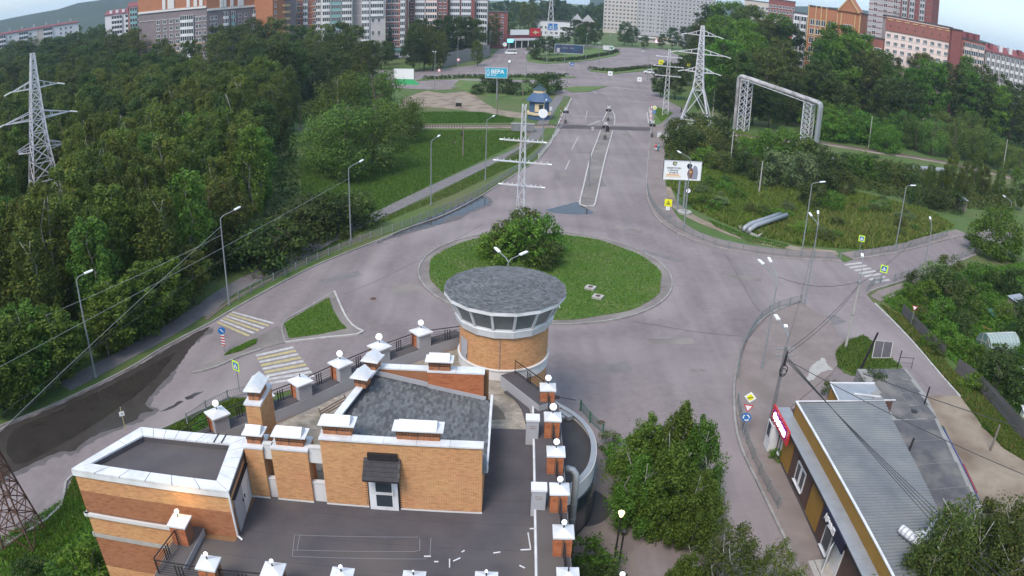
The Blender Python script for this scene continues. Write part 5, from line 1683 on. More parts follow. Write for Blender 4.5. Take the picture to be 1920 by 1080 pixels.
# ---------------------------------------------------------------- signs
def sign_post(name, label, base, h, faces, rz=None, r=.04, grp=None, mm='pole', noPole=False):
    """faces: (kind, z, size)"""
    B = G(*base) if len(base) == 2 else base[:2]
    a = math.atan2(B[0], B[1]) if rz is None else rz
    t = thing(name, label, 'road sign', (*B, 0), -a, group=grp)
    b = MB(); b.tube([(0, .04, 0), (0, .04, h)], r, 6); b.build('post', M[mm], t, local=True)
    for kind, z, s in faces:
        sign_face(t, kind, z, s)
    return t
def sign_face(t, kind, z, s):
    def quad(nm, m, w, h, y, dz=0, rot=0):
        b = MB()
        c, n = math.cos(rot), math.sin(rot)
        P = [(x * c - zz * n, zz * c + x * n) for x, zz in ((-w, -h), (w, -h), (w, h), (-w, h))]
        b.add([(x, y, z + dz + zz) for x, zz in P] + [(x, y + .02, z + dz + zz) for x, zz in P], [(0, 1, 2, 3), (7, 6, 5, 4), (0, 4, 5, 1), (1, 5, 6, 2), (2, 6, 7, 3), (3, 7, 4, 0)])
        return b.build(nm, M[m], t, local=True)
    def tri(nm, m, r, y, down=False, dz=0):
        b = MB(); k = -1 if down else 1
        P = [(r * math.sin(q), k * r * math.cos(q)) for q in (0, 2.094, 4.189)]
        if not down: P = P[::-1]
        b.add([(x, y, z + dz + zz) for x, zz in P] + [(x, y + .02, z + dz + zz) for x, zz in P], [(0, 1, 2), (5, 4, 3)] + [(k_, k_ + 3, (k_ + 1) % 3 + 3, (k_ + 1) % 3) for k_ in range(3)])
        return b.build(nm, M[m], t, local=True)
    def disc(nm, m, r, y, r0=0):
        b = MB()
        b.tube([(0, y, z), (0, y + .02, z)], r, 20)
        return b.build(nm, M[m], t, local=True)
    if kind == 'cross':
        quad('border', 'sign_fl', s * 1.25, s * 1.25, .0); quad('panel', 'sign_b', s * .86, s * .86, -.024); tri('triangle', 'sign_w', s * .8, -.048, dz=-.12 * s)
        b = MB()
        for p, q in (((-.05, .2), (.02, -.05)), ((.02, -.05), (-.12, -.3)), ((.02, -.05), (.14, -.3)), ((-.05, .14), (.12, .02))): b.beam((p[0] * s, -.07, z + p[1] * s - .05 * s), (q[0] * s, -.07, z + q[1] * s - .05 * s), .08 * s, .02)
        b.build('walking_figure', M['black'], t, local=True)
    elif kind == 'warn':
        quad('panel', 'sign_y', s, s * 1.0, 0); tri('triangle', 'black', s * .72, -.024, dz=-.1 * s); tri('inner', 'sign_y', s * .5, -.048, dz=-.1 * s)
        b = MB(); b.box(-.16 * s, .16 * s, -.07, -.05, z - .25 * s, z + .05 * s); b.build('pictogram', M['black'], t, local=True)
    elif kind == 'plate':
        quad('plate', 'sign_w', s * .55, s * .5, 0)
        b = MB(); b.beam((-.2 * s, -.03, z), (.2 * s, -.03, z + .15 * s), .1 * s, .02); b.build('arrow', M['black'], t, local=True)
    elif kind == 'main':
        quad('border', 'sign_w', s * .75, s * .75, 0, rot=math.pi / 4); quad('panel', 'sign_y', s * .48, s * .48, -.024, rot=math.pi / 4)
        b = MB(); b.beam((-.45 * s, -.05, z - .2 * s), (.45 * s, -.05, z + .2 * s), .12 * s, .02); b.build('stroke', M['black'], t, local=True)
    elif kind == 'yield':
        tri('border', 'sign_r', s, 0, True); tri('panel', 'sign_w', s * .68, -.024, True)
    elif kind == 'round':
        disc('panel', 'sign_b', s, 0)
        for k in range(3):
            b = MB(); a0 = k * 2.094
            for i in range(5):
                p, q = a0 + i * .3, a0 + (i + 1) * .3; b.beam((s * .6 * math.sin(p), -.03, z + s * .6 * math.cos(p)), (s * .6 * math.sin(q), -.03, z + s * .6 * math.cos(q)), .24 * s, .02, up=(0, 1, 0))
            b.build('arrow', M['sign_w'], t, local=True)
    elif kind == 'keep':
        disc('panel', 'sign_b', s, 0); b = MB(); b.beam((-.35 * s, -.03, z + .5 * s), (.4 * s, -.03, z - .45 * s), .2 * s, .02, up=(0, 1, 0)); b.build('arrow', M['sign_w'], t, local=True)
    elif kind == 'stripes':
        quad('panel', 'sign_w', s * .45, s * 1.6, 0)
        for k in range(4):
            b = MB(); zz = z - 1.3 * s + k * .8 * s; b.add([(-.45 * s, -.012, zz), (.45 * s, -.012, zz - .3 * s), (.45 * s, -.012, zz + .1 * s), (-.45 * s, -.012, zz + .4 * s)], [(0, 1, 2, 3)]); b.build('stripe', M['sign_r'], t, local=True)
    elif kind == 'disc':
        disc('panel', 'sign_w', s, 0)
    elif kind == 'dark':
        disc('panel', 'sign_w', s * .9, .0); b = MB(); b.tube([(s * math.cos(q), -.02, z + s * math.sin(q)) for q in [k * math.pi / 8 for k in range(17)]], .09 * s + .03, 5); b.build('border', M['black'], t, local=True)
    elif kind == 'red':
        disc('border', 'sign_r', s, 0); disc('panel', 'sign_w', s * .7, -.024)
    elif kind == 'blue':
        quad('panel', 'sign_b', s, s * .7, 0); b = MB(); b.beam((-.5 * s, -.03, z), (.5 * s, -.03, z), .18 * s, .02, up=(0, 1, 0)); b.build('arrow', M['sign_w'], t, local=True)
    elif kind == 'white':
        quad('panel', 'sign_w', s, s, 0); b = MB(); b.beam((-.35 * s, -.03, z), (.35 * s, -.03, z + .2 * s), .2 * s, .02, up=(0, 1, 0)); b.beam((.0, -.03, z - .4 * s), (.0, -.03, z + .2 * s), .2 * s, .02, up=(0, 1, 0)); b.build('arrow', M['black'], t, local=True)
L2 = G(430, 572)
sign_post('crossing_sign', 'pedestrian crossing sign fixed on the lamp left of the striped crossing', (L2[0] + .1, L2[1] - .3), 2.9, [('cross', 2.55, .36)], mm='sign_fl')
sign_post('crossing_sign', 'pedestrian crossing sign turned edge-on beside the tall chimney', (449, 735), 2.9, [('cross', 2.5, .36)], rz=.55)
sign_post('crossing_sign', 'pedestrian crossing sign at the far kerb of the right-hand crossing', (1610, 480), 3.0, [('cross', 2.6, .36)])
sign_post('crossing_sign', 'pedestrian crossing sign at the near kerb of the right-hand crossing', (1652, 533), 2.8, [('cross', 2.1, .4)])
sign_post('warning_sign', 'yellow warning sign with a white plate on the left edge of the right pavement', (1250, 412), 3.2, [('warn', 2.6, .55), ('plate', 1.75, .5)])
sign_post('junction_signs', 'post with yellow diamond, give-way and blue roundabout signs inside the right fence', (1391, 822), 4.0, [('main', 3.75, .45), ('yield', 2.85, .45), ('round', 1.95, .4)])
sign_post('keep_right_sign', 'blue round keep-right sign above a red and white striped board', (421, 660), 2.3, [('keep', 2.2, .36), ('stripes', 1.2, .36)])
sign_post('give_way_sign', 'small give-way sign seen at the edge of the garden bushes', (1707, 612), 2.4, [('yield', 2.3, .4)])
sign_post('marker_post', 'slim yellow and white marker post behind the flat-roofed wing', (236, 808), 2.2, [('plate', 1.6, .4)], mm='yellow')
sign_post('round_white_sign', 'big white disc sign on a post before the blue booth', (1016, 266), 6.5, [('disc', 6.2, 1.0)])
sign_post('blue_road_sign', 'small blue arrow sign beside the two-headed lamp', (1072, 134), 3.2, [('blue', 3.0, .75)])
sign_post('lane_sign', 'white square lane sign, left of two, at the highway mouth', (1143, 160), 4.6, [('white', 4.3, .8)])
sign_post('lane_sign', 'white square lane sign, right of two, at the highway mouth', (1198, 168), 4.0, [('white', 3.6, .75)])
sign_post('priority_sign', 'yellow diamond and blue sign on the grass patch by the crossing', (1226, 224), 3.3, [('main', 3.2, .6), ('blue', 2.0, .45)])
sign_post('yellow_sign', 'yellow square sign before the bushes left of the narrow mast', (1238, 140), 6.0, [('warn', 5.4, 1.0)])
sign_post('yellow_sign', 'smaller yellow sign beyond the big pylon at the road bend', (1291, 133), 3.2, [('warn', 3.0, .8)])
sign_post('round_dark_sign', 'round dark-rimmed sign on the far lamp behind the blue billboard', (954, 151), 7.5, [('dark', 7.0, .7)])
sign_post('round_dark_sign', 'round sign with dark rim on the lamp by the white billboard', (1283, 428), 6.0, [('dark', 5.6, .42)], rz=.1)
sign_post('red_round_sign', 'red and white round sign under the lamp before the grey wall', (859, 130), 4.2, [('red', 3.9, .7)])
sign_post('red_round_sign', 'small red and white sign left of the grey wall beside a yellow post', (823, 152), 5.5, [('red', 3.8, .6)], mm='yellow')

# ---------------------------------------------------------------- kerbside fences
pm = MB(); pm.box(-.06, .06, -.06, .06, 0, 1.02); POST = pm.mesh('post', M['fence'])
pn = MB()
for z in (.22, .9): pn.box(.06, 1.94, -.018, .018, z - .02, z + .02)
for k in range(11):
    x = .2 + k * .16; pn.box(x - .01, x + .01, -.01, .01, .24, .88)
PANEL = pn.mesh('panel', M['fence'])
def fence(label, px, z=0, green=False, off=0.0):
    pts = smoothline(GL(px), 1.0)
    if off: pts = offs(pts, off)
    E = even(pts, 2.0)
    t = thing('kerb_fence', label, 'fence', (*E[0], z), group='low metal kerb fences')
    for k, p in enumerate(E):
        put('post', POST, t, loc=(p[0] - E[0][0], p[1] - E[0][1], 0))
        if k < len(E) - 1:
            q = E[k + 1]
            l = math.hypot(q[0] - p[0], q[1] - p[1])
            put('panel', PANEL, t, loc=(p[0] - E[0][0], p[1] - E[0][1], 0), rz=math.atan2(q[1] - p[1], q[0] - p[0]), s=(l / 2, 1, 1))
    return t
fence('low metal fence along the left kerb between verge and road', [(448, 562), (520, 525), (600, 487), (690, 450), (760, 426), (840, 392), (900, 364), (960, 325), (1000, 298), (1022, 275)], .02)
fence('low metal fence curving along the far kerb below the white billboard', [(1213, 352), (1218, 375), (1235, 402), (1268, 428), (1330, 456), (1400, 472), (1480, 482), (1575, 487)], .1)
fence('low metal fence along the far kerb right of the right-hand crossing', [(1602, 484), (1690, 469), (1740, 455), (1775, 444)], .1)
fence('low metal fence on the near kerb right of the right-hand crossing', [(1676, 528), (1705, 518), (1760, 500), (1830, 474)], .06)
fence('short fence rounding the corner left of the near crossing sign', [(1626, 550), (1632, 538), (1650, 531)], .08)
fence('pale fence sweeping round the pavement corner beside the right junction', [(1502, 568), (1455, 582), (1425, 602), (1402, 636), (1388, 668), (1381, 710)], .085)
fence('low fence along the pavement kerb in front of the shop pavilion', [(1382, 758), (1390, 800), (1402, 840), (1425, 895), (1458, 955)], .085)
fence('low fence along the grass strip behind the tall chimney', [(352, 795), (400, 763), (445, 745), (475, 738)], .0)
t = fence('green fence beside the round annexe, half hidden by the birch', [(1088, 770), (1105, 792), (1130, 815)], 0)
for c in t.children:
    c.data = c.data.copy(); c.data.materials[0] = M['fence_g']
# ---------------------------------------------------------------- level crossing furniture
def signal(base, label, h=3.4, grp='level crossing signals'):
    B = G(*base); a = -math.atan2(B[0], B[1])
    t = thing('crossing_signal', label, 'signal', (*B, 0), a, group=grp)
    b = MB(); b.tube([(0, 0, 0), (0, 0, h)], .08, 8); b.build('post', M['fence'], t, local=True)
    b = MB()
    for s in (-1, 1): b.tube([(s * .38, -.05, h - .5), (s * .38, .12, h - .5)], .3, 14)
    b.box(-.7, .7, .0, .04, h - .8, h - .2); hd = b.build('lamp_board', M['black'], t, local=True)
    b = MB()
    for s in (-1, 1): b.beam((-.4, -.1, h + .35 - s * .3), (.4, -.1, h + .35 + s * .3), .11, .02, up=(0, 1, 0))
    b.build('warning_cross', M['sign_w'], t, local=True)
    b = MB(); b.box(-.32, .32, -.25, .25, .1, 1.0); b.build('drive_box', M['membrane'], t, local=True)
    b = MB(); b.box(.34, .8, -.12, .12, .55, .8); b.build('counterweight', M['fence'], t, local=True)
    return t
signal((1060, 232), 'railway signal and barrier drive on the left before the booth')
signal((1140, 228), 'railway signal with crossed boards on the far median tip')
signal((1134, 262), 'railway signal at the near end of the median')
signal((1222, 258), 'railway signal and barrier drive on the right kerb')
def barrier(p, q, label):
    P, Q = G(*p), G(*q)
    t = thing('barrier_arm', label, 'barrier', (*P, 0), group='level crossing barriers')
    d = Vector((Q[0] - P[0], Q[1] - P[1], 0)); L = d.length; d.normalize()
    tip = d * min(L, 6.0) * .35 + Vector((0, 0, 5.2))
    for k in range(8):
        a, c = Vector((0, 0, 1)).lerp(tip, k / 8), Vector((0, 0, 1)).lerp(tip, (k + 1) / 8)
        b = MB(); b.beam(a, c, .12); b.build('stripe', M['sign_r' if k % 2 else 'sign_w'], t, local=True)
    b = MB(); b.box(-.25, .25, -.25, .25, 0, 1.15); b.build('drive', M['fence'], t, local=True)
barrier((1052, 240), (1030, 262), 'raised striped barrier arm on the left pavement')
barrier((1219, 235), (1222, 208), 'raised striped barrier arm on the right kerb')
for P_, lab, mm in (((1236, 258), 'white relay cabinet on the right pavement by the tracks', 'white'), ((1138, 247), 'dark relay cabinet on the median between signals', 'black'), ((1249, 262), 'pale relay box at the bushes right of the tracks', 'white_r'), ((1111, 246), 'small concrete marker on the carriageway edge of the crossing', 'conc_pale')):
    B = G(*P_); t = thing('relay_cabinet', lab, 'cabinet', (*B, 0))
    w = .28 if 'marker' in lab else .5
    b = MB(); b.box(-w, w, -.3, .3, .1, 1.3 if w > .3 else .9); b.build('case', M[mm], t, local=True)
    b = MB(); b.box(-w - .05, w + .05, -.35, .35, 1.3 if w > .3 else .9, 1.38 if w > .3 else .96); b.build('lid', M['grey_panel'], t, local=True); b = MB(); b.box(-w * .8, w * .8, -.25, .25, 0, .1); b.build('foot', M['concrete'], t, local=True)
# railings of posts along the crossing pavements
for k, (P_, n) in enumerate((([(1036, 262), (1048, 246)], 6), ([(1058, 215), (1070, 190)], 10), ([(1010, 298), (1034, 268)], 8), ([(1217, 208), (1221, 222)], 4))):
    L = even(GL(P_), 1.5)
    t = thing('bollard_row', ['striped post railing left of the tracks', 'striped post railing beyond the booth', 'striped post railing before the tracks on the left', 'striped post railing on the right kerb by the grass patch'][k], 'railing', (*L[0], 0))
    for p in L:
        b = MB(); b.beam((p[0] - L[0][0], p[1] - L[0][1], 0), (p[0] - L[0][0], p[1] - L[0][1], 1.1), .14); b.build('post', M['white_r'], t, local=True)
    b = MB()
    for p, q in zip(L, L[1:]):
        b.beam((p[0] - L[0][0], p[1] - L[0][1], 1.0), (q[0] - L[0][0], q[1] - L[0][1], 1.0), .09)
    b.build('rail', M['fence'], t, local=True)
# crossing keeper's booth: an octagon with stepped blue roof
B = (5.2, 190.2)
t = thing('keeper_booth', 'blue octagonal crossing-keeper booth with cream band and stepped roof', 'booth', (*B, 0)); t.scale = (1.25, 1.25, 1.12)
M['boothblue'] = mat('booth blue', (.06, .105, .19), (.08, .13, .22), 1, .6)
M['cream'] = mat('cream', (.72, .55, .34), (.66, .5, .3), 1, .7)
b = MB(); b.lathe((0, 0), [(2.3, 0), (2.3, 1.1)], 8); b.build('base', M['boothblue'], t, local=True)
b = MB(); b.lathe((0, 0), [(2.55, 1.1), (2.55, 1.6), (2.2, 1.62)], 8); b.build('balcony', M['cream'], t, local=True)
b = MB(); b.lathe((0, 0), [(2.1, 1.62), (2.1, 4.2)], 8); b.build('wall', M['boothblue'], t, local=True)
b = MB(); b.box(-.9, .9, -2.02, -1.9, 1.9, 3.7); w = b.build('window', M['cream'], t, local=True)
b = MB(); b.box(-.1, .75, -2.06, -2.021, 2.5, 3.5); b.build('pane', M['glass'], w, local=True)
b = MB(); b.lathe((0, 0), [(2.1, 4.2), (2.75, 4.15), (2.7, 4.3), (1.35, 6.0), (1.3, 6.02)], 8); b.build('roof', M['boothblue'], t, local=True)
b = MB(); b.lathe((0, 0), [(1.35, 6.0), (1.35, 6.6)], 8); b.build('lantern', M['cream'], t, local=True)
b = MB(); b.lathe((0, 0), [(1.3, 6.6), (1.5, 6.6), (.5, 7.4), (.45, 7.4), (.45, 7.7), (.1, 7.9)], 8); b.build('cap_roof', mat('dark slate', (.04, .07, .08), rough=.6), t, local=True)
b = MB(); b.tube([(2.3, -1.2, 2.2), (2.3, -1.2, 3.0)], .3, 8); b.build('air_unit', M['white'], t, local=True)
# grey container and small things by the tracks
B = G(980, 246); t = thing('grey_container', 'long low grey equipment container beside the tracks', 'container', (*B, 0))
b = MB(); b.box(-2.6, 2.6, -.8, .8, .1, 1.7); b.build('body', mat('container paint', (.19, .18, .22), (.23, .22, .26), 1, .7), t, local=True)
for k in range(5):
    b = MB(); b.box(-2.55 + k * 1.04, -2.55 + k * 1.04 + .98, -.84, -.801, .2, 1.6); b.build('panel', M['grey_panel' if k == 2 else 'fence'], t, local=True)
b = MB(); b.box(-2.7, 2.7, -.9, .9, 1.7, 1.8); b.build('lid', M['concrete'], t, local=True)
B = G(860, 199); t = thing('notice_stand', 'pale notice board on a dark stand in the dirt yard', 'notice board', (*B, 0))
b = MB(); b.box(-.8, .8, -.5, .5, 0, 1.0); b.build('stand', M['black'], t, local=True); b = MB(); b.box(-.85, .85, -.6, -.5, 1.0, 2.2); b.build('board', M['conc_pale'], t, local=True)
# people on the pavements
def person(base, label, top, legs, rz=0.0, h=1.72):
    B = G(*base)
    t = thing('person', label, 'person', (*B, .1), rz)
    k = h / 1.72
    me = bpy.data.meshes.new('body')
    J = [(0, 0, .95), (0, 0, 1.2), (0, .0, 1.42), (0, -.01, 1.52), (0, -.02, 1.6), (0, -.01, 1.7),
         (.1, 0, .9), (.11, -.1, .48), (.11, .02, .06), (.11, -.14, .03), (-.1, 0, .9), (-.11, .08, .5), (-.11, .2, .08), (-.11, .06, .03),
         (.2, 0, 1.4), (.25, .05, 1.14), (.25, -.05, .88), (.25, -.08, .8), (-.2, 0, 1.4), (-.25, -.04, 1.14), (-.26, -.12, .9), (-.26, -.15, .82)]
    E = [(0, 1), (1, 2), (2, 3), (3, 4), (4, 5), (0, 6), (6, 7), (7, 8), (8, 9), (0, 10), (10, 11), (11, 12), (12, 13), (2, 14), (14, 15), (15, 16), (16, 17), (2, 18), (18, 19), (19, 20), (20, 21)]
    Rd = [.15, .13, .15, .06, .1, .08, .1, .075, .05, .045, .1, .075, .05, .045, .07, .05, .04, .04, .07, .05, .04, .04]
    me.from_pydata([(x * k, y * k, z * k) for x, y, z in J], E, [])
    o = put('body', me, t)
    sk = o.modifiers.new('skin', 'SKIN')
    for v, r in zip(me.skin_vertices[0].data, Rd): v.radius = (r * k, r * k * .85)
    me.skin_vertices[0].data[0].use_root = True
    ss = o.modifiers.new('sub', 'SUBSURF'); ss.levels = 1; ss.render_levels = 1
    me.materials.append(mat('skin', (.42, .26, .19)))
    def garment(nm, prof, m, n=10):
        b = MB()
        for c, P in prof:
            b.tube(P, c[0] * k, 8, c[1] * k)
        b.build(nm, m, t, local=True, smooth=True)
    garment('jacket', [((.17, .19), [(0, 0, .88 * k), (0, 0, 1.42 * k)]), ((.09, .06), [(.2 * k, 0, 1.42 * k), (.25 * k, .05 * k, 1.14 * k), (.25 * k, -.05 * k, .9 * k)]), ((.09, .06), [(-.2 * k, 0, 1.42 * k), (-.25 * k, -.04 * k, 1.14 * k), (-.26 * k, -.12 * k, .92 * k)])], top)
    garment('trousers', [((.12, .07), [(.1 * k, 0, .92 * k), (.11 * k, -.1 * k, .48 * k), (.11 * k, .02 * k, .1 * k)]), ((.12, .07), [(-.1 * k, 0, .92 * k), (-.11 * k, .08 * k, .5 * k), (-.11 * k, .2 * k, .1 * k)])], legs)
    b = MB(); b.ball((0, .02 * k, 1.67 * k), .115 * k, 10, 7); b.build('hair', M['black'], t, local=True, smooth=True)
person((1229, 285), 'person in a red top and pale trousers walking on the right pavement', mat('red top', (.5, .05, .09)), M['white_r'], .3)
person((1234, 285), 'person in teal clothes walking beside the one in red', mat('teal coat', (.1, .33, .36)), mat('teal trousers', (.06, .2, .23)), .3)
person((1277, 212), 'person in black beside the left leg of the big pylon', M['black'], M['black'], 1.2, 1.8)

# ---------------------------------------------------------------- billboards
def board(name, label, base, w, z0, z1, posts, rz, face, back='fence', depth=.35, frame='white'):
    B = G(*base) if isinstance(base[0], int) else base
    t = thing(name, label, 'billboard', (*B, 0), rz)
    b = MB(); b.box(-w / 2, w / 2, 0, depth, z0, z1); b.build('box', M[back], t, local=True)
    b = MB(); b.box(-w / 2 + .12, w / 2 - .12, -.03, -.002, z0 + .12, z1 - .12); b.build('poster', M[face] if isinstance(face, str) else face, t, local=True)
    b = MB()
    for a in ((-w / 2, w / 2, z0, z0 + .12), (-w / 2, w / 2, z1 - .12, z1), (-w / 2, -w / 2 + .12, z0 + .12, z1 - .12), (w / 2 - .12, w / 2, z0 + .12, z1 - .12)): b.box(a[0], a[1], -.06, -.002, a[2], a[3])
    b.build('frame', M[frame], t, local=True)
    for x in posts:
        b = MB(); b.tube([(x, depth / 2, 0), (x, depth / 2, z0)], .16, 8); b.build('post', M['pole'], t, local=True)
    return t
def text(parent, body, x, z, size, m, y=-.05, name='lettering', bold=.0):
    c = bpy.data.curves.new(name, 'FONT')
    c.body = body; c.size = size; c.extrude = .008; c.offset = bold; c.align_x = 'LEFT'
    c.materials.append(m)
    o = bpy.data.objects.new(name, c); COL.objects.link(o)
    me = bpy.data.meshes.new_from_object(o.evaluated_get(bpy.context.evaluated_depsgraph_get()))
    bpy.data.objects.remove(o)
    o = put(name, me, parent)
    o.location = (x, y, z); o.rotation_euler = (math.pi / 2, 0, 0)
    return o
def scrawl(parent, x, z, w, h, m):       # print too small to read in the photograph: letter-like strokes only
    b, rg, u = MB(), random.Random(int(w * 97 + z * 13)), x
    while u < x + w - h * .3:
        g = h * rg.uniform(.55, .8)
        b.beam((u, -.05, z), (u, -.05, z + h), h * .2, .015, up=(0, 1, 0))
        k = rg.random()
        if k < .7: b.beam((u, -.05, z + h * rg.choice((.1, .5, .9))), (u + g * .7, -.05, z + h * rg.choice((.1, .5, .9))), h * .17, .015, up=(0, 1, 0))
        if k > .3: b.beam((u + g * .7, -.05, z), (u + g * .7, -.05, z + h), h * .2, .015, up=(0, 1, 0))
        u += g + h * .28
    return b.build('small_print', m, parent, local=True)
M['vera'] = mat('turquoise poster', (.02, .33, .50), (.03, .38, .52), .3, .5)
vb = board('billboard', 'turquoise billboard with white ВЕРА lettering on one post', (929, 187), 6.4, 6.4, 9.5, (0.3,), rad(3), 'vera', 'sign_b')
text(vb, 'BEPA', -1.55, 7.75, 1.72, M['sign_w'], bold=.03)
scrawl(vb, -1.5, 7.05, .75, .42, M['sign_w']); scrawl(vb, -.6, 7.05, .75, .42, M['sign_w'])
b = MB()
for s in (-1, 1):
    b.tube([(-2.35 + s * .12, -.05, 7.0), (-2.35 + s * .38, -.05, 7.5), (-2.35 + s * .42, -.05, 8.1), (-2.35 + s * .3, -.05, 8.6), (-2.35 + s * .12, -.05, 8.9)], .07, 6)
b.tube([(-2.35, -.05, 6.9), (-2.35, -.05, 9.1)], .05, 6); b.build('leaf_emblem', M['sign_w'], vb, local=True)
bc = G(1283, 397)
wb = board('billboard', 'white advertising billboard on twin posts with dark printed figure and orange bar', (bc[0] - .9, bc[1]), 6.0, 5.0, 8.0, (-.25, .75), rad(4), 'sign_w', 'navy')
M['orange'] = mat('orange print', (.75, .36, .10)); M['pale'] = mat('peach print', (.75, .62, .5)); M['print_skin'] = mat('printed brown', (.20, .10, .07)); M['print_grey'] = mat('printed grey', (.26, .27, .33))
for x, z, w in ((-2.45, 6.72, 2.2), (-2.25, 6.34, 1.75), (-2.05, 5.97, 1.3)): scrawl(wb, x, z, w, .24, M['black'])
b = MB(); b.box(-2.5, -.55, -.05, -.031, 5.72, 5.86); b.build('orange_bar', M['orange'], wb, local=True)
b = MB(); b.box(-2.7, -.2, -.038, -.031, 5.35, 5.72); b.build('pale_band', M['pale'], wb, local=True)
b = MB(); b.tube([(-1.3 + .3 * math.cos(q), -.05, 7.55 + .22 * math.sin(q)) for q in [k * math.pi / 8 for k in range(15)]], .07, 6); b.build('round_emblem', M['black'], wb, local=True)
b = MB(); b.tube([(-1.3 + .2 * math.cos(q), -.06, 7.55 + .12 * math.sin(q)) for q in [k * math.pi / 6 for k in range(8)]], .05, 6); b.build('round_emblem_core', M['sign_y'], wb, local=True)
def flat(P, m, y, nm):
    b = MB(); b.add([(x, y, z) for x, z in P], [tuple(range(len(P)))]); return b.build(nm, m, wb, local=True)
flat([(.75, 6.9), (.6, 7.3), (.8, 7.6), (1.2, 7.65), (1.5, 7.4), (1.35, 7.0), (1.0, 6.75)], M['navy'], -.034, 'printed_cap')
flat([(.75, 6.0), (1.0, 5.3), (1.7, 5.25), (1.8, 6.3), (1.5, 7.0), (1.1, 6.9), (.85, 6.5)], M['print_skin'], -.038, 'printed_figure')
flat([(1.5, 5.2), (2.4, 5.2), (2.5, 6.2), (2.3, 7.1), (1.9, 7.4), (1.6, 7.1), (1.7, 6.2)], M['print_grey'], -.042, 'printed_coat')
flat([(1.05, 6.2), (1.5, 6.15), (1.45, 6.45), (1.1, 6.5)], M['orange'], -.046, 'printed_patch')
bs = G(1283, 400)
t = thing('billboard_footing', 'round pale concrete footing under the twin billboard posts', 'footing', (*bs, 0)); b = MB(); b.lathe((0, 0), [(1.1, 0), (1.15, .35), (.9, .4)], 14); b.build('block', M['conc_pale'], t, local=True); b = MB(); b.lathe((0, 0), [(.6, .4), (.55, .5)], 12); b.build('collar', M['concrete'], t, local=True)
M['green'] = mat('green tarp', (.02, .22, .07), (.03, .27, .09), .5, .7)
gb = board('billboard', 'blank white billboard above a green slanted stand', (757, 157), 7.0, 1.6, 5.2, (), rad(-6), 'sign_w', 'green')
b = MB(); b.add([(-2.6, 0, 1.6), (3.4, 0, 1.6), (6.2, -2.2, 0), (-2.6, -2.2, 0)], [(3, 2, 1, 0)]); b.add([(-3.3, .05, 0), (3.4, .05, 0), (3.4, .05, 1.6), (-3.3, .05, 1.6)], [(0, 1, 2, 3)]); b.build('stand', M['green'], gb, local=True)
M['darkposter'] = mat('dark poster', (.03, .035, .07), (.05, .05, .10), .4, .4, c3=(.03, .10, .16), s3=.15)
db = board('billboard', 'long dark advertising billboard among the hedges beyond the highway', (1066, 118), 13.0, 4.4, 8.6, (-1.8,), 0, 'darkposter', 'fence')
scrawl(db, -3.6, 6.5, 3.2, .8, M['print_grey']); scrawl(db, .4, 6.5, 1.8, .8, M['print_grey']); scrawl(db, -3.2, 7.9, 4.5, .3, M['print_grey'])
b = MB(); b.box(-5.6, -4.2, -.05, -.031, 4.8, 6.8); b.build('printed_figures', M['grey_panel'], db, local=True)

# ---------------------------------------------------------------- heating pipe bridge and lying pipes
pl, pr = Vector(G(1387, 243)), Vector(G(1520, 272))
zl, zr2 = ZT(1382, 142, pl), ZT(1533, 192, pr)
t = thing('pipe_bridge', 'raised pair of lagged heating pipes on lattice portals over the railway', 'pipe bridge', (*pl, 0))
dv = (pr - pl); dn = dv.normalized(); nn = Vector((-dn.y, dn.x))
M['lag'] = mat('torn pipe lagging', (.36, .34, .34), (.16, .14, .14), .9, .7, .3, 8, c3=(.46, .44, .44), s3=.4)
for s in (-.6, .6):
    o = nn * s
    b = MB(); A, C = (o.x - dn.x * .9, o.y - dn.y * .9, zl), (dv.x + o.x + dn.x * .8, dv.y + o.y + dn.y * .8, zr2)
    b.tube([A, Vector(A).lerp(Vector(C), .5), C], .5, 10); b.build('pipe_span', M['lag'], t, local=True)
    b = MB(); b.tube([C, (C[0] + dn.x * .5, C[1] + dn.y * .5, zr2 - .3), (C[0] + dn.x * .7, C[1] + dn.y * .7, zr2 - 1.0), (C[0] + dn.x * .6, C[1] + dn.y * .6, .0)], .5, 10); b.build('riser', M['galv'], t, local=True)
    b = MB(); b.tube([(A[0], A[1], zl), (A[0] - dn.x * .5, A[1] - dn.y * .5, zl - .6), (A[0] - dn.x * .5, A[1] - dn.y * .5, 0)], .45, 10); b.build('riser', M['lag'], t, local=True)
for c, z in ((Vector((0, 0)), zl), (dv, zr2)):
    b = MB()
    for sx in (-.2, 1.9):
        for sy in (-1.5, 1.5):
            q = c + dn * (sx if c.length == 0 else sx - 2.4) + nn * sy
            b.beam((*q, 0), (*q, z - .5), .2)
    for k in range(8):
        z0, z1 = (z - .5) * k / 8, (z - .5) * (k + 1) / 8
        for sx in (-.2, 1.9):
            q0, q1 = c + dn * (sx if c.length == 0 else sx - 2.4) - nn * 1.5, c + dn * (sx if c.length == 0 else sx - 2.4) + nn * 1.5
            b.beam((*q0, z0), (*q1, z1), .1); b.beam((*q1, z0), (*q0, z1), .1)
        for sy in (-1.5, 1.5):
            q0, q1 = c + dn * (-.2 if c.length == 0 else -2.6) + nn * sy, c + dn * (1.9 if c.length == 0 else -.5) + nn * sy
            b.beam((*q0, z0), (*q1, z1), .1); b.beam((*q1, z0), (*q0, z1), .1)
    b.build('portal', M['steel'], t, local=True)
b = MB()
for k in range(14):
    p = dv * (k / 13); zz = zl + (zr2 - zl) * k / 13 - .65
    b.beam((*(p - nn * 1.1), zz), (*(p + nn * 1.1), zz), .14)
b.build('cross_bars', M['steel'], t, local=True)
b = MB()
for s in (-1.1, 1.1): b.beam((nn.x * s, nn.y * s, zl - .7), (dv.x + nn.x * s, dv.y + nn.y * s, zr2 - .7), .16)
b.build('girder', M['steel'], t, local=True)
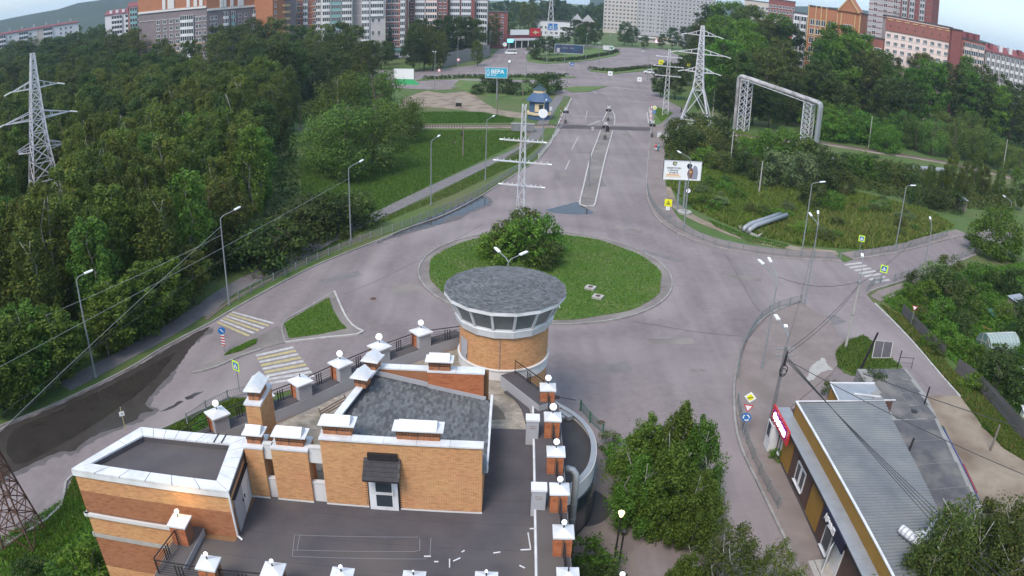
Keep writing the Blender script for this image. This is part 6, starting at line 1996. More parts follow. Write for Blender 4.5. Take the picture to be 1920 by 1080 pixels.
a, c = Vector(G(1400, 430, .5)), Vector(G(1470, 404, .9))
t = thing('lying_pipes', 'two lagged grey pipes surfacing from a concrete pit in the weeds', 'pipe', (*a, 0))
n = Vector((-(c - a).y, (c - a).x)).normalized()
for s in (-.45, .45):
    b = MB(); b.tube([(n.x * s, n.y * s, 0.1), (n.x * s + .1, n.y * s + .1, .55), ((c - a).x * .15 + n.x * s, (c - a).y * .15 + n.y * s, .9), ((c - a).x + n.x * s, (c - a).y + n.y * s, 1.1)], .36, 12); b.build('pipe', M['galv'], t, local=True, smooth=True)
b = MB()
q = [Vector(p) - a for p in GL([(1384, 427), (1400, 423), (1433, 438), (1420, 445)])]
for u, v in zip(q, q[1:] + q[:1]): b.beam((*u, .1), (*v, .1), .3, .3)
b.build('pit_kerb', M['conc_pale'], t, local=True)
for P_, lab in (([(1705, 320), (1775, 325)], 'long low grey pipe lying beside the railway on the right'), ([(1558, 325), (1562, 312), (1568, 318)], 'bent pale pipe poking from the bushes below the pipe bridge')):
    L = GL(P_); t = thing('ground_pipe', lab, 'pipe', (*L[0], 0)); b = MB()
    b.tube([(p[0] - L[0][0], p[1] - L[0][1], .7 + (1.2 if 'bent' in lab and k == 1 else 0)) for k, p in enumerate(L)], .6 if 'long' in lab else .45, 10); b.build('pipe', M['galv'], t, local=True)
    b = MB(); b.box(-.4, .4, -.4, .4, 0, .4); b.build('support', M['concrete'], t, local=True)
# hatches on the roundabout lawn
for k, (x, y) in enumerate(((1107, 541), (1121, 558))):
    B = G(x, y, .2)
    t = thing('manhole_block', ['square pale concrete block with a dark manhole, farther of two on the lawn', 'square pale concrete block with a dark manhole, nearer of two on the lawn'][k], 'manhole', (*B, .12), rad(-25))
    b = MB(); b.box(-.55, .55, -.5, .5, 0, .3); b.build('block', M['conc_pale'], t, local=True)
    b = MB(); b.tube([(0, 0, .3), (0, 0, .32)], .28, 16); b.build('lid', M['rust'], t, local=True)
B = G(1050, 580); t = thing('white_stick', 'short white stick stuck in the lawn right of the tower', 'stick', (*B, .12)); b = MB(); b.beam((0, 0, 0), (-.25, .2, .7), .07); b.build('shaft', M['white'], t, local=True)
# lantern posts in the lower yard
for k, (bx_, tp_, lit) in enumerate((((1150, 1062), (1147, 958), 1), ((1160, 1060), (1170, 995), 0))):
    B = G(*bx_); zt = ZT(*tp_, B)
    t = thing('yard_lantern', ['black lantern post with a glowing top in the yard beside the birch', 'shorter unlit black lantern post in the yard beside the birch'][k], 'lamp', (*B, 0))
    b = MB(); b.tube([(0, 0, 0), (0, 0, zt - .3)], .06, 8); b.build('post', M['black'], t, local=True)
    b = MB(); b.lathe((0, 0), [(.1, zt - .32), (.2, zt), (.05, zt + .12)], 8); b.build('lantern', emit('warm lantern', (1, .75, .35), 1.6) if lit else M['black'], t, local=True)
B = G(1167, 1078, 2.2); t = thing('yard_globe', 'round white globe lamp at the bottom edge beside the yard path', 'lamp', (*B, 0)); b = MB(); b.tube([(0, 0, 0), (0, 0, 2.1)], .05, 8); b.build('post', M['black'], t, local=True); b = MB(); b.ball((0, 0, 2.25), .17); b.build('globe', M['globe'], t, smooth=True, local=True)

# ---------------------------------------------------------------- overhead cables
def cable(A, B, sag, label, r=.022, grp='overhead cables'):
    A, B = Vector(A), Vector(B)
    P = [A.lerp(B, k / 16) - Vector((0, 0, sag * 4 * (k / 16) * (1 - k / 16))) for k in range(17)]
    b = MB(); b.tube(P, r, 4)
    o = b.build('cable', M['cable_g' if 'pale' in label else 'cable'], None)
    return tag(o, label, 'cable', grp)
M['cable'] = mat('cable', (.05, .05, .05), rough=.7); M['cable_g'] = mat('pale cable', (.3, .31, .3), rough=.7)
sp = Vector((*SPB, SPZ)); cp_ = Vector((*CPB, CPZ - .4))
cable(sp - Vector((0, 0, .5)), cp_, .5, 'overhead cable between the shop pole and the concrete pole')
cable(sp - Vector((0, 0, .8)), cp_ - Vector((0, 0, .2)), .7, 'overhead cable between the shop pole and the concrete pole')
for k in range(4):
    e = (26 + k * .5, 22, 6.3 + .15 * k)
    cable(sp - Vector((0, 0, .6 + .12 * k)), e, .35 + .08 * k, 'thin cable running from the shop pole down over the corrugated roof')
cable((21.5 + 6.5, 49.0, 5.6), (49.0, 30.5, 7.0), .5, 'black cable crossing over the pavilion and dirt road at the right', .035)
cable(sp - Vector((0, 0, 1.0)), (47.5, 22.0, 6.5), 1.2, 'black cable from the shop pole passing low to the lower right edge', .03)
lp4 = Vector((*G(1508, 572), 9.0))
cable(sp - Vector((0, 0, .2)), lp4, .4, 'cable from the shop pole up to the two-headed lamp')
cable(Vector((*G(1428, 692), 9.2)), cp_ + Vector((0, 0, .3)), .7, 'slack cable from the slender two-headed lamp to the concrete pole')
cable(cp_, (*G(1728, 520), 8.0), .5, 'cable from the concrete pole to the garden lamp')
cable(sp - Vector((0, 0, .4)), Vector((*G(1395, 631), .2)), 0, 'thin cable from the shop pole sloping to the left fence') if False else None
# cables over the lower left wood and puddle
for (a, za), (c, zc), s, lab in ((((0, 625), 7.0), ((416, 440), 8.6), .5, 'pale overhead cable strung along the left row of lamps'), (((0, 688), 7.0), ((653, 335), 9.0), .6, 'pale overhead cable dipping past the second lamp'),
                                 (((0, 778), 5.5), ((652, 325), 9.3), .5, 'thin cable above the puddle towards the crossing sign'), (((0, 810), 5.0), ((414, 425), 9.2), .2, 'pale cable with a joint over the dark puddle'),
                                 (((5, 808), 5.0), ((415, 432), 8.9), .3, 'thin cable rising over the puddle from the left edge')):
    cable((*G(*a, za), za), (*G(*c, zc), zc), s, lab, .018)
# ================================================================ THE TOWN BEHIND
WINS = {}
def win_mesh(w, h, frame='white', bars=1):
    key = (round(w, 2), round(h, 2), frame, bars)
    if key not in WINS:
        b = MB(); f = max(.09, w * .07)
        for a in ((-w / 2, w / 2, 0, f), (-w / 2, w / 2, h - f, h), (-w / 2, -w / 2 + f, f, h - f), (w / 2 - f, w / 2, f, h - f)): b.box(a[0], a[1], -.12, .02, a[2], a[3])
        for k in range(bars):
            x = -w / 2 + w * (k + 1) / (bars + 1); b.box(x - f / 2, x + f / 2, -.1, .02, f, h - f)
        b.box(-w / 2 - .1, w / 2 + .1, -.22, .02, -.1, 0)
        b.mi = 1
        b.add([(-w / 2 + f, -.04, f), (w / 2 - f, -.04, f), (w / 2 - f, -.04, h - f), (-w / 2 + f, -.04, h - f)], [(0, 1, 2, 3)])
        WINS[key] = b.mesh('window', [M[frame], M['glass']])
    return WINS[key]
def loggia_mesh(w, h, n, par='white', par_h=1.1):
    key = ('L', round(w, 2), h, n, par)
    if key not in WINS:
        b = MB()
        b.box(-w / 2, w / 2, -.9, 0, -.05, par_h)
        b.mi = 2
        for k in range(n + 1):
            x = -w / 2 + w * k / n; b.box(x - .08, x + .08, -.88, -.74, par_h, h - .15)
        b.box(-w / 2, w / 2, -.9, 0, h - .15, h - .06)
        b.mi = 1
        b.box(-w / 2 + .02, w / 2 - .02, -.8, -.02, par_h, h - .15)
        WINS[key] = b.mesh('loggia', [M[par], M['glass'], M['white']])
    return WINS[key]
def block(name, label, pl, pr, dep, h, wall, z0=0.0, cat='apartment block', grp=None, roof='membrane'):
    """a block whose front runs from pl to pr (left to right seen from the camera); returns the thing and its width"""
    d = Vector((pr[0] - pl[0], pr[1] - pl[1]))
    t = thing(name, label, cat, (pl[0], pl[1], z0), math.atan2(d.y, d.x), group=grp)
    w = d.length
    b = MB(); b.box(0, w, 0, dep, -z0, h); b.build('wall', M[wall], t, local=True)
    b = MB(); b.box(-.25, w + .25, -.25, dep + .25, h, h + .5); b.build('roof', M[roof], t, local=True)
    return t, w
def windows(t, xs, zs, w=1.4, h=1.6, frame='white', bars=1, skip=0.0, y=0):
    me = win_mesh(w, h, frame, bars)
    for z in zs:
        for x in xs:
            if random.random() >= skip: put('window', me, t, loc=(x, y, z))
def loggias(t, xs, zs, w, h=3.0, n=4, par='white'):
    me = loggia_mesh(w, h, n, par)
    for z in zs:
        for x in xs: put('loggia', me, t, loc=(x, 0, z))
def bands(t, w, zs, m, th=.35, pr=.18, x0=0):
    for z in zs:
        b = MB(); b.box(x0 - .02, x0 + w + .02, -pr, .0, z, z + th); b.build('band', M[m], t, local=True)
M['bluebrick'] = mat('grey brown brick', (.19, .155, .16), (.24, .195, .2), .3, .9, .2, 3)
M['orangewall'] = mat('orange brick wall', (.36, .15, .08), (.42, .18, .1), .3, .9)
M['redwall'] = mat('red brick wall', (.26, .10, .085), (.31, .125, .105), .3, .9)
M['darkred'] = mat('dark red brick', (.21, .075, .07), (.25, .09, .085), .3, .9)
M['greywall'] = mat('grey panel wall', (.40, .37, .385), (.46, .43, .44), .2, .9)
M['beigewall'] = mat('beige panel wall', (.50, .43, .38), (.56, .49, .44), .2, .9)
M['palewall'] = mat('pale panel wall', (.60, .58, .60), (.66, .64, .66), .2, .9)
M['pinkwall'] = mat('pale pink render', (.72, .56, .50), (.76, .61, .55), .2, .9)
M['redroof'] = mat('red metal roof', (.19, .06, .068), (.24, .085, .09), .3, .7)
M['sand'] = mat('sand brick', (.52, .34, .17), (.56, .38, .2), .3, .9)
M['tealglass'] = mat('teal balcony glass', (.20, .38, .38), rough=.2, spec=.6)

# long white five-storey block far left
D = 500
pl, pr = AT(-60, 95, D), AT(147, 40, D * 1.02)
t, w = block('apartment_block', 'long white five-storey apartment block with dark red roof at the far left', pl, pr, 12, 19.5, 'palewall', z0=ZT(60, 52, AT(60, 52, D)) - 21)
b = MB(); b.add([(-.5, -.6, 19.6), (w + .5, -.6, 19.6), (w + .5, 6, 21.0), (-.5, 6, 21.0), (w + .5, 12.6, 19.6), (-.5, 12.6, 19.6)], [(0, 1, 2, 3), (3, 2, 4, 5), (1, 4, 2), (0, 3, 5)]); b.build('pitched_roof', M['redroof'], t, local=True)
zs = [2 + 2.9 * k for k in range(6)]
loggias(t, [w * .1, w * .3, w * .5, w * .72], zs[3:], 6.2, 2.9, 4)
windows(t, [w * k / 22 + 1.5 for k in range(21) if k % 4 != 1], zs[3:], 1.5, 1.5)
for k in range(9):
    b = MB(); x = w * (k + .5) / 9; b.box(x - .4, x + .4, 5.2, 6.2, 21, 23.0); b.build('chimney', M['greywall'], t, local=True)
for x in (w * .2, w * .62):
    b = MB(); b.box(x, x + 5, -.08, -.002, 0, 19.4); b.build('tinted_strip', M['beigewall'], t, local=True)
# second pale block with cluttered red roof
pl, pr = AT(197, 45, 455), AT(262, 25, 450)
t, w = block('apartment_block', 'pale apartment block with a cluttered reddish roof beside the brown complex', pl, pr, 12, 17.5, 'palewall', z0=ZT(230, 26, AT(230, 26, 452)) - 17.5)
loggias(t, [w * .35, w * .75], [2.5 + 2.9 * k for k in range(5)], 6.5, 2.9, 4)
b = MB(); b.add([(-.3, -.5, 17.6), (w + .3, -.5, 17.6), (w, 6, 20.5), (0, 6, 20.5)], [(0, 1, 2, 3)]); b.build('pitched_roof', M['redroof'], t, local=True)
for k in range(5):
    b = MB(); x = w * (.12 + .18 * k); b.box(x, x + 1.6, 1.5, 4, 18.5, 20.3); b.build('dormer', M['palewall'], t, local=True)
pl, pr = AT(240, 30, 420), AT(276, 14, 418)
t, w = block('apartment_block', 'low block with a red metal roof and teal balconies left of the brown complex', pl, pr, 10, 16, 'redwall', z0=ZT(258, 13, AT(258, 13, 419)) - 16)
loggias(t, [w * .3, w * .75], [1.5 + 2.9 * k for k in range(5)], 4.2, 2.9, 3, 'tealglass')
b = MB(); b.add([(-.5, -.8, 15.9), (w + .5, -.8, 15.9), (w + .5, 6, 19), (-.5, 6, 19)], [(0, 1, 2, 3)]); b.build('pitched_roof', M['redroof'], t, local=True)

# the brown brick complex
D1 = 338
pl, pr = AT(262, 100, D1 + 12), AT(389, 100, D1 - 4)
t, w = block('apartment_block', 'brown brick apartment complex with a tall glazed bay, left wing below an orange top', pl, pr, 15, 36, 'bluebrick')
s = w / 127.0
zs = [4.6 + 3.05 * k for k in range(8)]
zc = ZT(389, 12, pr)
loggias(t, [(354 - 262) * s], zs[:-1], 24 * s, 3.05, 6)
windows(t, [(x - 262) * s for x in (300, 312, 324, 335.5)], zs[:-1], 1.7, 1.7)
windows(t, [(x - 262) * s for x in (371.5, 377, 385)], zs[:-1], 1.35, 1.7)
bands(t, w, [zs[0] - .8, zs[2] - .6, zs[3] - .6], 'sand', .3, .2)
bands(t, w, [zc - .6], 'white_r', .9, .5)
bands(t, w, [zc - 4.2], 'greywall', .3, .2)
b = MB(); b.box(-.1, w + .1, -.12, -.004, zc + .3, 36); b.build('orange_storey', M['orangewall'], t, local=True)
for x in (312, 322, 328, 357, 370, 380):
    b = MB(); xx = (x - 262) * s; b.box(xx - .8, xx + .8, -.6, -.1, zc + .4, 35); b.build('white_column', M['white_r'], t, local=True)
b = MB(); b.box((346 - 262) * s, (374 - 262) * s, -.05, -.001, 0, 4); b.build('archway', M['glass'], t, local=True)
pl2, pr2 = AT(390, 100, D1 - 4), AT(511, 95, D1 + 14)
t, w = block('apartment_block', 'brown brick apartment complex right wing with cornice over narrow white windows', pl2, pr2, 15, 35.5, 'bluebrick')
s = w / 121.0
zc = ZT(450, 13, pl2)
loggias(t, [(423 - 390) * s], zs[:-1], 8.5 * s, 3.05, 3)
loggias(t, [(436 - 390) * s], zs[:-1], 6 * s, 3.05, 2, 'tealglass')
loggias(t, [(476 - 390) * s], zs[:-1], 6 * s, 3.05, 2)
windows(t, [(x - 390) * s for x in (398, 405, 449, 460, 488, 501)], zs[:-1], 1.5, 1.7)
bands(t, w, [zc - .6], 'white_r', .9, .5)
bands(t, w, [zs[3] - .6], 'sand', .3, .2)
b = MB(); b.box(-.1, w + .1, -.12, -.004, zc + .3, 35.5); b.build('orange_storey', M['orangewall'], t, local=True)
for x in (415, 421, 434, 448, 453, 487, 494, 505):
    b = MB(); xx = (x - 390) * s; b.box(xx - .7, xx + .7, -.6, -.1, zc + .4, 35); b.build('white_column', M['white_r'], t, local=True)
pl3, pr3 = AT(512, 95, D1 + 2), AT(556, 90, D1 + 16)
t, w = block('apartment_block', 'orange brick corner block with small balconies between the brown and white blocks', pl3, pr3, 16, 36, 'orangewall')
windows(t, [w * .12], [5 + 3.05 * k for k in range(9)], 1.2, 1.6)
for k in range(9):
    b = MB(); b.box(w * .4, w * .66, -1.0, 0, 5 + 3.05 * k, 6.0 + 3.05 * k); b.build('balcony', M['sand'], t, local=True)
b = MB(); b.box(w * .5, w, -.04, -.001, 0, 36); b.build('grey_strip', M['bluebrick'], t, local=True)
# the long red and white row
D2 = 362
def sect(x0, x1, D_, wall, label, h=36):
    pl, pr = AT(x0, 100, D_), AT(x1, 100, D_)
    t, w = block('apartment_block', label, pl, pr, 14, h, wall, grp=None)
    return t, w, w / (x1 - x0)
ZS = [2.4 + 2.95 * k for k in range(11)]
t, w, s = sect(557, 601, D2, 'redwall', 'red brick apartment section with white window frames, next to the orange corner block')
windows(t, [x * s for x in (4, 33)], ZS, 1.5, 1.6)
loggias(t, [16 * s, 40 * s], ZS, 9 * s, 2.95, 3, 'palewall')
bands(t, w, [z - .5 for z in ZS], 'sand', .35, .1)
t, w, s = sect(602, 661, D2 - 4, 'palewall', 'white apartment section with teal glazed loggias between red and grey parts')
loggias(t, [10 * s], ZS, 14 * s, 2.95, 4)
loggias(t, [28 * s], ZS, 18 * s, 2.95, 5, 'tealglass')
loggias(t, [48 * s], ZS, 18 * s, 2.95, 5)
t, w, s = sect(662, 678, D2, 'greywall', 'blank grey stair tower section of the apartment row')
bands(t, w, [z for z in ZS[::2]], 'palewall', .25, .1)
t, w, s = sect(679, 722, D2 - 8, 'greywall', 'grey and white apartment section with stacked loggias over a bare grey wall')
loggias(t, [6 * s], ZS, 14 * s, 2.95, 5)
loggias(t, [27 * s], ZS[6:], 24 * s, 2.95, 6)
windows(t, [20 * s, 31 * s], ZS[1:6:2], 1.2, 2.0)
t, w, s = sect(723, 765, D2, 'redwall', 'red brick apartment section with pink bands behind the dark spruce')
bands(t, w * .62, [z - .5 for z in ZS], 'pinkwall', .45, .12)
windows(t, [x * s for x in (6, 13, 20)], ZS, 1.5, 1.7)
loggias(t, [31 * s], ZS, 9 * s, 2.95, 3)
for x in (37, 40.5):
    b = MB(); b.box(x * s, (x + 1.4) * s, -.8, .0, 0, 36.3); b.build('pilaster', M['bluebrick'], t, local=True)
t, w, s = sect(766, 838, D2 + 6, 'darkred', 'dark red brick section with pale balcony bands right of the grey pilasters')
loggias(t, [20 * s], ZS, 18 * s, 2.95, 5, 'palewall')
loggias(t, [41 * s], ZS, 21 * s, 2.95, 5, 'pinkwall')
windows(t, [5 * s, 58 * s, 66 * s], ZS, 1.4, 1.6)
t, w, s = sect(839, 888, D2 + 10, 'redwall', 'red brick section with wide glazed balconies left of the grey end block')
loggias(t, [12 * s, 33 * s], ZS, 18 * s, 2.95, 5, 'palewall')
b = MB(); b.box(43 * s, w, -.5, -.002, 0, 36.2); b.build('pilaster', M['darkred'], t, local=True)
t, w, s = sect(889, 913, D2 + 14, 'greywall', 'narrow grey end block of the apartment row with pale loggias')
loggias(t, [12 * s], ZS, 20 * s, 2.95, 5)
t, w, s = sect(914, 950, D2 + 60, 'darkred', 'dark building half hidden by trees behind the red shop', 20)
windows(t, [6 * s, 16 * s, 26 * s], ZS[:6], 1.5, 1.6)
# grey nine-storey block top centre
D3 = 660
def block9(x0, x1, wall, label, nb):
    pl, pr = AT(x0, 62, D3), AT(x1, 66, D3)
    t, w = block('apartment_block', label, pl, pr, 14, 44, wall)
    windows(t, [w * (k + .5) / nb for k in range(nb)], [3.2 + 3.3 * k for k in range(12)], 2.0, 1.9, bars=1)
    return t, w
block9(1130, 1193, 'beigewall', 'beige panel tower block top centre, leftmost of its grey row', 9)
t, w = block9(1194, 1243, 'greywall', 'grey panel tower block top centre between beige and plain grey ones', 7)
for k in range(2):
    b = MB(); x = w * (.3 + .4 * k); b.box(x - 1.2, x + 1.2, -.5, -.002, 0, 44); b.build('stair_strip', M['greywall'], t, local=True)
t, w = block9(1244, 1338, 'greywall', 'wide grey panel tower block top centre above the small shops', 13)
bands(t, w, [3.2 + 3.3 * k - .7 for k in range(12)], 'bluebrick', .25, .06)
pl, pr = AT(1190, 70, 560), AT(1300, 75, 560)
t, w = block('shop_row', 'low row of shops with a lit pink front at the foot of the grey towers', pl, pr, 8, 4.2, 'beigewall', cat='shops')
b = MB(); b.box(0, w, -1.2, .1, 3.2, 4.4); b.build('canopy', M['white_r'], t, local=True)
M['pinklit'] = emit('lit pink shopfront', (.9, .55, .75), .9)
b = MB(); b.box(w * .36, w * .46, -.06, -.01, .4, 3.0); b.build('lit_window', M['pinklit'], t, local=True)
b = MB(); b.box(w * .34, w * .62, -1.3, -1.21, 3.4, 4.2); b.build('sign_board', M['cream'], t, local=True)
windows(t, [w * .1, w * .2, w * .7, w * .85], [.6], 3, 2.2)
# white two-storey office and small houses
pl, pr = AT(1000, 68, 560), AT(1086, 66, 555)
t, w = block('office', 'white two-storey office building behind the far lattice mast', pl, pr, 10, 11, 'palewall', cat='office')
windows(t, [w * (k + .5) / 9 for k in range(9)], [1.6, 5.4], 2.2, 1.9)
b = MB(); b.box(w * .3, w * .52, -.1, -.01, 4.5, 9.5); b.build('blue_banner', M['sign_b'], t, local=True)
for x0, x1, D_, lab in ((1072, 1092, 650, 'small grey-roofed house in the trees, left of two at the top'), (1090, 1114, 640, 'small grey-roofed house in the trees, right of two at the top')):
    pl, pr = AT(x0, 40, D_), AT(x1, 40, D_)
    t, w = block('house', lab, pl, pr, 9, 9, 'wood', cat='house')
    b = MB(); b.add([(-.6, -.8, 9), (w + .6, -.8, 9), (w + .6, 9.8, 9), (-.6, 9.8, 9), (w * .5, -.8, 15), (w * .5, 9.8, 15)], [(0, 4, 5, 3), (1, 2, 5, 4), (0, 1, 4), (2, 3, 5)]); b.build('gable_roof', M['greywall'], t, local=True)
    windows(t, [w * .3, w * .7], [4.5], 1.5, 1.6)
# the red shop with its big posters
pl, pr = AT(946, 92, 425), AT(1012, 80, 440)
t, w = block('red_shop', 'red shop with a white sign band, a red emblem poster and white columns', pl, pr, 12, 5.0, 'glass', cat='shop')
b = MB(); b.box(-.6, w + .6, -2.6, .2, 4.2, 5.4); b.build('canopy', M['palewall'], t, local=True)
b = MB(); b.box(-.4, w + .3, -1.2, .1, 5.4, 8.4); b.build('red_fascia', M['redroof'], t, local=True)
b = MB(); b.box(w * .1, w * .62, -1.8, -1.2, 7.4, 10.4); b.build('white_sign', M['sign_w'], t, local=True)
b = MB(); b.box(w * .66, w * .96, -1.8, -1.2, 6.6, 11.2); p = b.build('red_poster', M['sign_r'], t, local=True)
b = MB(); b.box(w * .78, w * .83, -1.9, -1.81, 7.8, 9.8); b.box(w * .72, w * .90, -1.93, -1.91, 8.5, 9.2); b.build('emblem', M['cream'], p, local=True)
for k in range(6):
    b = MB(); x = w * (.05 + .18 * k); b.tube([(x, -2.3, 0), (x, -2.3, 4.2)], .22, 8); b.build('column', M['white_r'], t, local=True)
M['cyanlit'] = emit('lit cyan sign', (.15, .7, .95), 1.2)
b = MB(); b.box(-.2, 3.6, -2.9, -2.65, 3.3, 5.0); b.build('lit_sign', M['cyanlit'], t, local=True)
sign_post('round_lit_sign', 'bright round sign on twin white posts before the red shop', (946, 100), 5.6, [('disc', 4.6, 1.1)], mm='white')
# grey wall across the highway
pl, pr = G(832, 126), G(918, 106)
t = thing('concrete_wall', 'long plain grey concrete wall across the highway beneath trees', 'wall', (*pl, 0), math.atan2(pr[1] - pl[1], pr[0] - pl[0]))
L = math.hypot(pr[0] - pl[0], pr[1] - pl[1])
for k in range(12):
    b = MB(); b.box(L * k / 12, L * (k + 1) / 12 - .06, 0, .25, 0, 5.6 + .1 * (k % 2)); b.build('panel', M['greywall' if 0 else 'concrete'], t, local=True)
pl, pr = AT(740, 84, 356), AT(768, 84, 356)
t, w = block('entrance_kiosk', 'small pale entrance with a turquoise sign at the foot of the apartment row', pl, pr, 4, 4.5, 'palewall', cat='kiosk')
b = MB(); b.box(-1, w + 1, -1, 0, 3.6, 4.7); b.build('sign_board', M['tealglass'], t, local=True)
windows(t, [w * .5], [.8], 2.4, 2.0)

# right-hand buildings
def sectR(x0, x1, py, D0, D1_, wall, label, h, dep=14, name='apartment_block'):
    pl, pr = AT(x0, py, D0), AT(x1, py, D1_)
    if isinstance(h, tuple): h = ZT(*h, pl)
    t, w = block(name, label, pl, pr, dep, h, wall)
    return t, w, w / (x1 - x0), pl, pr
t, w, s, pl, pr = sectR(1440, 1490, 30, 470, 470, 'darkred', 'far dark red apartment block left of the orange gabled building', 40)
windows(t, [w * (k + .5) / 6 for k in range(6)], [20 + 3 * k for k in range(6)], 2, 1.8)
t, w, s, pl, pr = sectR(1486, 1514, 60, 315, 312, 'palewall', 'slim white apartment side with stacked dark balconies behind the tall poplar', 33)
loggias(t, [w * .3, w * .75], [2 + 3.0 * k for k in range(10)], w * .36, 3.0, 2)
t, w, s, pl, pr = sectR(1513, 1612, 60, 305, 300, 'orangewall', 'orange brick building with sand piers, white windows and a pointed gable', 36.5)
hz = ZT(1560, 14, AT(1560, 14, 302))
for x in (0, 14, 24, 34, 55, 62, 88, 97):
    b = MB(); b.box(x * s, (x + 1.8) * s, -.5, -.002, 0, 37 if x < 40 else 35.5); b.build('sand_pier', M['sand'], t, local=True)
zz = [4 + 3.6 * k for k in range(8)]
windows(t, [x * s for x in (9, 20, 30, 43, 50, 72, 80)], zz, 1.9, 2.3, bars=1)
bands(t, w, [z - .9 for z in zz[::2]], 'sand', .35, .3)
b = MB(); gx0, gx1 = 56 * s, 96 * s; b.add([(gx0, -.6, 36.5), (gx1, -.6, 36.5), ((gx0 + gx1) / 2, -.6, 42), (gx0, 10, 36.5), (gx1, 10, 36.5), ((gx0 + gx1) / 2, 10, 42)], [(0, 1, 2), (5, 4, 3), (0, 2, 5, 3), (1, 4, 5, 2)]); b.build('gable', M['orangewall'], t, local=True)
b = MB()
for (p, q) in (((gx0, -.7, 36.5), ((gx0 + gx1) / 2, -.7, 42.1)), ((gx1, -.7, 36.5), ((gx0 + gx1) / 2, -.7, 42.1))): b.beam(p, q, .5, .5)
b.build('gable_trim', M['sand'], t, local=True)
windows(t, [(gx0 + gx1) / 2], [37.1], 1.8, 2.2)
t, w, s, pl, pr = sectR(1612, 1658, 70, 300, 298, 'redwall', 'red brick part with a white bay of large windows between orange and pink wings', 28)
loggias(t, [8 * s], zz[:7], 12 * s, 3.2, 3)
b = MB(); b.box(27 * s, 43 * s, -.3, -.002, 0, 24.5); b.build('white_bay', M['white_r'], t, local=True)
windows(t, [35 * s], [2.5 + 3.3 * k for k in range(7)], 2.4, 2.3, bars=2, y=-.3)
D4 = 298
t, w, s, pl, pr = sectR(1658, 1782, 90, D4, D4 + 4, 'pinkwall', 'long pale pink building with rows of small windows under a dark red attic', (1658, 29))
za = ZT(1658, 55, pl)
b = MB(); b.box(-.3, w + .3, -.35, -.002, za - .2, za + 4.6); b.box(-.3, w + .3, -.35, 14, za + 4.4, za + 4.8); b.build('red_attic', M['redwall'], t, local=True)
for k in range(8):
    b = MB(); b.box(w * k / 8 + .5, w * (k + 1) / 8 - .8, -.5, -.36, za + 3.9, za + 4.3); b.build('attic_band', M['sand'], t, local=True)
    b = MB(); b.box(w * (k + .45) / 8, w * (k + .55) / 8, -.42, -.36, za + 1.2, za + 2.2); b.build('attic_vent', M['glass'], t, local=True)
nx = 9
windows(t, [w * (k + .45) / nx for k in range(nx)], [za - 2.7 - 2.95 * k for k in range(6)], 1.7, 1.5, bars=2)
t, w, s, pl, pr = sectR(1782, 1801, 95, D4 + 2, D4 + 4, 'darkred', 'plain dark red stair tower at the end of the pink building', (1782, 54))
hh = ZT(1790, 56, pl)
t, w, s, pl, pr = sectR(1801, 1845, 110, 318, 328, 'redwall', 'reddish gallery building right of the dark stair tower', (1801, 72))
hh = ZT(1801, 72, pl)
loggias(t, [w * .2, w * .5, w * .8], [hh - 4 - 3 * k for k in range(5)], w * .25, 3.0, 3, 'pinkwall')
for k in range(3):
    b = MB(); x = w * (.1 + .3 * k); b.box(x, x + 2.4, 2, 5, hh, hh + 3.2); b.build('roof_house', M['redroof'], t, local=True)
t, w, s, pl, pr = sectR(1845, 1990, 130, 330, 345, 'greywall', 'long grey building with arched loggias and red roof at the right edge', (1845, 95))
hh = ZT(1845, 95, pl)
n = 16
loggias(t, [w * (k + .5) / n for k in range(n)], [hh - 3.6 - 3.1 * k for k in range(6)], w / n * .62, 3.1, 2, 'palewall')
b = MB(); b.add([(-.4, -.6, hh), (w + .4, -.6, hh), (w, 5, hh + 3.2), (0, 5, hh + 3.2)], [(0, 1, 2, 3)]); b.build('red_roof', M['redroof'], t, local=True)
for k in range(8):
    b = MB(); x = w * (k + .4) / 8; b.box(x, x + 1.6, 1, 4, hh, hh + 3.6); b.build('dormer', M['redroof' if k % 3 == 0 else 'palewall'], t, local=True)
t, w, s, pl, pr = sectR(1628, 1690, 30, 430, 425, 'greywall', 'tall unfinished grey and red tower behind the pink building, left part', 60)
bands(t, w, [3.2 * k for k in range(8, 18)], 'darkred', .5, .1)
windows(t, [w * .2, w * .5, w * .8], [25 + 3.2 * k for k in range(10)], 2.4, 2.2)
t, w, s, pl, pr = sectR(1686, 1746, 40, 405, 400, 'darkred', 'tall red tower block with open dark balconies behind the pink building', 60)
for x in (.15, .38, .7):
    loggias(t, [w * x], [20 + 3.2 * k for k in range(12)], w * .15, 3.2, 2, 'greywall')
bands(t, w, [20 + 3.2 * k for k in range(12)], 'bluebrick', .3, .08)
for P_, lab in (((1455, 8), 'far apartment block top right behind the trees'),):
    t, w, s, pl, pr = sectR(1395, 1442, 20, 520, 520, 'beigewall', 'far pale apartment block above the tall trees at top right', 38)
    windows(t, [w * (k + .5) / 6 for k in range(6)], [18 + 3 * k for k in range(6)], 2, 1.8)

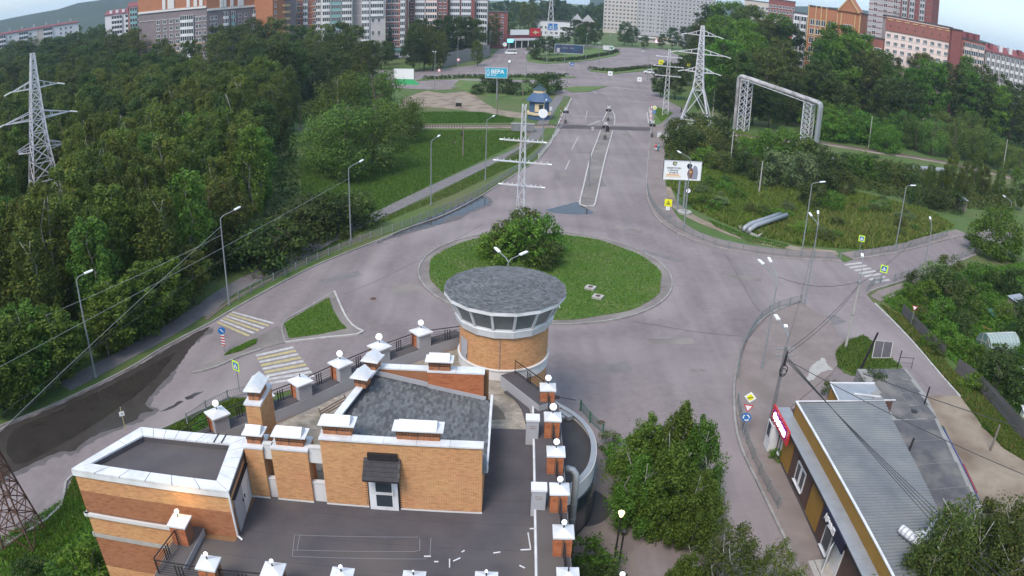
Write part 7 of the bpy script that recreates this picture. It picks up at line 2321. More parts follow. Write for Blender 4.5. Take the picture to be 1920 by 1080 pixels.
# ================================================================ VEHICLES
def vehicle(kind, label, base, rz, paint, cat):
    B = G(*base) if isinstance(base[0], int) else base
    t = thing('parked_car' if cat == 'car' else kind, label, cat, (*B, .01), rz)
    if kind == 'car': L, W, prof, cab = 4.5, 1.8, [(-2.2, .3), (2.2, .3), (2.25, .7), (1.3, .95), (.6, 1.5), (-1.1, 1.52), (-2.0, 1.0), (-2.25, .9)], [(1.2, .98), (.6, 1.43), (-1.05, 1.45), (-1.85, 1.0)]
    elif kind == 'suv': L, W, prof, cab = 4.6, 1.9, [(-2.2, .35), (2.25, .35), (2.3, .9), (1.25, 1.1), (.6, 1.72), (-1.9, 1.75), (-2.28, 1.0)], [(1.15, 1.12), (.6, 1.65), (-1.8, 1.67), (-2.05, 1.1)]
    elif kind == 'minibus': L, W, prof, cab = 6.0, 2.1, [(-2.9, .35), (2.9, .35), (2.95, 1.1), (2.4, 1.4), (1.9, 2.3), (-2.85, 2.4), (-2.95, 1.0)], [(2.3, 1.45), (1.85, 2.15), (-2.7, 2.25), (-2.8, 1.4)]
    else: L, W, prof, cab = 7.5, 2.3, [(1.9, .5), (3.7, .5), (3.75, 1.4), (3.4, 2.4), (1.9, 2.45)], [(3.68, 1.45), (3.36, 2.3), (2.5, 2.3), (2.5, 1.45)]
    def ext(P, y0, y1):
        b = MB(); n = len(P)
        b.add([(x, y0, z) for x, z in P] + [(x, y1, z) for x, z in P], [tuple(range(n)), tuple(range(2 * n - 1, n - 1, -1))] + [(k, n + k, n + (k + 1) % n, (k + 1) % n) for k in range(n)])
        return b
    ext(prof, -W / 2, W / 2).build('body', M[paint], t, local=True)
    b = ext(cab, -W / 2 - .015, W / 2 + .015); b.build('windows', M['glass'], t, local=True)
    if kind == 'truck':
        b = MB(); b.box(-3.8, 1.8, -W / 2, W / 2, .9, 3.4); c = b.build('cargo_box', M['white'], t, local=True)
        b = MB(); b.box(.2, 1.5, -W / 2 - .02, -W / 2 - .004, 1.7, 2.9); b.build('green_panel', M['green'], c, local=True)
        b = MB(); b.box(-3.7, 1.9, -.5, .5, .5, .9); b.build('chassis', M['black'], t, local=True)
    for x in (-L * .3, L * .31):
        for s in (-1, 1):
            b = MB(); b.tube([(x, s * (W / 2 - .2), .35), (x, s * (W / 2 + .02), .35)], .36, 14); wh = b.build('wheel', M['darkrubber'], t, local=True)
            b = MB(); b.tube([(x, s * (W / 2 + .021), .35), (x, s * (W / 2 + .03), .35)], .2, 10); b.build('rim', M['galv'], wh, local=True)
    for s in (-1, 1):
        xf = prof[2][0]
        b = MB(); b.box(xf - .05, xf + .02, s * W * .36 - .15, s * W * .36 + .15, .62 if kind != 'truck' else .9, .8 if kind != 'truck' else 1.1); b.build('headlight', M['ceramic'], t, local=True)
        b = MB(); xr = -L / 2; b.box(xr - .03, xr + .04, s * W * .4 - .1, s * W * .4 + .1, .75, .95); b.build('tail_light', M['sign_r'], t, local=True)
    return t
M['silver'] = mat('silver car paint', (.55, .56, .58), rough=.25, spec=.6)
M['carwhite'] = mat('white car paint', (.78, .78, .78), rough=.25, spec=.6)
M['cardark'] = mat('dark car paint', (.03, .03, .035), rough=.2, spec=.6)
vehicle('truck', 'white box truck with a green panel driving on the far highway', (1143, 97), 0, 'carwhite', 'truck')
vehicle('suv', 'white car at the right end of the highway junction', (1217, 138), rad(170), 'carwhite', 'car')
vehicle('minibus', 'white minibus stopped in front of the red shop', (958, 102), rad(185), 'carwhite', 'minibus')
vehicle('car', 'dark car parked nearer in the alley by the apartment row', (744, 109), rad(60), 'cardark', 'car')
vehicle('suv', 'second dark car parked farther up the alley', (752, 104), rad(60), 'cardark', 'car')
for k, (P_, paint, lab) in enumerate((((617, 112), 'carwhite', 'white car glimpsed through trees below the white apartment section'), ((545, 131), 'silver', 'silver car parked among the trees left of the willow group'), ((560, 124), 'cardark', 'dark car parked among the trees below the orange corner block'), ((590, 121), 'silver', 'silver car glimpsed through trees below the red apartment section'), ((1046, 72), 'silver', 'silver car parked before the white office'), ((1065, 70), 'carwhite', 'white car parked at the right of the white office'))):
    vehicle('car', lab, P_, rad(20 + 30 * k), paint, 'car')
# ================================================================ TREES AND SHRUBS
rng = np.random.default_rng(11)
def crown_arr(seed, h0, h1, R, nc, nl, ls, prof, cr=.3, droop=0.0, squash=.8, shell=.55, tip=0.0):
    """leaf-sized faces gathered in clumps through the crown's volume"""
    g = np.random.default_rng(seed)
    t = g.random(nc * 3)
    rad_ = np.interp(t, np.linspace(0, 1, len(prof)), prof)
    keep = g.random(nc * 3) < rad_ / max(prof) + .12
    t, rad_ = t[keep][:nc], rad_[keep][:nc]
    n = len(t)
    an = g.random(n) * 2 * np.pi
    rr = rad_ * R * np.sqrt(shell ** 2 + (1 - shell ** 2) * g.random(n)) * (.75 + .4 * g.random(n))
    C = np.stack([rr * np.cos(an), rr * np.sin(an), h0 + (h1 - h0) * t], 1)
    cs = R * cr * (.6 + .8 * g.random(n)) * (.55 + .45 * rad_ / max(prof))
    idx = np.repeat(np.arange(n), nl)
    m = len(idx)
    d = g.normal(size=(m, 3)); d /= np.linalg.norm(d, axis=1)[:, None]
    q = cs[idx][:, None] * d * (.45 + .6 * g.random(m) ** .6)[:, None]
    q[:, 2] *= squash
    P = C[idx] + q
    if droop: P[:, 2] -= droop * cs[idx] * g.random(m) ** 2 * 2
    N = d * 1.3 + g.normal(size=(m, 3)) * .5 + np.array([0, 0, .3])
    N /= np.linalg.norm(N, axis=1)[:, None]
    u = np.cross(N, g.normal(size=(m, 3))); u /= np.linalg.norm(u, axis=1)[:, None] + 1e-9
    if droop:
        u = u * .6 + np.array([0, 0, -.7]); u -= N * (u * N).sum(1)[:, None]; u /= np.linalg.norm(u, axis=1)[:, None] + 1e-9
    v = np.cross(N, u)
    s = (ls * (.55 + .8 * g.random(m)))[:, None]
    a, b = u * s, v * s * .42
    V = np.stack([P - a, P - b * 1.1 + a * .1, P + a, P + b * 1.1 + a * .1], 1)
    return V.reshape(-1, 3)
def trunk_mesh(name, seed, H, r, nb, R, m, base=.35, n=6, up=.55, stems=1):
    g = random.Random(seed); b = MB()
    for s in range(stems):
        ox, oy = (g.uniform(-.3, .3), g.uniform(-.3, .3)) if stems > 1 else (0, 0)
        pts = [(ox + g.uniform(-.12, .12) * k * (1 + stems * .5) + (ox * k * .6), oy + g.uniform(-.12, .12) * k + oy * k * .6, H * k / 5) for k in range(6)]
        pts[0] = (ox, oy, -.15)
        b.tube(pts, r, n, r * .2)
        for k in range(nb // stems):
            t = base + (.95 - base) * g.random()
            z = H * t; i = min(int(t * 5), 4); f = t * 5 - i
            p = [pts[i][j] + (pts[i + 1][j] - pts[i][j]) * f for j in range(3)]
            a = g.random() * 6.283; L = R * g.uniform(.4, .75) * (1.15 - t * .6)
            q = (p[0] + math.cos(a) * L * .5, p[1] + math.sin(a) * L * .5, p[2] + L * up * .55); e = (p[0] + math.cos(a) * L, p[1] + math.sin(a) * L, p[2] + L * up)
            b.tube([p, q, e], r * .3 * (1.1 - t * .5), 4, r * .05, cap=False)
    return b.mesh(name, m, smooth=True)
LM = dict(
    birch=leafmat('birch leaves', (0.045, 0.082, 0.011), (0.153, 0.206, 0.033), (0.192, 0.156, 0.029)),
    birch_g=leafmat('fresh birch leaves', (0.043, 0.093, 0.013), (0.148, 0.246, 0.033)),
    dark=leafmat('dark leaves', (0.025, 0.054, 0.011), (0.084, 0.130, 0.025)),
    olive=leafmat('olive leaves', (0.045, 0.073, 0.014), (0.136, 0.173, 0.033), (0.144, 0.104, 0.029)),
    willow=leafmat('willow leaves', (0.045, 0.092, 0.018), (0.180, 0.274, 0.050)),
    bright=leafmat('bright leaves', (0.043, 0.108, 0.011), (0.143, 0.266, 0.028)),
    silver=leafmat('silvery leaves', (0.069, 0.109, 0.048), (0.209, 0.286, 0.108)),
    spruce=leafmat('spruce needles', (0.013, 0.032, 0.011), (0.042, 0.078, 0.026)),
    weeds=leafmat('weeds', (0.056, 0.105, 0.015), (0.191, 0.266, 0.043), (0.228, 0.156, 0.048)),
    grass=leafmat('grass blades', (0.07, 0.15, 0.018), (0.16, 0.275, 0.038)),
    rusty=leafmat('rusty weeds', (0.14, 0.12, 0.035), (0.27, 0.25, 0.07), (0.084, 0.130, 0.029)),
)
BIRCH = [.4, .75, .92, 1, .98, .9, .72, .42]
BROAD = [.5, .9, 1, 1, .95, .8, .5]
POP = [.5, .8, 1, 1, .97, .9, .75, .45]
PROTO = {}
def proto(kind, i, Hc, R, nc, nl, ls, prof, lm, tm, r, nb, cr=.3, droop=0, squash=.8, base=.2, up=.55, stems=1, seed=0, shell=.55):
    V = crown_arr(seed + 100 * i + hash(kind) % 1 + len(kind) * 7, Hc * base, Hc, R, nc, nl, ls, prof, cr, droop, squash, shell)
    PROTO.setdefault(kind, []).append((trunk_mesh('trunk', seed + i, Hc * .96, r, nb, R, M[tm], base + .08, up=up, stems=stems), quads_mesh('crown', V, LM[lm]), Hc))
for i in range(4): proto('birch', i, 15, 2.7, 110, 90, .19, BIRCH, 'birch', 'birchbark', .15, 16, .26, .8, 1.1, .18, .9, stems=1 + (i % 2), seed=5)
for i in range(3): proto('birch_g', i, 13, 2.6, 90, 75, .19, BIRCH, 'birch_g', 'birchbark', .14, 16, .27, .7, 1.0, .12, .8, seed=25)
for i in range(4): proto('dark', i, 16, 3.9, 100, 75, .25, BROAD, 'dark', 'bark', .24, 14, .27, .15, .85, .16, seed=45)
for i in range(3): proto('olive', i, 16, 3.6, 100, 75, .23, BROAD, 'olive', 'bark', .22, 16, .26, .3, .95, .15, seed=65)
for i in range(2): proto('poplar', i, 19, 4.4, 150, 85, .25, POP, 'bright', 'bark', .28, 18, .24, .1, 1.0, .14, .9, seed=75)
for i in range(2): proto('poplar_d', i, 19, 4.4, 150, 85, .25, POP, 'olive', 'bark', .28, 18, .24, .1, 1.0, .14, .9, seed=85)
for i in range(3): proto('willow', i, 11, 4.0, 34, 260, .18, BROAD, 'willow', 'bark', .28, 14, .42, .2, .8, .1, seed=95, shell=.7)
for i in range(3): proto('shrub', i, 3.2, 1.9, 34, 60, .14, [.8, 1, .95, .8, .4], 'dark', 'bark', .05, 10, .36, .2, .8, .08, stems=3, seed=105)
for i in range(3): proto('shrub_b', i, 3.0, 1.9, 34, 60, .14, [.8, 1, .95, .8, .4], 'bright', 'bark', .05, 10, .36, .2, .8, .06, stems=3, seed=115)
for i in range(2): proto('shrub_s', i, 3.4, 2.0, 34, 64, .13, [.8, 1, .95, .8, .4], 'silver', 'bark', .05, 10, .36, .1, .8, .06, stems=3, seed=125)
for i in range(2): proto('shrub_o', i, 3.2, 1.8, 34, 60, .14, [.7, 1, .95, .8, .4], 'olive', 'bark', .05, 12, .36, .2, .9, .08, stems=3, seed=135)
for i in range(2): proto('round', i, 5.2, 3.0, 75, 110, .15, [.7, 1, 1, .95, .75, .4], 'bright', 'bark', .15, 14, .3, .1, .8, .06, seed=145, shell=.7)
proto('spruce', 0, 17, 2.6, 120, 70, .22, [1, .9, .75, .58, .4, .22, .05], 'spruce', 'bark', .2, 20, .2, .5, .5, .06, .05, seed=155, shell=.2)
for i in range(3): proto('big_birch', i, 9.2, 2.6, 170, 150, .105, [.5, .85, 1, 1, .85, .6, .38, .14], 'birch_g', 'birchbark', .11, 12, .2, 1.1, 1.15, .08, .8, stems=2, seed=165, shell=.4)
for i in range(2): proto('bare_birch', i, 9, 2.9, 125, 90, .11, [.5, .9, 1, .9, .7, .4], 'olive', 'birchbark', .12, 34, .24, .7, 1.0, .1, .8, stems=3, seed=185, shell=.4)

def tree(kind, P, H, label, cat='tree', grp=None, i=None, wide=1.0, name=None, z=0.0):
    L = PROTO[kind]
    tm, cm, Hc = L[random.randrange(len(L)) if i is None else i % len(L)]
    s = H / Hc
    w = s * wide
    nm = name or {'birch': 'birch_tree', 'birch_g': 'birch_tree', 'big_birch': 'birch_tree', 'bare_birch': 'birch_tree', 'dark': 'broadleaf_tree', 'olive': 'broadleaf_tree', 'poplar': 'poplar_tree', 'poplar_d': 'poplar_tree',
                  'willow': 'willow_tree', 'spruce': 'spruce_tree', 'round': 'round_tree'}.get(kind, 'shrub')
    t = thing(nm, label, 'shrub' if nm == 'shrub' else cat, (P[0], P[1], z), random.random() * 6.283, group=grp)
    t.scale = (w, w, s)
    put('trunk' if nm != 'shrub' else 'stems', tm, t)
    put('crown' if nm != 'shrub' else 'foliage', cm, t)
    return t
def wood(poly, spacing, kinds, label, grp, seed, avoid=(), hmul=1.0, jit=.38, clip=True, wmul=1.0):
    """fill a plot with trees one by one, on a jittered grid"""
    P = np.array(poly); g = random.Random(seed)
    x0, y0 = P.min(0); x1, y1 = P.max(0)
    j, y, n = 0, y0, 0
    while y < y1:
        x = x0 + (spacing / 2 if j % 2 else 0)
        while x < x1:
            q = (x + g.uniform(-jit, jit) * spacing, y + g.uniform(-jit, jit) * spacing)
            x += spacing
            if clip and math.degrees(math.atan2(q[0], q[1])) < -39.5 - 700 / math.hypot(*q): continue
            if not inside(q, poly) or any(math.hypot(q[0] - a[0], q[1] - a[1]) < a[2] for a in avoid): continue
            cap = 99
            if -23.6 < math.degrees(math.atan2(q[0], q[1])) < -20.6 and math.hypot(*q) > 120:
                cap = ZT(360, 122, q)
                if cap < 6: continue
            k = g.choices([i[0] for i in kinds], [i[3] for i in kinds])[0]
            kk = [i for i in kinds if i[0] == k][0]
            lab, gr = label[k] if isinstance(label, dict) else label, grp
            tree(k, q, min(g.uniform(kk[1], kk[2]) * hmul, cap), lab, grp=gr + (' - ' + kk[0].split('_')[0] if isinstance(label, dict) else ''), wide=g.uniform(.9, 1.2) * wmul)
            n += 1
        y += spacing * .87; j += 1
    return n
COUNT = {}
pyl = G(88, 385)
near = GL([(-60, 800), (0, 755), (130, 715), (235, 655), (330, 602), (385, 560), (300, 470), (120, 480), (-60, 560)])
COUNT['near'] = wood(GL([(-70, 700), (60, 700), (190, 645), (310, 590), (360, 545), (440, 507), (485, 480), (505, 430), (508, 370), (505, 330), (300, 330), (100, 360), (-120, 420)]), 5.3,
     [('birch', 12, 16, 6), ('birch_g', 11, 14, 2), ('olive', 10, 14, 1)], {'birch': 'slender pale-trunked birch in the near wood beside the lamp-lined footpath', 'birch_g': 'fresh green birch in the near wood beside the lamp-lined footpath', 'olive': 'olive broadleaf tree in the near wood beside the lamp-lined footpath'},
     'near wood beside the footpath', 1, avoid=[(pyl[0] * f, pyl[1] * f, 5.6) for f in (1, .95, .9, .85, .8, .74)])
COUNT['mid'] = wood(GL([(-140, 420), (100, 360), (300, 330), (505, 330), (535, 262), (535, 225), (420, 205), (200, 215), (-160, 290)]), 6.6,
     [('birch', 12, 17, 4), ('olive', 12, 16, 2), ('dark', 12, 16, 2)], {'birch': 'birch in the middle of the wood around and behind the pale pylon', 'olive': 'olive tree in the middle of the wood around and behind the pale pylon', 'dark': 'dark broadleaf tree in the middle of the wood around and behind the pale pylon'},
     'middle of the wood by the pylon', 2, avoid=[(pyl[0] * f, pyl[1] * f, 5.6) for f in (1, .95, .9, .85, .8, .74)], clip=True)
COUNT['far'] = wood(GL([(-200, 285), (200, 213), (420, 203), (548, 215), (560, 180), (520, 166), (330, 172), (250, 160), (60, 160), (-200, 215)]), 9.5,
     [('dark', 14, 19, 4), ('olive', 14, 18, 2), ('birch', 13, 16, 1)], {'dark': 'tall dark tree at the back of the wood before the brown brick complex', 'olive': 'tall olive tree at the back of the wood before the brown brick complex', 'birch': 'pale birch at the back of the wood before the brown brick complex'}, 'back of the wood', 3, clip=True)
COUNT['far2'] = wood(GL([(-260, 200), (60, 158), (250, 157), (322, 150), (320, 128), (250, 126), (60, 130), (-300, 165)]), 19,
     [('dark', 17, 23, 4), ('olive', 17, 22, 2)], {'dark': 'tall dark tree between the wood and the long white five-storey block', 'olive': 'tall olive tree between the wood and the long white five-storey block'}, 'trees before the far white block', 4, wmul=1.45)
# crowns in front of the apartment row, left of the alley
for k, (px, py, H, kind) in enumerate(((300, 136, 19, 'olive'), (410, 150, 19, 'olive'), (440, 138, 21, 'dark'), (470, 148, 18, 'olive'), (405, 134, 21, 'dark'), (500, 140, 21, 'dark'), (525, 152, 18, 'olive'), (548, 166, 16, 'olive'), (585, 160, 17, 'olive'), (560, 140, 20, 'dark'),
                                       (600, 146, 20, 'olive'), (620, 168, 15, 'dark'), (635, 140, 20, 'dark'), (650, 160, 18, 'olive'), (665, 145, 19, 'dark'), (680, 165, 15, 'olive'), (610, 180, 14, 'dark'), (640, 188, 14, 'olive'), (580, 190, 14, 'dark'), (690, 150, 14, 'dark'),
                                       (300, 138, 18, 'dark'), (275, 142, 19, 'dark'), (715, 131, 12, 'dark'), (700, 125, 11, 'dark'), (728, 122, 10, 'dark'), (520, 128, 22, 'olive'), (475, 128, 22, 'olive'))):
    tree(kind, G(px, py), H, 'broad %s tree in the belt before the apartment blocks, left of the alley' % {'olive': 'olive', 'dark': 'dark green'}[kind], grp='belt before the apartments - ' + kind, wide=1.25)
tree('spruce', G(731, 112), 17, 'dark pointed spruce standing before the pink-banded apartment section')
for k, (px, py, H, kind) in enumerate(((775, 135, 13, 'dark'), (795, 131, 15, 'olive'), (812, 133, 13, 'olive'), (830, 118, 17, 'dark'), (850, 112, 17, 'dark'), (872, 112, 16, 'dark'), (890, 108, 15, 'dark'), (780, 118, 14, 'dark'), (905, 100, 15, 'olive'), (920, 92, 16, 'olive'), (935, 88, 17, 'olive'), (895, 124, 9, 'olive'), (825, 126, 12, 'olive'),
                                       (790, 112, 16, 'dark'), (950, 76, 15, 'dark'))):
    tree(kind, G(px, py), H * 1.22, '%s tree above the grey wall and highway, right of the alley' % {'olive': 'olive', 'dark': 'dark green'}[kind], grp='trees behind the grey wall - ' + kind, wide=1.15)
for k, (px, py, H, kind) in enumerate(((1000, 110, 8, 'dark'), (1012, 106, 9, 'dark'), (1030, 104, 9, 'dark'), (1045, 104, 8, 'dark'), (1088, 92, 13, 'dark'), (1100, 88, 14, 'dark'), (1115, 84, 13, 'dark'), (1080, 82, 14, 'dark'), (1060, 84, 10, 'dark'), (1170, 85, 14, 'dark'), (1185, 87, 12, 'dark'), (1208, 92, 8, 'dark'), (1240, 92, 9, 'dark'), (1260, 92, 13, 'dark'), (1285, 98, 15, 'dark'), (1300, 100, 16, 'olive'), (990, 66, 18, 'olive'),
                                       (975, 55, 18, 'dark'), (1020, 50, 18, 'dark'), (1055, 46, 16, 'dark'), (1120, 58, 16, 'dark'), (1100, 52, 15, 'dark'), (1040, 38, 20, 'dark'), (1005, 40, 22, 'dark'), (1075, 44, 14, 'dark'))):
    tree(kind, G(px, py), H * (1.35 if py < 70 else 1.1), 'dark park tree among the lamps and shops beyond the highway', grp='trees beyond the highway', wide=1.3)
# hedges on the highway islands
for nm, P_, h, lab in (('hedge', [(1000, 112), (1030, 116), (1090, 112), (1140, 103), (1158, 97)], 1.6, 'clipped dark hedge round the far hedge island'), ('hedge', [(1108, 131), (1150, 135), (1200, 129), (1268, 124)], 1.4, 'low dark hedge on the strip before the white car'), ('hedge', [(800, 149), (880, 146), (985, 146), (1060, 144)], 1.2, 'low hedge on the highway strip behind the blue billboard')):
    L = even(GL(P_), 1.6)
    V = np.concatenate([crown_arr(k, 0.1, h, 1.2, 10, 26, .2, [1, 1, .8], .45) + np.array([p[0], p[1], 0]) for k, p in enumerate(L)])
    o = put(nm, quads_mesh(nm, V, LM['dark']), None); tag(o, lab, 'hedge')
# the willow group and the meadow edge
for k, (px, py, H, w, lab) in enumerate(((610, 318, 10.5, 1.1, 'leftmost low willow crown of the willow group'), (655, 335, 13, 1.15, 'nearest big rounded willow of the willow group'), (700, 322, 12.5, 1.15, 'willow in the middle right of the willow group'), (640, 270, 14.5, 1.1, 'tall willow at the back left of the willow group'), (700, 258, 14.5, 1.1, 'tall willow at the back right of the willow group'), (755, 268, 9.5, 1.1, 'open willow at the right edge of the willow group'), (770, 250, 6.5, 1.2, 'small spreading willow low beside the railway'))):
    tree('willow', G(px, py), H, lab, grp='willow group in the meadow', wide=w, i=k)
tree('dark', G(715, 215), 11, 'dark tree between the green stand and the willow group')
tree('olive', G(675, 205), 13, 'olive tree between the willow group and the apartments')
for k, (px, py, H, kind, lab) in enumerate(((590, 440, 5.5, 'shrub', 'broad dark bush beside the third lamp, leftmost'), (625, 438, 5.0, 'shrub', 'broad dark bush beside the third lamp, in the middle'), (660, 425, 5.0, 'shrub', 'broad dark bush just behind the third lamp'), (560, 465, 5.5, 'shrub', 'dark bush at the left fence between second and third lamps'), (520, 490, 5.0, 'shrub', 'dark bush over the fence nearer the second lamp'), (480, 505, 5.5, 'shrub', 'dark bush right behind the second lamp'),
                                            (325, 600, 7.0, 'birch_g', 'bright young birch overhanging the path left of the crossing'), (285, 628, 7.5, 'birch_g', 'bright young birch by the path, second from the crossing'), (235, 655, 7.5, 'birch_g', 'bright young birch leaning over the dark puddle'), (365, 570, 6.5, 'birch', 'yellowing young birch next to the second lamp'), (115, 725, 7.5, 'birch_g', 'bright bushy birch at the left edge by the first lamp'), (40, 765, 8.5, 'birch_g', 'bright bushy birch at the very left edge above the puddle'), (70, 735, 8.5, 'birch_g', 'bright bushy birch behind the first lamp'), (-20, 760, 9, 'birch_g', 'bushy birch cut by the left frame edge'))):
    tree(kind, G(px, py), H, lab, wide=1.3 if kind.startswith('shrub') else 1.75)
for px, py, H, w, lab in ((322, 604, 5.6, 1.9, 'low spreading birch over the footpath, nearest the striped crossing'), (268, 636, 6.0, 1.9, 'low spreading birch over the footpath, second from the striped crossing'), (205, 668, 5.8, 1.9, 'low spreading birch over the footpath just above the first lamp'), (130, 708, 6.4, 1.9, 'low spreading birch over the footpath left of the first lamp'), (60, 752, 6.6, 1.9, 'low spreading birch over the path end above the puddle corner'), (8, 780, 7.0, 1.8, 'low spreading birch at the left frame edge by the kerb')):
    tree('birch_g', G(px, py), H, lab, wide=w)
# round bushes left of the crossing and behind the blue billboard
for px, py, H, lab in ((1005, 176, 6.5, 'round dark bush behind the blue booth, left half'), (1028, 174, 6.5, 'round dark bush behind the blue booth, right half'), (912, 172, 5.0, 'dark bush at the foot of the blue billboard, left'), (940, 174, 5.5, 'dark bush at the foot of the blue billboard, right'), (965, 178, 4.0, 'low dark bush between billboard and booth'), (895, 176, 3.0, 'small dark bush at the left of the billboard bushes')):
    tree('shrub', G(px, py), H, lab, wide=1.25)
for px, py, H, lab in ((1238, 182, 10, 'dense dark tree behind the narrow mast, left'), (1265, 186, 11, 'dense dark tree behind the narrow mast, right'), (1250, 160, 9, 'dense dark tree beyond the narrow mast at the highway bend'), (1285, 160, 12, 'dark tree behind the big pylon')):
    tree('dark', G(px, py), H, lab, wide=1.35)
# roundabout bush
for px, py, H, kind, lab in ((950, 478, 4.2, 'shrub_o', 'olive bush at the mast foot on the roundabout, left'), (985, 488, 5.0, 'shrub_b', 'dark bush at the mast foot on the roundabout, front'), (1010, 480, 4.8, 'shrub_b', 'green bush at the mast foot on the roundabout, right'), (985, 462, 4.9, 'shrub_o', 'olive bush at the mast foot on the roundabout, back'), (1020, 502, 3.4, 'shrub', 'low dark bush at the right edge of the roundabout thicket'), (930, 490, 3.6, 'shrub_b', 'low green bush at the left edge of the roundabout thicket')):
    tree(kind, G(px, py), H, lab, wide=1.1)
# right-hand trees behind the railway
RT = ((1350, 205, 19, 'poplar'), (1372, 212, 17, 'dark'), (1400, 200, 21, 'poplar'), (1430, 214, 18, 'poplar_d'), (1385, 180, 24, 'poplar'), (1335, 180, 20, 'dark'), (1345, 160, 24, 'poplar'), (1420, 175, 25, 'poplar_d'), (1455, 205, 20, 'poplar_d'), (1462, 180, 24, 'dark'), (1365, 235, 12, 'dark'),
      (1410, 235, 12, 'dark'), (1440, 240, 11, 'dark'), (1475, 235, 13, 'dark'), (1320, 150, 22, 'poplar_d'), (1450, 160, 27, 'poplar'), (1395, 150, 29, 'poplar_d'), (1360, 140, 30, 'poplar'), (1330, 130, 27, 'dark'),
      (1545, 215, 22, 'poplar'), (1580, 222, 24, 'poplar'), (1560, 195, 27, 'poplar'), (1610, 228, 21, 'poplar_d'), (1640, 225, 21, 'poplar'), (1530, 235, 17, 'dark'), (1570, 245, 13, 'dark'), (1600, 205, 25, 'poplar'), (1655, 245, 15, 'dark'), (1660, 215, 19, 'poplar_d'),
      (1700, 240, 18, 'poplar'), (1735, 245, 21, 'poplar'), (1770, 248, 21, 'poplar_d'), (1800, 252, 20, 'poplar'), (1830, 258, 19, 'poplar_d'), (1860, 265, 18, 'poplar'), (1890, 270, 17, 'dark'), (1920, 280, 17, 'poplar_d'), (1715, 222, 22, 'poplar_d'), (1755, 226, 24, 'poplar'), (1790, 230, 24, 'poplar'), (1825, 236, 22, 'poplar_d'), (1690, 255, 15, 'dark'), (1865, 245, 20, 'dark'), (1905, 255, 18, 'dark'), (1950, 270, 18, 'dark'),
      (1498, 215, 13, 'olive'), (1510, 232, 12, 'dark'), (1485, 225, 12, 'dark'))
KN = {'poplar': 'bright tall poplar', 'poplar_d': 'olive tall poplar', 'dark': 'dark broad tree', 'olive': 'olive tree'}
for px, py, H, kind in RT:
    reg = ('in the tall stand behind the pipe bridge' if px < 1505 else 'in the stand before the orange gabled building' if px < 1668 else 'in the belt before the long grey building')
    tree(kind, G(px, py), H * 1.16, KN[kind] + ' ' + reg, grp=KN[kind] + 's ' + reg, wide=1.3)
# willows along the railway at the right
for k, (px, py, H, w) in enumerate(((1715, 282, 9, 1.1), (1745, 290, 10, 1.15), (1785, 296, 10.5, 1.15), (1825, 302, 10.5, 1.15), (1860, 310, 9, 1.1), (1880, 322, 8.5, 1.1), (1910, 332, 8, 1.1), (1770, 275, 11, 1.1), (1815, 280, 11, 1.1), (1660, 285, 7, 1.1), (1640, 272, 7.5, 1.1), (1690, 270, 9, 1.1), (1590, 262, 9, 1.2), (1560, 262, 8, 1.1), (1540, 256, 9, 1.2), (1615, 268, 8, 1.2))):
    tree('willow' if k < 9 else 'round', G(px, py), H, 'grey-green willow in the row behind the railway beyond the weed plot' if k < 9 else 'green rounded tree before the poplars behind the railway', grp='row behind the railway' + (' - willows' if k < 9 else ' - round trees'), wide=w, name='willow_tree' if k < 9 else 'round_tree')
# bushes and young trees between road and railway on the right
SH = ((1262, 280, 4.5, 'shrub'), (1285, 285, 5.5, 'shrub'), (1310, 275, 6.5, 'shrub_o'), (1330, 290, 6, 'shrub_o'), (1300, 258, 6, 'shrub'), (1340, 265, 6, 'shrub'), (1268, 262, 5, 'shrub_o'), (1355, 300, 4.5, 'shrub'), (1320, 310, 3.8, 'shrub_b'), (1350, 322, 4, 'shrub_o'), (1380, 318, 4.5, 'shrub_o'), (1400, 330, 4.5, 'shrub'),
      (1440, 300, 6.5, 'shrub_b'), (1470, 300, 6.5, 'shrub_b'), (1500, 306, 6, 'shrub_b'), (1530, 310, 5, 'shrub'), (1455, 350, 6.5, 'shrub_s'), (1490, 352, 7, 'shrub_s'), (1430, 345, 4.5, 'shrub'), (1520, 345, 5.5, 'shrub'), (1550, 340, 5.5, 'shrub'), (1580, 335, 5.5, 'shrub'), (1610, 338, 5.5, 'shrub_b'), (1640, 342, 5.5, 'shrub'), (1670, 345, 5, 'shrub_o'), (1700, 350, 5, 'shrub'), (1540, 365, 4.5, 'shrub'), (1580, 365, 4.5, 'shrub_o'),
      (1740, 365, 6.5, 'birch'), (1765, 372, 7, 'birch'), (1800, 378, 8.5, 'birch'), (1840, 372, 7.5, 'birch'), (1870, 372, 7, 'birch'), (1900, 372, 7, 'birch_g'), (1780, 352, 8, 'birch'), (1825, 350, 8, 'birch'), (1910, 395, 6, 'birch'), (1720, 385, 4, 'shrub'), (1755, 392, 4, 'shrub'), (1785, 396, 4, 'shrub'), (1520, 385, 4, 'shrub'), (1560, 395, 3.2, 'shrub_b'), (1405, 300, 4.5, 'shrub_b'))
SN = {'shrub': 'dark green bush', 'shrub_o': 'olive bush with bare twigs', 'shrub_b': 'bright green bush', 'shrub_s': 'silvery grey bush', 'birch': 'yellowing young birch', 'birch_g': 'fresh young birch'}
for px, py, H, kind in SH:
    reg = 'at the foot of the big pylon' if px < 1420 else ('between the lying pipes and the railway' if px < 1715 else 'beyond the garden tree by the railway')
    tree(kind, G(px, py), H, SN[kind] + ' ' + reg, grp=SN[kind] + ' ' + reg, wide=1.15)
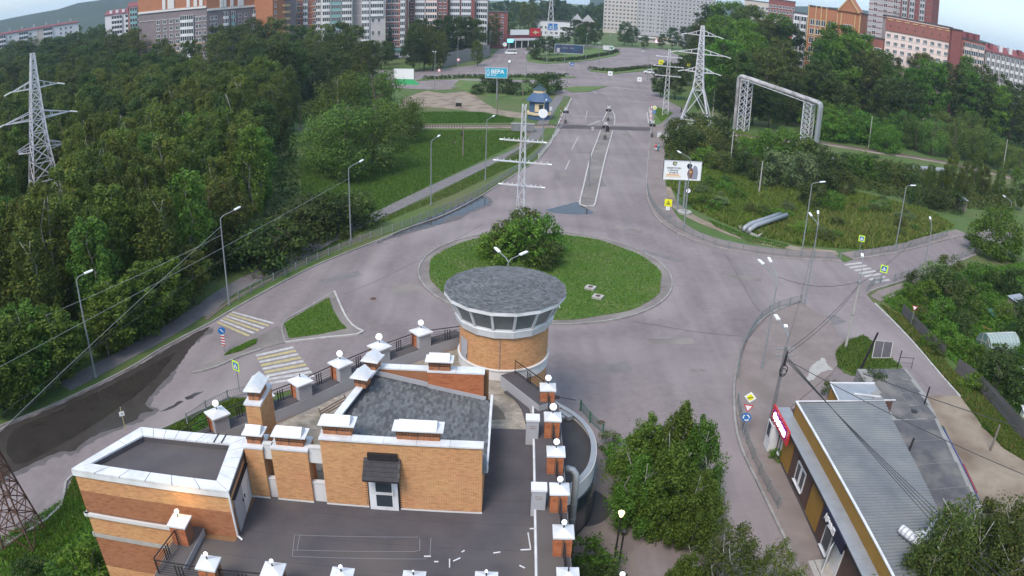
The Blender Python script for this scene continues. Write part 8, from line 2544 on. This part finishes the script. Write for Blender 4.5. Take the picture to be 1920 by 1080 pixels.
# gardens
tree('round', G(1862, 478), 7.5, 'big round garden tree at the end of the right-hand street', wide=1.1, i=0)
GS = ((1745, 540, 3.6, 'shrub_s'), (1735, 575, 3.2, 'shrub_b'), (1765, 560, 4.2, 'shrub'), (1800, 590, 4.0, 'shrub'), (1790, 555, 3.0, 'shrub_b'), (1830, 540, 3.5, 'shrub_b'), (1860, 545, 3.0, 'shrub'), (1900, 560, 4.0, 'shrub'), (1765, 600, 2.6, 'shrub_b'), (1800, 625, 2.8, 'shrub'), (1775, 640, 2.2, 'shrub_b'), (1830, 600, 2.4, 'shrub_b'), (1735, 615, 2.0, 'shrub_b'),
      (1835, 690, 2.4, 'shrub_b'), (1815, 672, 2.2, 'shrub_b'), (1865, 735, 3.8, 'shrub'), (1885, 720, 3.6, 'shrub'), (1905, 760, 3.4, 'shrub'), (1870, 700, 3.0, 'shrub'), (1915, 640, 4.2, 'shrub'), (1925, 690, 3, 'shrub_b'), (1820, 730, 1.8, 'shrub_b'), (1700, 560, 2.0, 'shrub_b'), (1715, 540, 2.2, 'shrub'), (1795, 660, 1.8, 'shrub_b'), (1880, 600, 2.4, 'shrub_b'), (1760, 665, 1.6, 'shrub_o'), (1920, 600, 3, 'shrub'), (1775, 520, 3.2, 'shrub_o'), (1850, 580, 2.2, 'shrub_b'), (1690, 580, 1.6, 'shrub_b'), (1720, 600, 1.7, 'shrub_o'), (1740, 650, 1.5, 'shrub_b'))
for px, py, H, kind in GS:
    reg = 'in the garden plots above the greenhouse' if py < 660 else 'in the garden plots below the greenhouse'
    tree(kind, G(px, py), H, SN[kind] + ' ' + reg, grp=SN[kind] + ' ' + reg, wide=1.2)
tree('shrub', G(1625, 760), 2.2, 'small dark bush between the little annexe and the flat roof', z=1.2)
tree('shrub_o', G(1555, 745), 1.6, 'dry grey bush at the left of the little annexe')
tree('shrub_b', G(1455, 862), 1.0, 'small bush at the pavilion entrance panel')
# foreground birches
for x, y, H, w, lab, kind in ((9.0, 40.0, 7.6, 1.05, 'left stem clump of the big birch beside the lower road', 'big_birch'), (10.9, 39.8, 8.5, .92, 'tallest middle crown of the big birch beside the lower road', 'big_birch'), (12.1, 38.7, 8.2, .85, 'drooping right crown of the big birch beside the lower road', 'big_birch'), (10.2, 37.2, 7.2, 1.1, 'nearest crown of the big birch beside the lower road', 'big_birch'), (8.4, 37.9, 5.8, 1.2, 'low left crown of the big birch by the round annexe', 'big_birch'), (11.9, 35.8, 6.2, 1.0, 'lower right crown of the big birch near the bottom edge', 'big_birch'),
                             (12.6, 30.6, 6.0, 1.1, 'thin birch at the bottom edge right of the big birch', 'bare_birch'), (15.2, 29.6, 5.4, 1.0, 'small thin birch at the bottom edge by the kerb', 'bare_birch'), (10.2, 30.4, 4.5, 1.0, 'low birch at the bottom edge left of the thin ones', 'big_birch'),
                             (26.2, 28.3, 8.2, 1.15, 'thin twiggy birch over the pavilion roof corner', 'bare_birch'), (29.6, 28.8, 8.0, 1.1, 'thin twiggy birch behind the air unit', 'bare_birch'), (32.8, 29.4, 7.6, 1.1, 'thin twiggy birch at the lower right by the dirt road', 'bare_birch'), (35.8, 28.3, 6.6, 1.1, 'rightmost thin birch in the lower right corner', 'bare_birch'), (23.2, 27.0, 6.6, 1.1, 'thin birch leaning over the pavilion entrance', 'bare_birch'), (30.5, 25.8, 7.5, 1.1, 'birch at the bottom edge below the air unit', 'bare_birch'), (24.8, 27.2, 7.4, 1.15, 'thin birch over the near end of the ochre fascia', 'bare_birch'), (28.0, 26.6, 8.0, 1.15, 'full twiggy birch covering the near roof corner', 'bare_birch'), (34.4, 26.8, 7.4, 1.15, 'twiggy birch at the bottom edge beside the dirt road', 'bare_birch')):
    tree(kind, (x, y), H, lab, wide=w)
# shrubs round the building
for x, y, H, kind, lab in ((-23.6, 30.6, 2.6, 'shrub_b', 'bright bush against the left corner of the building, upper'), (-24.6, 27.5, 3.0, 'shrub_b', 'bright bush against the left corner of the building, lower'), (-26.2, 25.2, 3.0, 'shrub_b', 'bright bush left of the banded wall near the bottom edge'), (-23.8, 23.6, 3.4, 'shrub_b', 'bright bush at the bottom edge below the banded wall'), (-28.5, 26.8, 2.2, 'shrub', 'dark bush beside the rusty tower foot'), (-21.0, 24.0, 3.0, 'shrub_b', 'bush at the foot of the banded wall, bottom edge'), (-25.4, 29.0, 2.4, 'shrub_b', 'bright bush between the rusty tower foot and the wall corner'), (-24.0, 25.6, 2.8, 'shrub_b', 'bright bush right against the banded wall'), (-27.2, 22.8, 2.6, 'shrub_b', 'low bush at the bottom left edge'),
                          (-23.5, 46.4, 1.2, 'shrub_b', 'small bush in the grass strip behind the wing'), (-21.8, 46.0, 1.0, 'shrub_b', 'tiny bush in the grass strip behind the wing'), (5.2, 33.4, 2.4, 'shrub_b', 'bush in the yard bed below the dark round paving, upper'), (5.6, 31.4, 2.2, 'shrub', 'bush in the yard bed below the dark round paving, lower'), (5.0, 29.8, 2.0, 'shrub_b', 'bush in the yard bed at the bottom edge'), (7.6, 47.2, 1.4, 'shrub_s', 'flowering bush at the end of the green fence'), (8.6, 44.6, 2.4, 'shrub_b', 'bush between the green fence and the big birch')):
    tree(kind, (x, y), H, lab, wide=1.15)
b = MB(); b.box(4.1, 6.3, 29, 34.6, 0, .16); b.build('yard_bed', M['lawn'], kind='structure')
slab('yard_paving', [(3.3, 29), (8.4, 29), (8.2, 36), (7.2, 42), (6.4, 46), (3.3, 46)], -.03, .02 - .015, M['pave'])
for k, q in enumerate(scatter_pts(GL([(1290, 385), (1400, 432), (1500, 452), (1640, 460), (1770, 422), (1650, 375), (1480, 370), (1330, 335)]), 44, 77)):
    kd = ('shrub_b', 'shrub_o', 'shrub_b', 'shrub_s')[k % 4]
    tree(kd, q, .8 + 1.1 * random.random(), {'shrub_b': 'bright green clump of tall weeds on the plot behind the right kerb', 'shrub_o': 'olive brown clump of tall weeds on the plot behind the right kerb', 'shrub_s': 'greyish clump of tall weeds on the plot behind the right kerb'}[kd], grp='weed clumps ' + kd[-1], wide=1.5)
# a wood that closes the view behind the town
def farwood(name, az0, az1, D, n, hmin, hmax, m, seed):
    g = np.random.default_rng(seed); Vs = []
    base = crown_arr(seed, 0, 14, 5.5, 22, 12, 1.1, BROAD, .4)
    for k in range(n):
        a, d = rad(az0 + (az1 - az0) * g.random()), D * (.85 + .4 * g.random())
        Vs.append(base * (.8 + .6 * g.random()) * np.array([1, 1, (hmin + (hmax - hmin) * g.random()) / 14]) + np.array([d * math.sin(a), d * math.cos(a), 0]))
    return put(name, quads_mesh(name, np.concatenate(Vs), m), None, kind='stuff')
farwood('distant_trees', -42, -14, 560, 240, 12, 17, LM['dark'], 3)
farwood('distant_trees', -14, 20, 800, 200, 12, 20, LM['dark'], 4)
farwood('distant_trees', 18, 46, 560, 220, 10, 16, LM['dark'], 5)

# grass blades, weeds and undergrowth
def tufts(name, poly, n, w, h, m, seed, z=0.0, lean=.5, spread=1.0):
    P = scatter_pts(poly, n, seed); g = np.random.default_rng(seed + 9)
    a = g.random(n) * 2 * np.pi; ww = w * (.6 + .8 * g.random(n)); hh = h * (.4 + .9 * g.random(n))
    u = np.stack([np.cos(a), np.sin(a), np.zeros(n)], 1) * ww[:, None]
    b0 = np.stack([P[:, 0], P[:, 1], np.full(n, z)], 1)
    tip = b0 + np.stack([g.normal(size=n) * lean * hh, g.normal(size=n) * lean * hh, hh], 1)
    V = np.stack([b0 - u, b0 + u, tip], 1).reshape(-1, 3)
    return put(name, quads_mesh(name, V, m, tri=True), None, kind='stuff')
tufts('grass', rl, 60000, .05, .16, LM['grass'], 1, .13)
tufts('grass', TL, 9000, .04, .13, LM['grass'], 2, .12)
tufts('grass', SL, 2500, .04, .13, LM['grass'], 3, .09)
tufts('grass', GL([(410, 570), (700, 425), (850, 365), (975, 305), (1015, 270), (1005, 262), (940, 300), (800, 372), (690, 420), (560, 490), (430, 555)]), 14000, .06, .16, LM['grass'], 4)
tufts('grass', GL([(570, 400), (700, 400), (860, 322), (985, 262), (985, 246), (780, 244), (720, 300), (560, 300)]), 60000, .10, .22, LM['grass'], 5)
tufts('grass', GL([(780, 232), (960, 230), (965, 222), (900, 210), (800, 210), (720, 225)]), 14000, .12, .25, LM['grass'], 6)
tufts('weeds', GL([(1250, 345), (1300, 392), (1350, 415), (1410, 440), (1500, 460), (1570, 465), (1640, 468), (1700, 455), (1790, 425), (1740, 395), (1650, 372), (1560, 350), (1440, 330), (1330, 320), (1255, 335)]), 60000, .14, .55, LM['weeds'], 7)
tufts('weeds', GL([(1430, 440), (1570, 462), (1640, 466), (1700, 452), (1780, 425), (1680, 385), (1560, 390), (1460, 420)]), 4500, .12, .8, LM['rusty'], 8)
tufts('grass', GL([(1262, 335), (1300, 380), (1400, 420), (1410, 330), (1290, 310)]), 16000, .14, .4, LM['bright'], 17)
tufts('weeds', GL([(1380, 246), (1530, 285), (1700, 310), (1700, 330), (1400, 300)]), 14000, .15, .4, LM['grass'], 9)
tufts('weeds', GL([(1650, 570), (1700, 625), (1760, 695), (1800, 740), (1842, 795), (1880, 838), (1960, 890), (1975, 870), (1860, 762), (1790, 700), (1700, 600)]), 7000, .07, .32, LM['rusty'], 10)
tufts('weeds', GL([(1650, 570), (1700, 625), (1760, 695), (1800, 740), (1842, 795), (1880, 838), (1960, 890), (1975, 870), (1860, 762), (1790, 700), (1700, 600)]), 18000, .06, .3, LM['weeds'], 30)
tufts('grass', GL([(1650, 560), (1720, 530), (1980, 480), (1990, 800), (1870, 758), (1800, 690), (1700, 600)]), 60000, .09, .3, LM['grass'], 11)
tufts('grass', GL([(1840, 800), (1890, 842), (2000, 905), (2000, 860), (1900, 790), (1850, 770)]), 12000, .07, .25, LM['bright'], 12)
tufts('grass', GL([(1570, 690), (1566, 662), (1585, 642), (1618, 630), (1648, 650), (1685, 688), (1640, 699), (1600, 704)]), 5500, .06, .24, LM['weeds'], 13, .09)
tufts('grass', GL([(140, 890), (330, 795), (440, 748), (520, 752), (470, 800), (250, 880), (60, 1090), (0, 1040), (110, 958)]), 26000, .06, .2, LM['grass'], 14)
tufts('grass', [(-40, 20), (-22.4, 20), (-22.4, 27.4), (-20.3, 32), (-25, 36), (-31, 36), (-33, 32)], 22000, .06, .26, LM['bright'], 31)
tufts('grass', GL([(1228, 213), (1233, 203), (1260, 213), (1240, 230)]), 2500, .1, .2, LM['grass'], 15, .1)
tufts('grass', GL([(1328, 412), (1400, 440), (1480, 460), (1470, 466), (1400, 452), (1340, 425)]), 3000, .06, .2, LM['grass'], 16)
def litter(name, poly, n, ls, m, seed, zmax):
    P = scatter_pts(poly, n, seed); g = np.random.default_rng(seed)
    C = np.stack([P[:, 0], P[:, 1], g.random(n) ** 1.5 * zmax], 1)
    N = g.normal(size=(n, 3)) + np.array([0, 0, .8]); N /= np.linalg.norm(N, axis=1)[:, None]
    u = np.cross(N, g.normal(size=(n, 3))); u /= np.linalg.norm(u, axis=1)[:, None]; v = np.cross(N, u)
    s = ls * (.5 + g.random(n))[:, None]
    V = np.stack([C - u * s, C - v * s * .6, C + u * s, C + v * s * .6], 1).reshape(-1, 3)
    return put(name, quads_mesh(name, V, m), None, kind='stuff')
litter('undergrowth', GL([(-150, 700), (60, 705), (190, 650), (310, 595), (360, 550), (520, 475), (565, 440), (560, 300), (550, 230), (420, 205), (0, 240), (-200, 300)]), 60000, .3, LM['dark'], 20, 1.6)
litter('undergrowth', GL([(1300, 205), (1500, 235), (1700, 275), (1950, 330), (1950, 250), (1700, 215), (1500, 175), (1320, 160)]), 30000, .4, LM['dark'], 21, 2.5)
litter('undergrowth', GL([(1250, 262), (1330, 245), (1420, 290), (1700, 320), (1900, 360), (1900, 400), (1740, 385), (1560, 345), (1400, 325), (1290, 312), (1245, 300)]), 26000, .26, LM['olive'], 22, 1.6)
litter('undergrowth', GL([(560, 235), (720, 200), (700, 165), (560, 165), (420, 160), (330, 165), (300, 190), (420, 205), (545, 215)]), 16000, .45, LM['dark'], 23, 2.2)
litter('garden_greens', GL([(1690, 575), (1725, 535), (1830, 500), (1960, 510), (1960, 740), (1870, 740), (1800, 680)]), 40000, .12, LM['bright'], 24, .7)
print('TREES', COUNT, len([o for o in bpy.data.objects if 'tree' in o.name]), 'objects', len(bpy.data.objects))
# ================================================================ HAZE
hz = bpy.data.materials.new('haze'); hz.use_nodes = True
hn = hz.node_tree; hn.nodes.remove(hn.nodes['Principled BSDF'])
pv_ = hn.nodes.new('ShaderNodeVolumePrincipled')
pv_.inputs['Color'].default_value = (.72, .86, 1.0, 1)
pv_.inputs['Density'].default_value = 0.00017
pv_.inputs['Anisotropy'].default_value = 0.2
hn.links.new(pv_.outputs[0], hn.nodes['Material Output'].inputs['Volume'])
b = MB(); b.box(-2500, 2500, -2500, 2500, -1.05, 78)
b.build('haze', hz, kind='stuff')
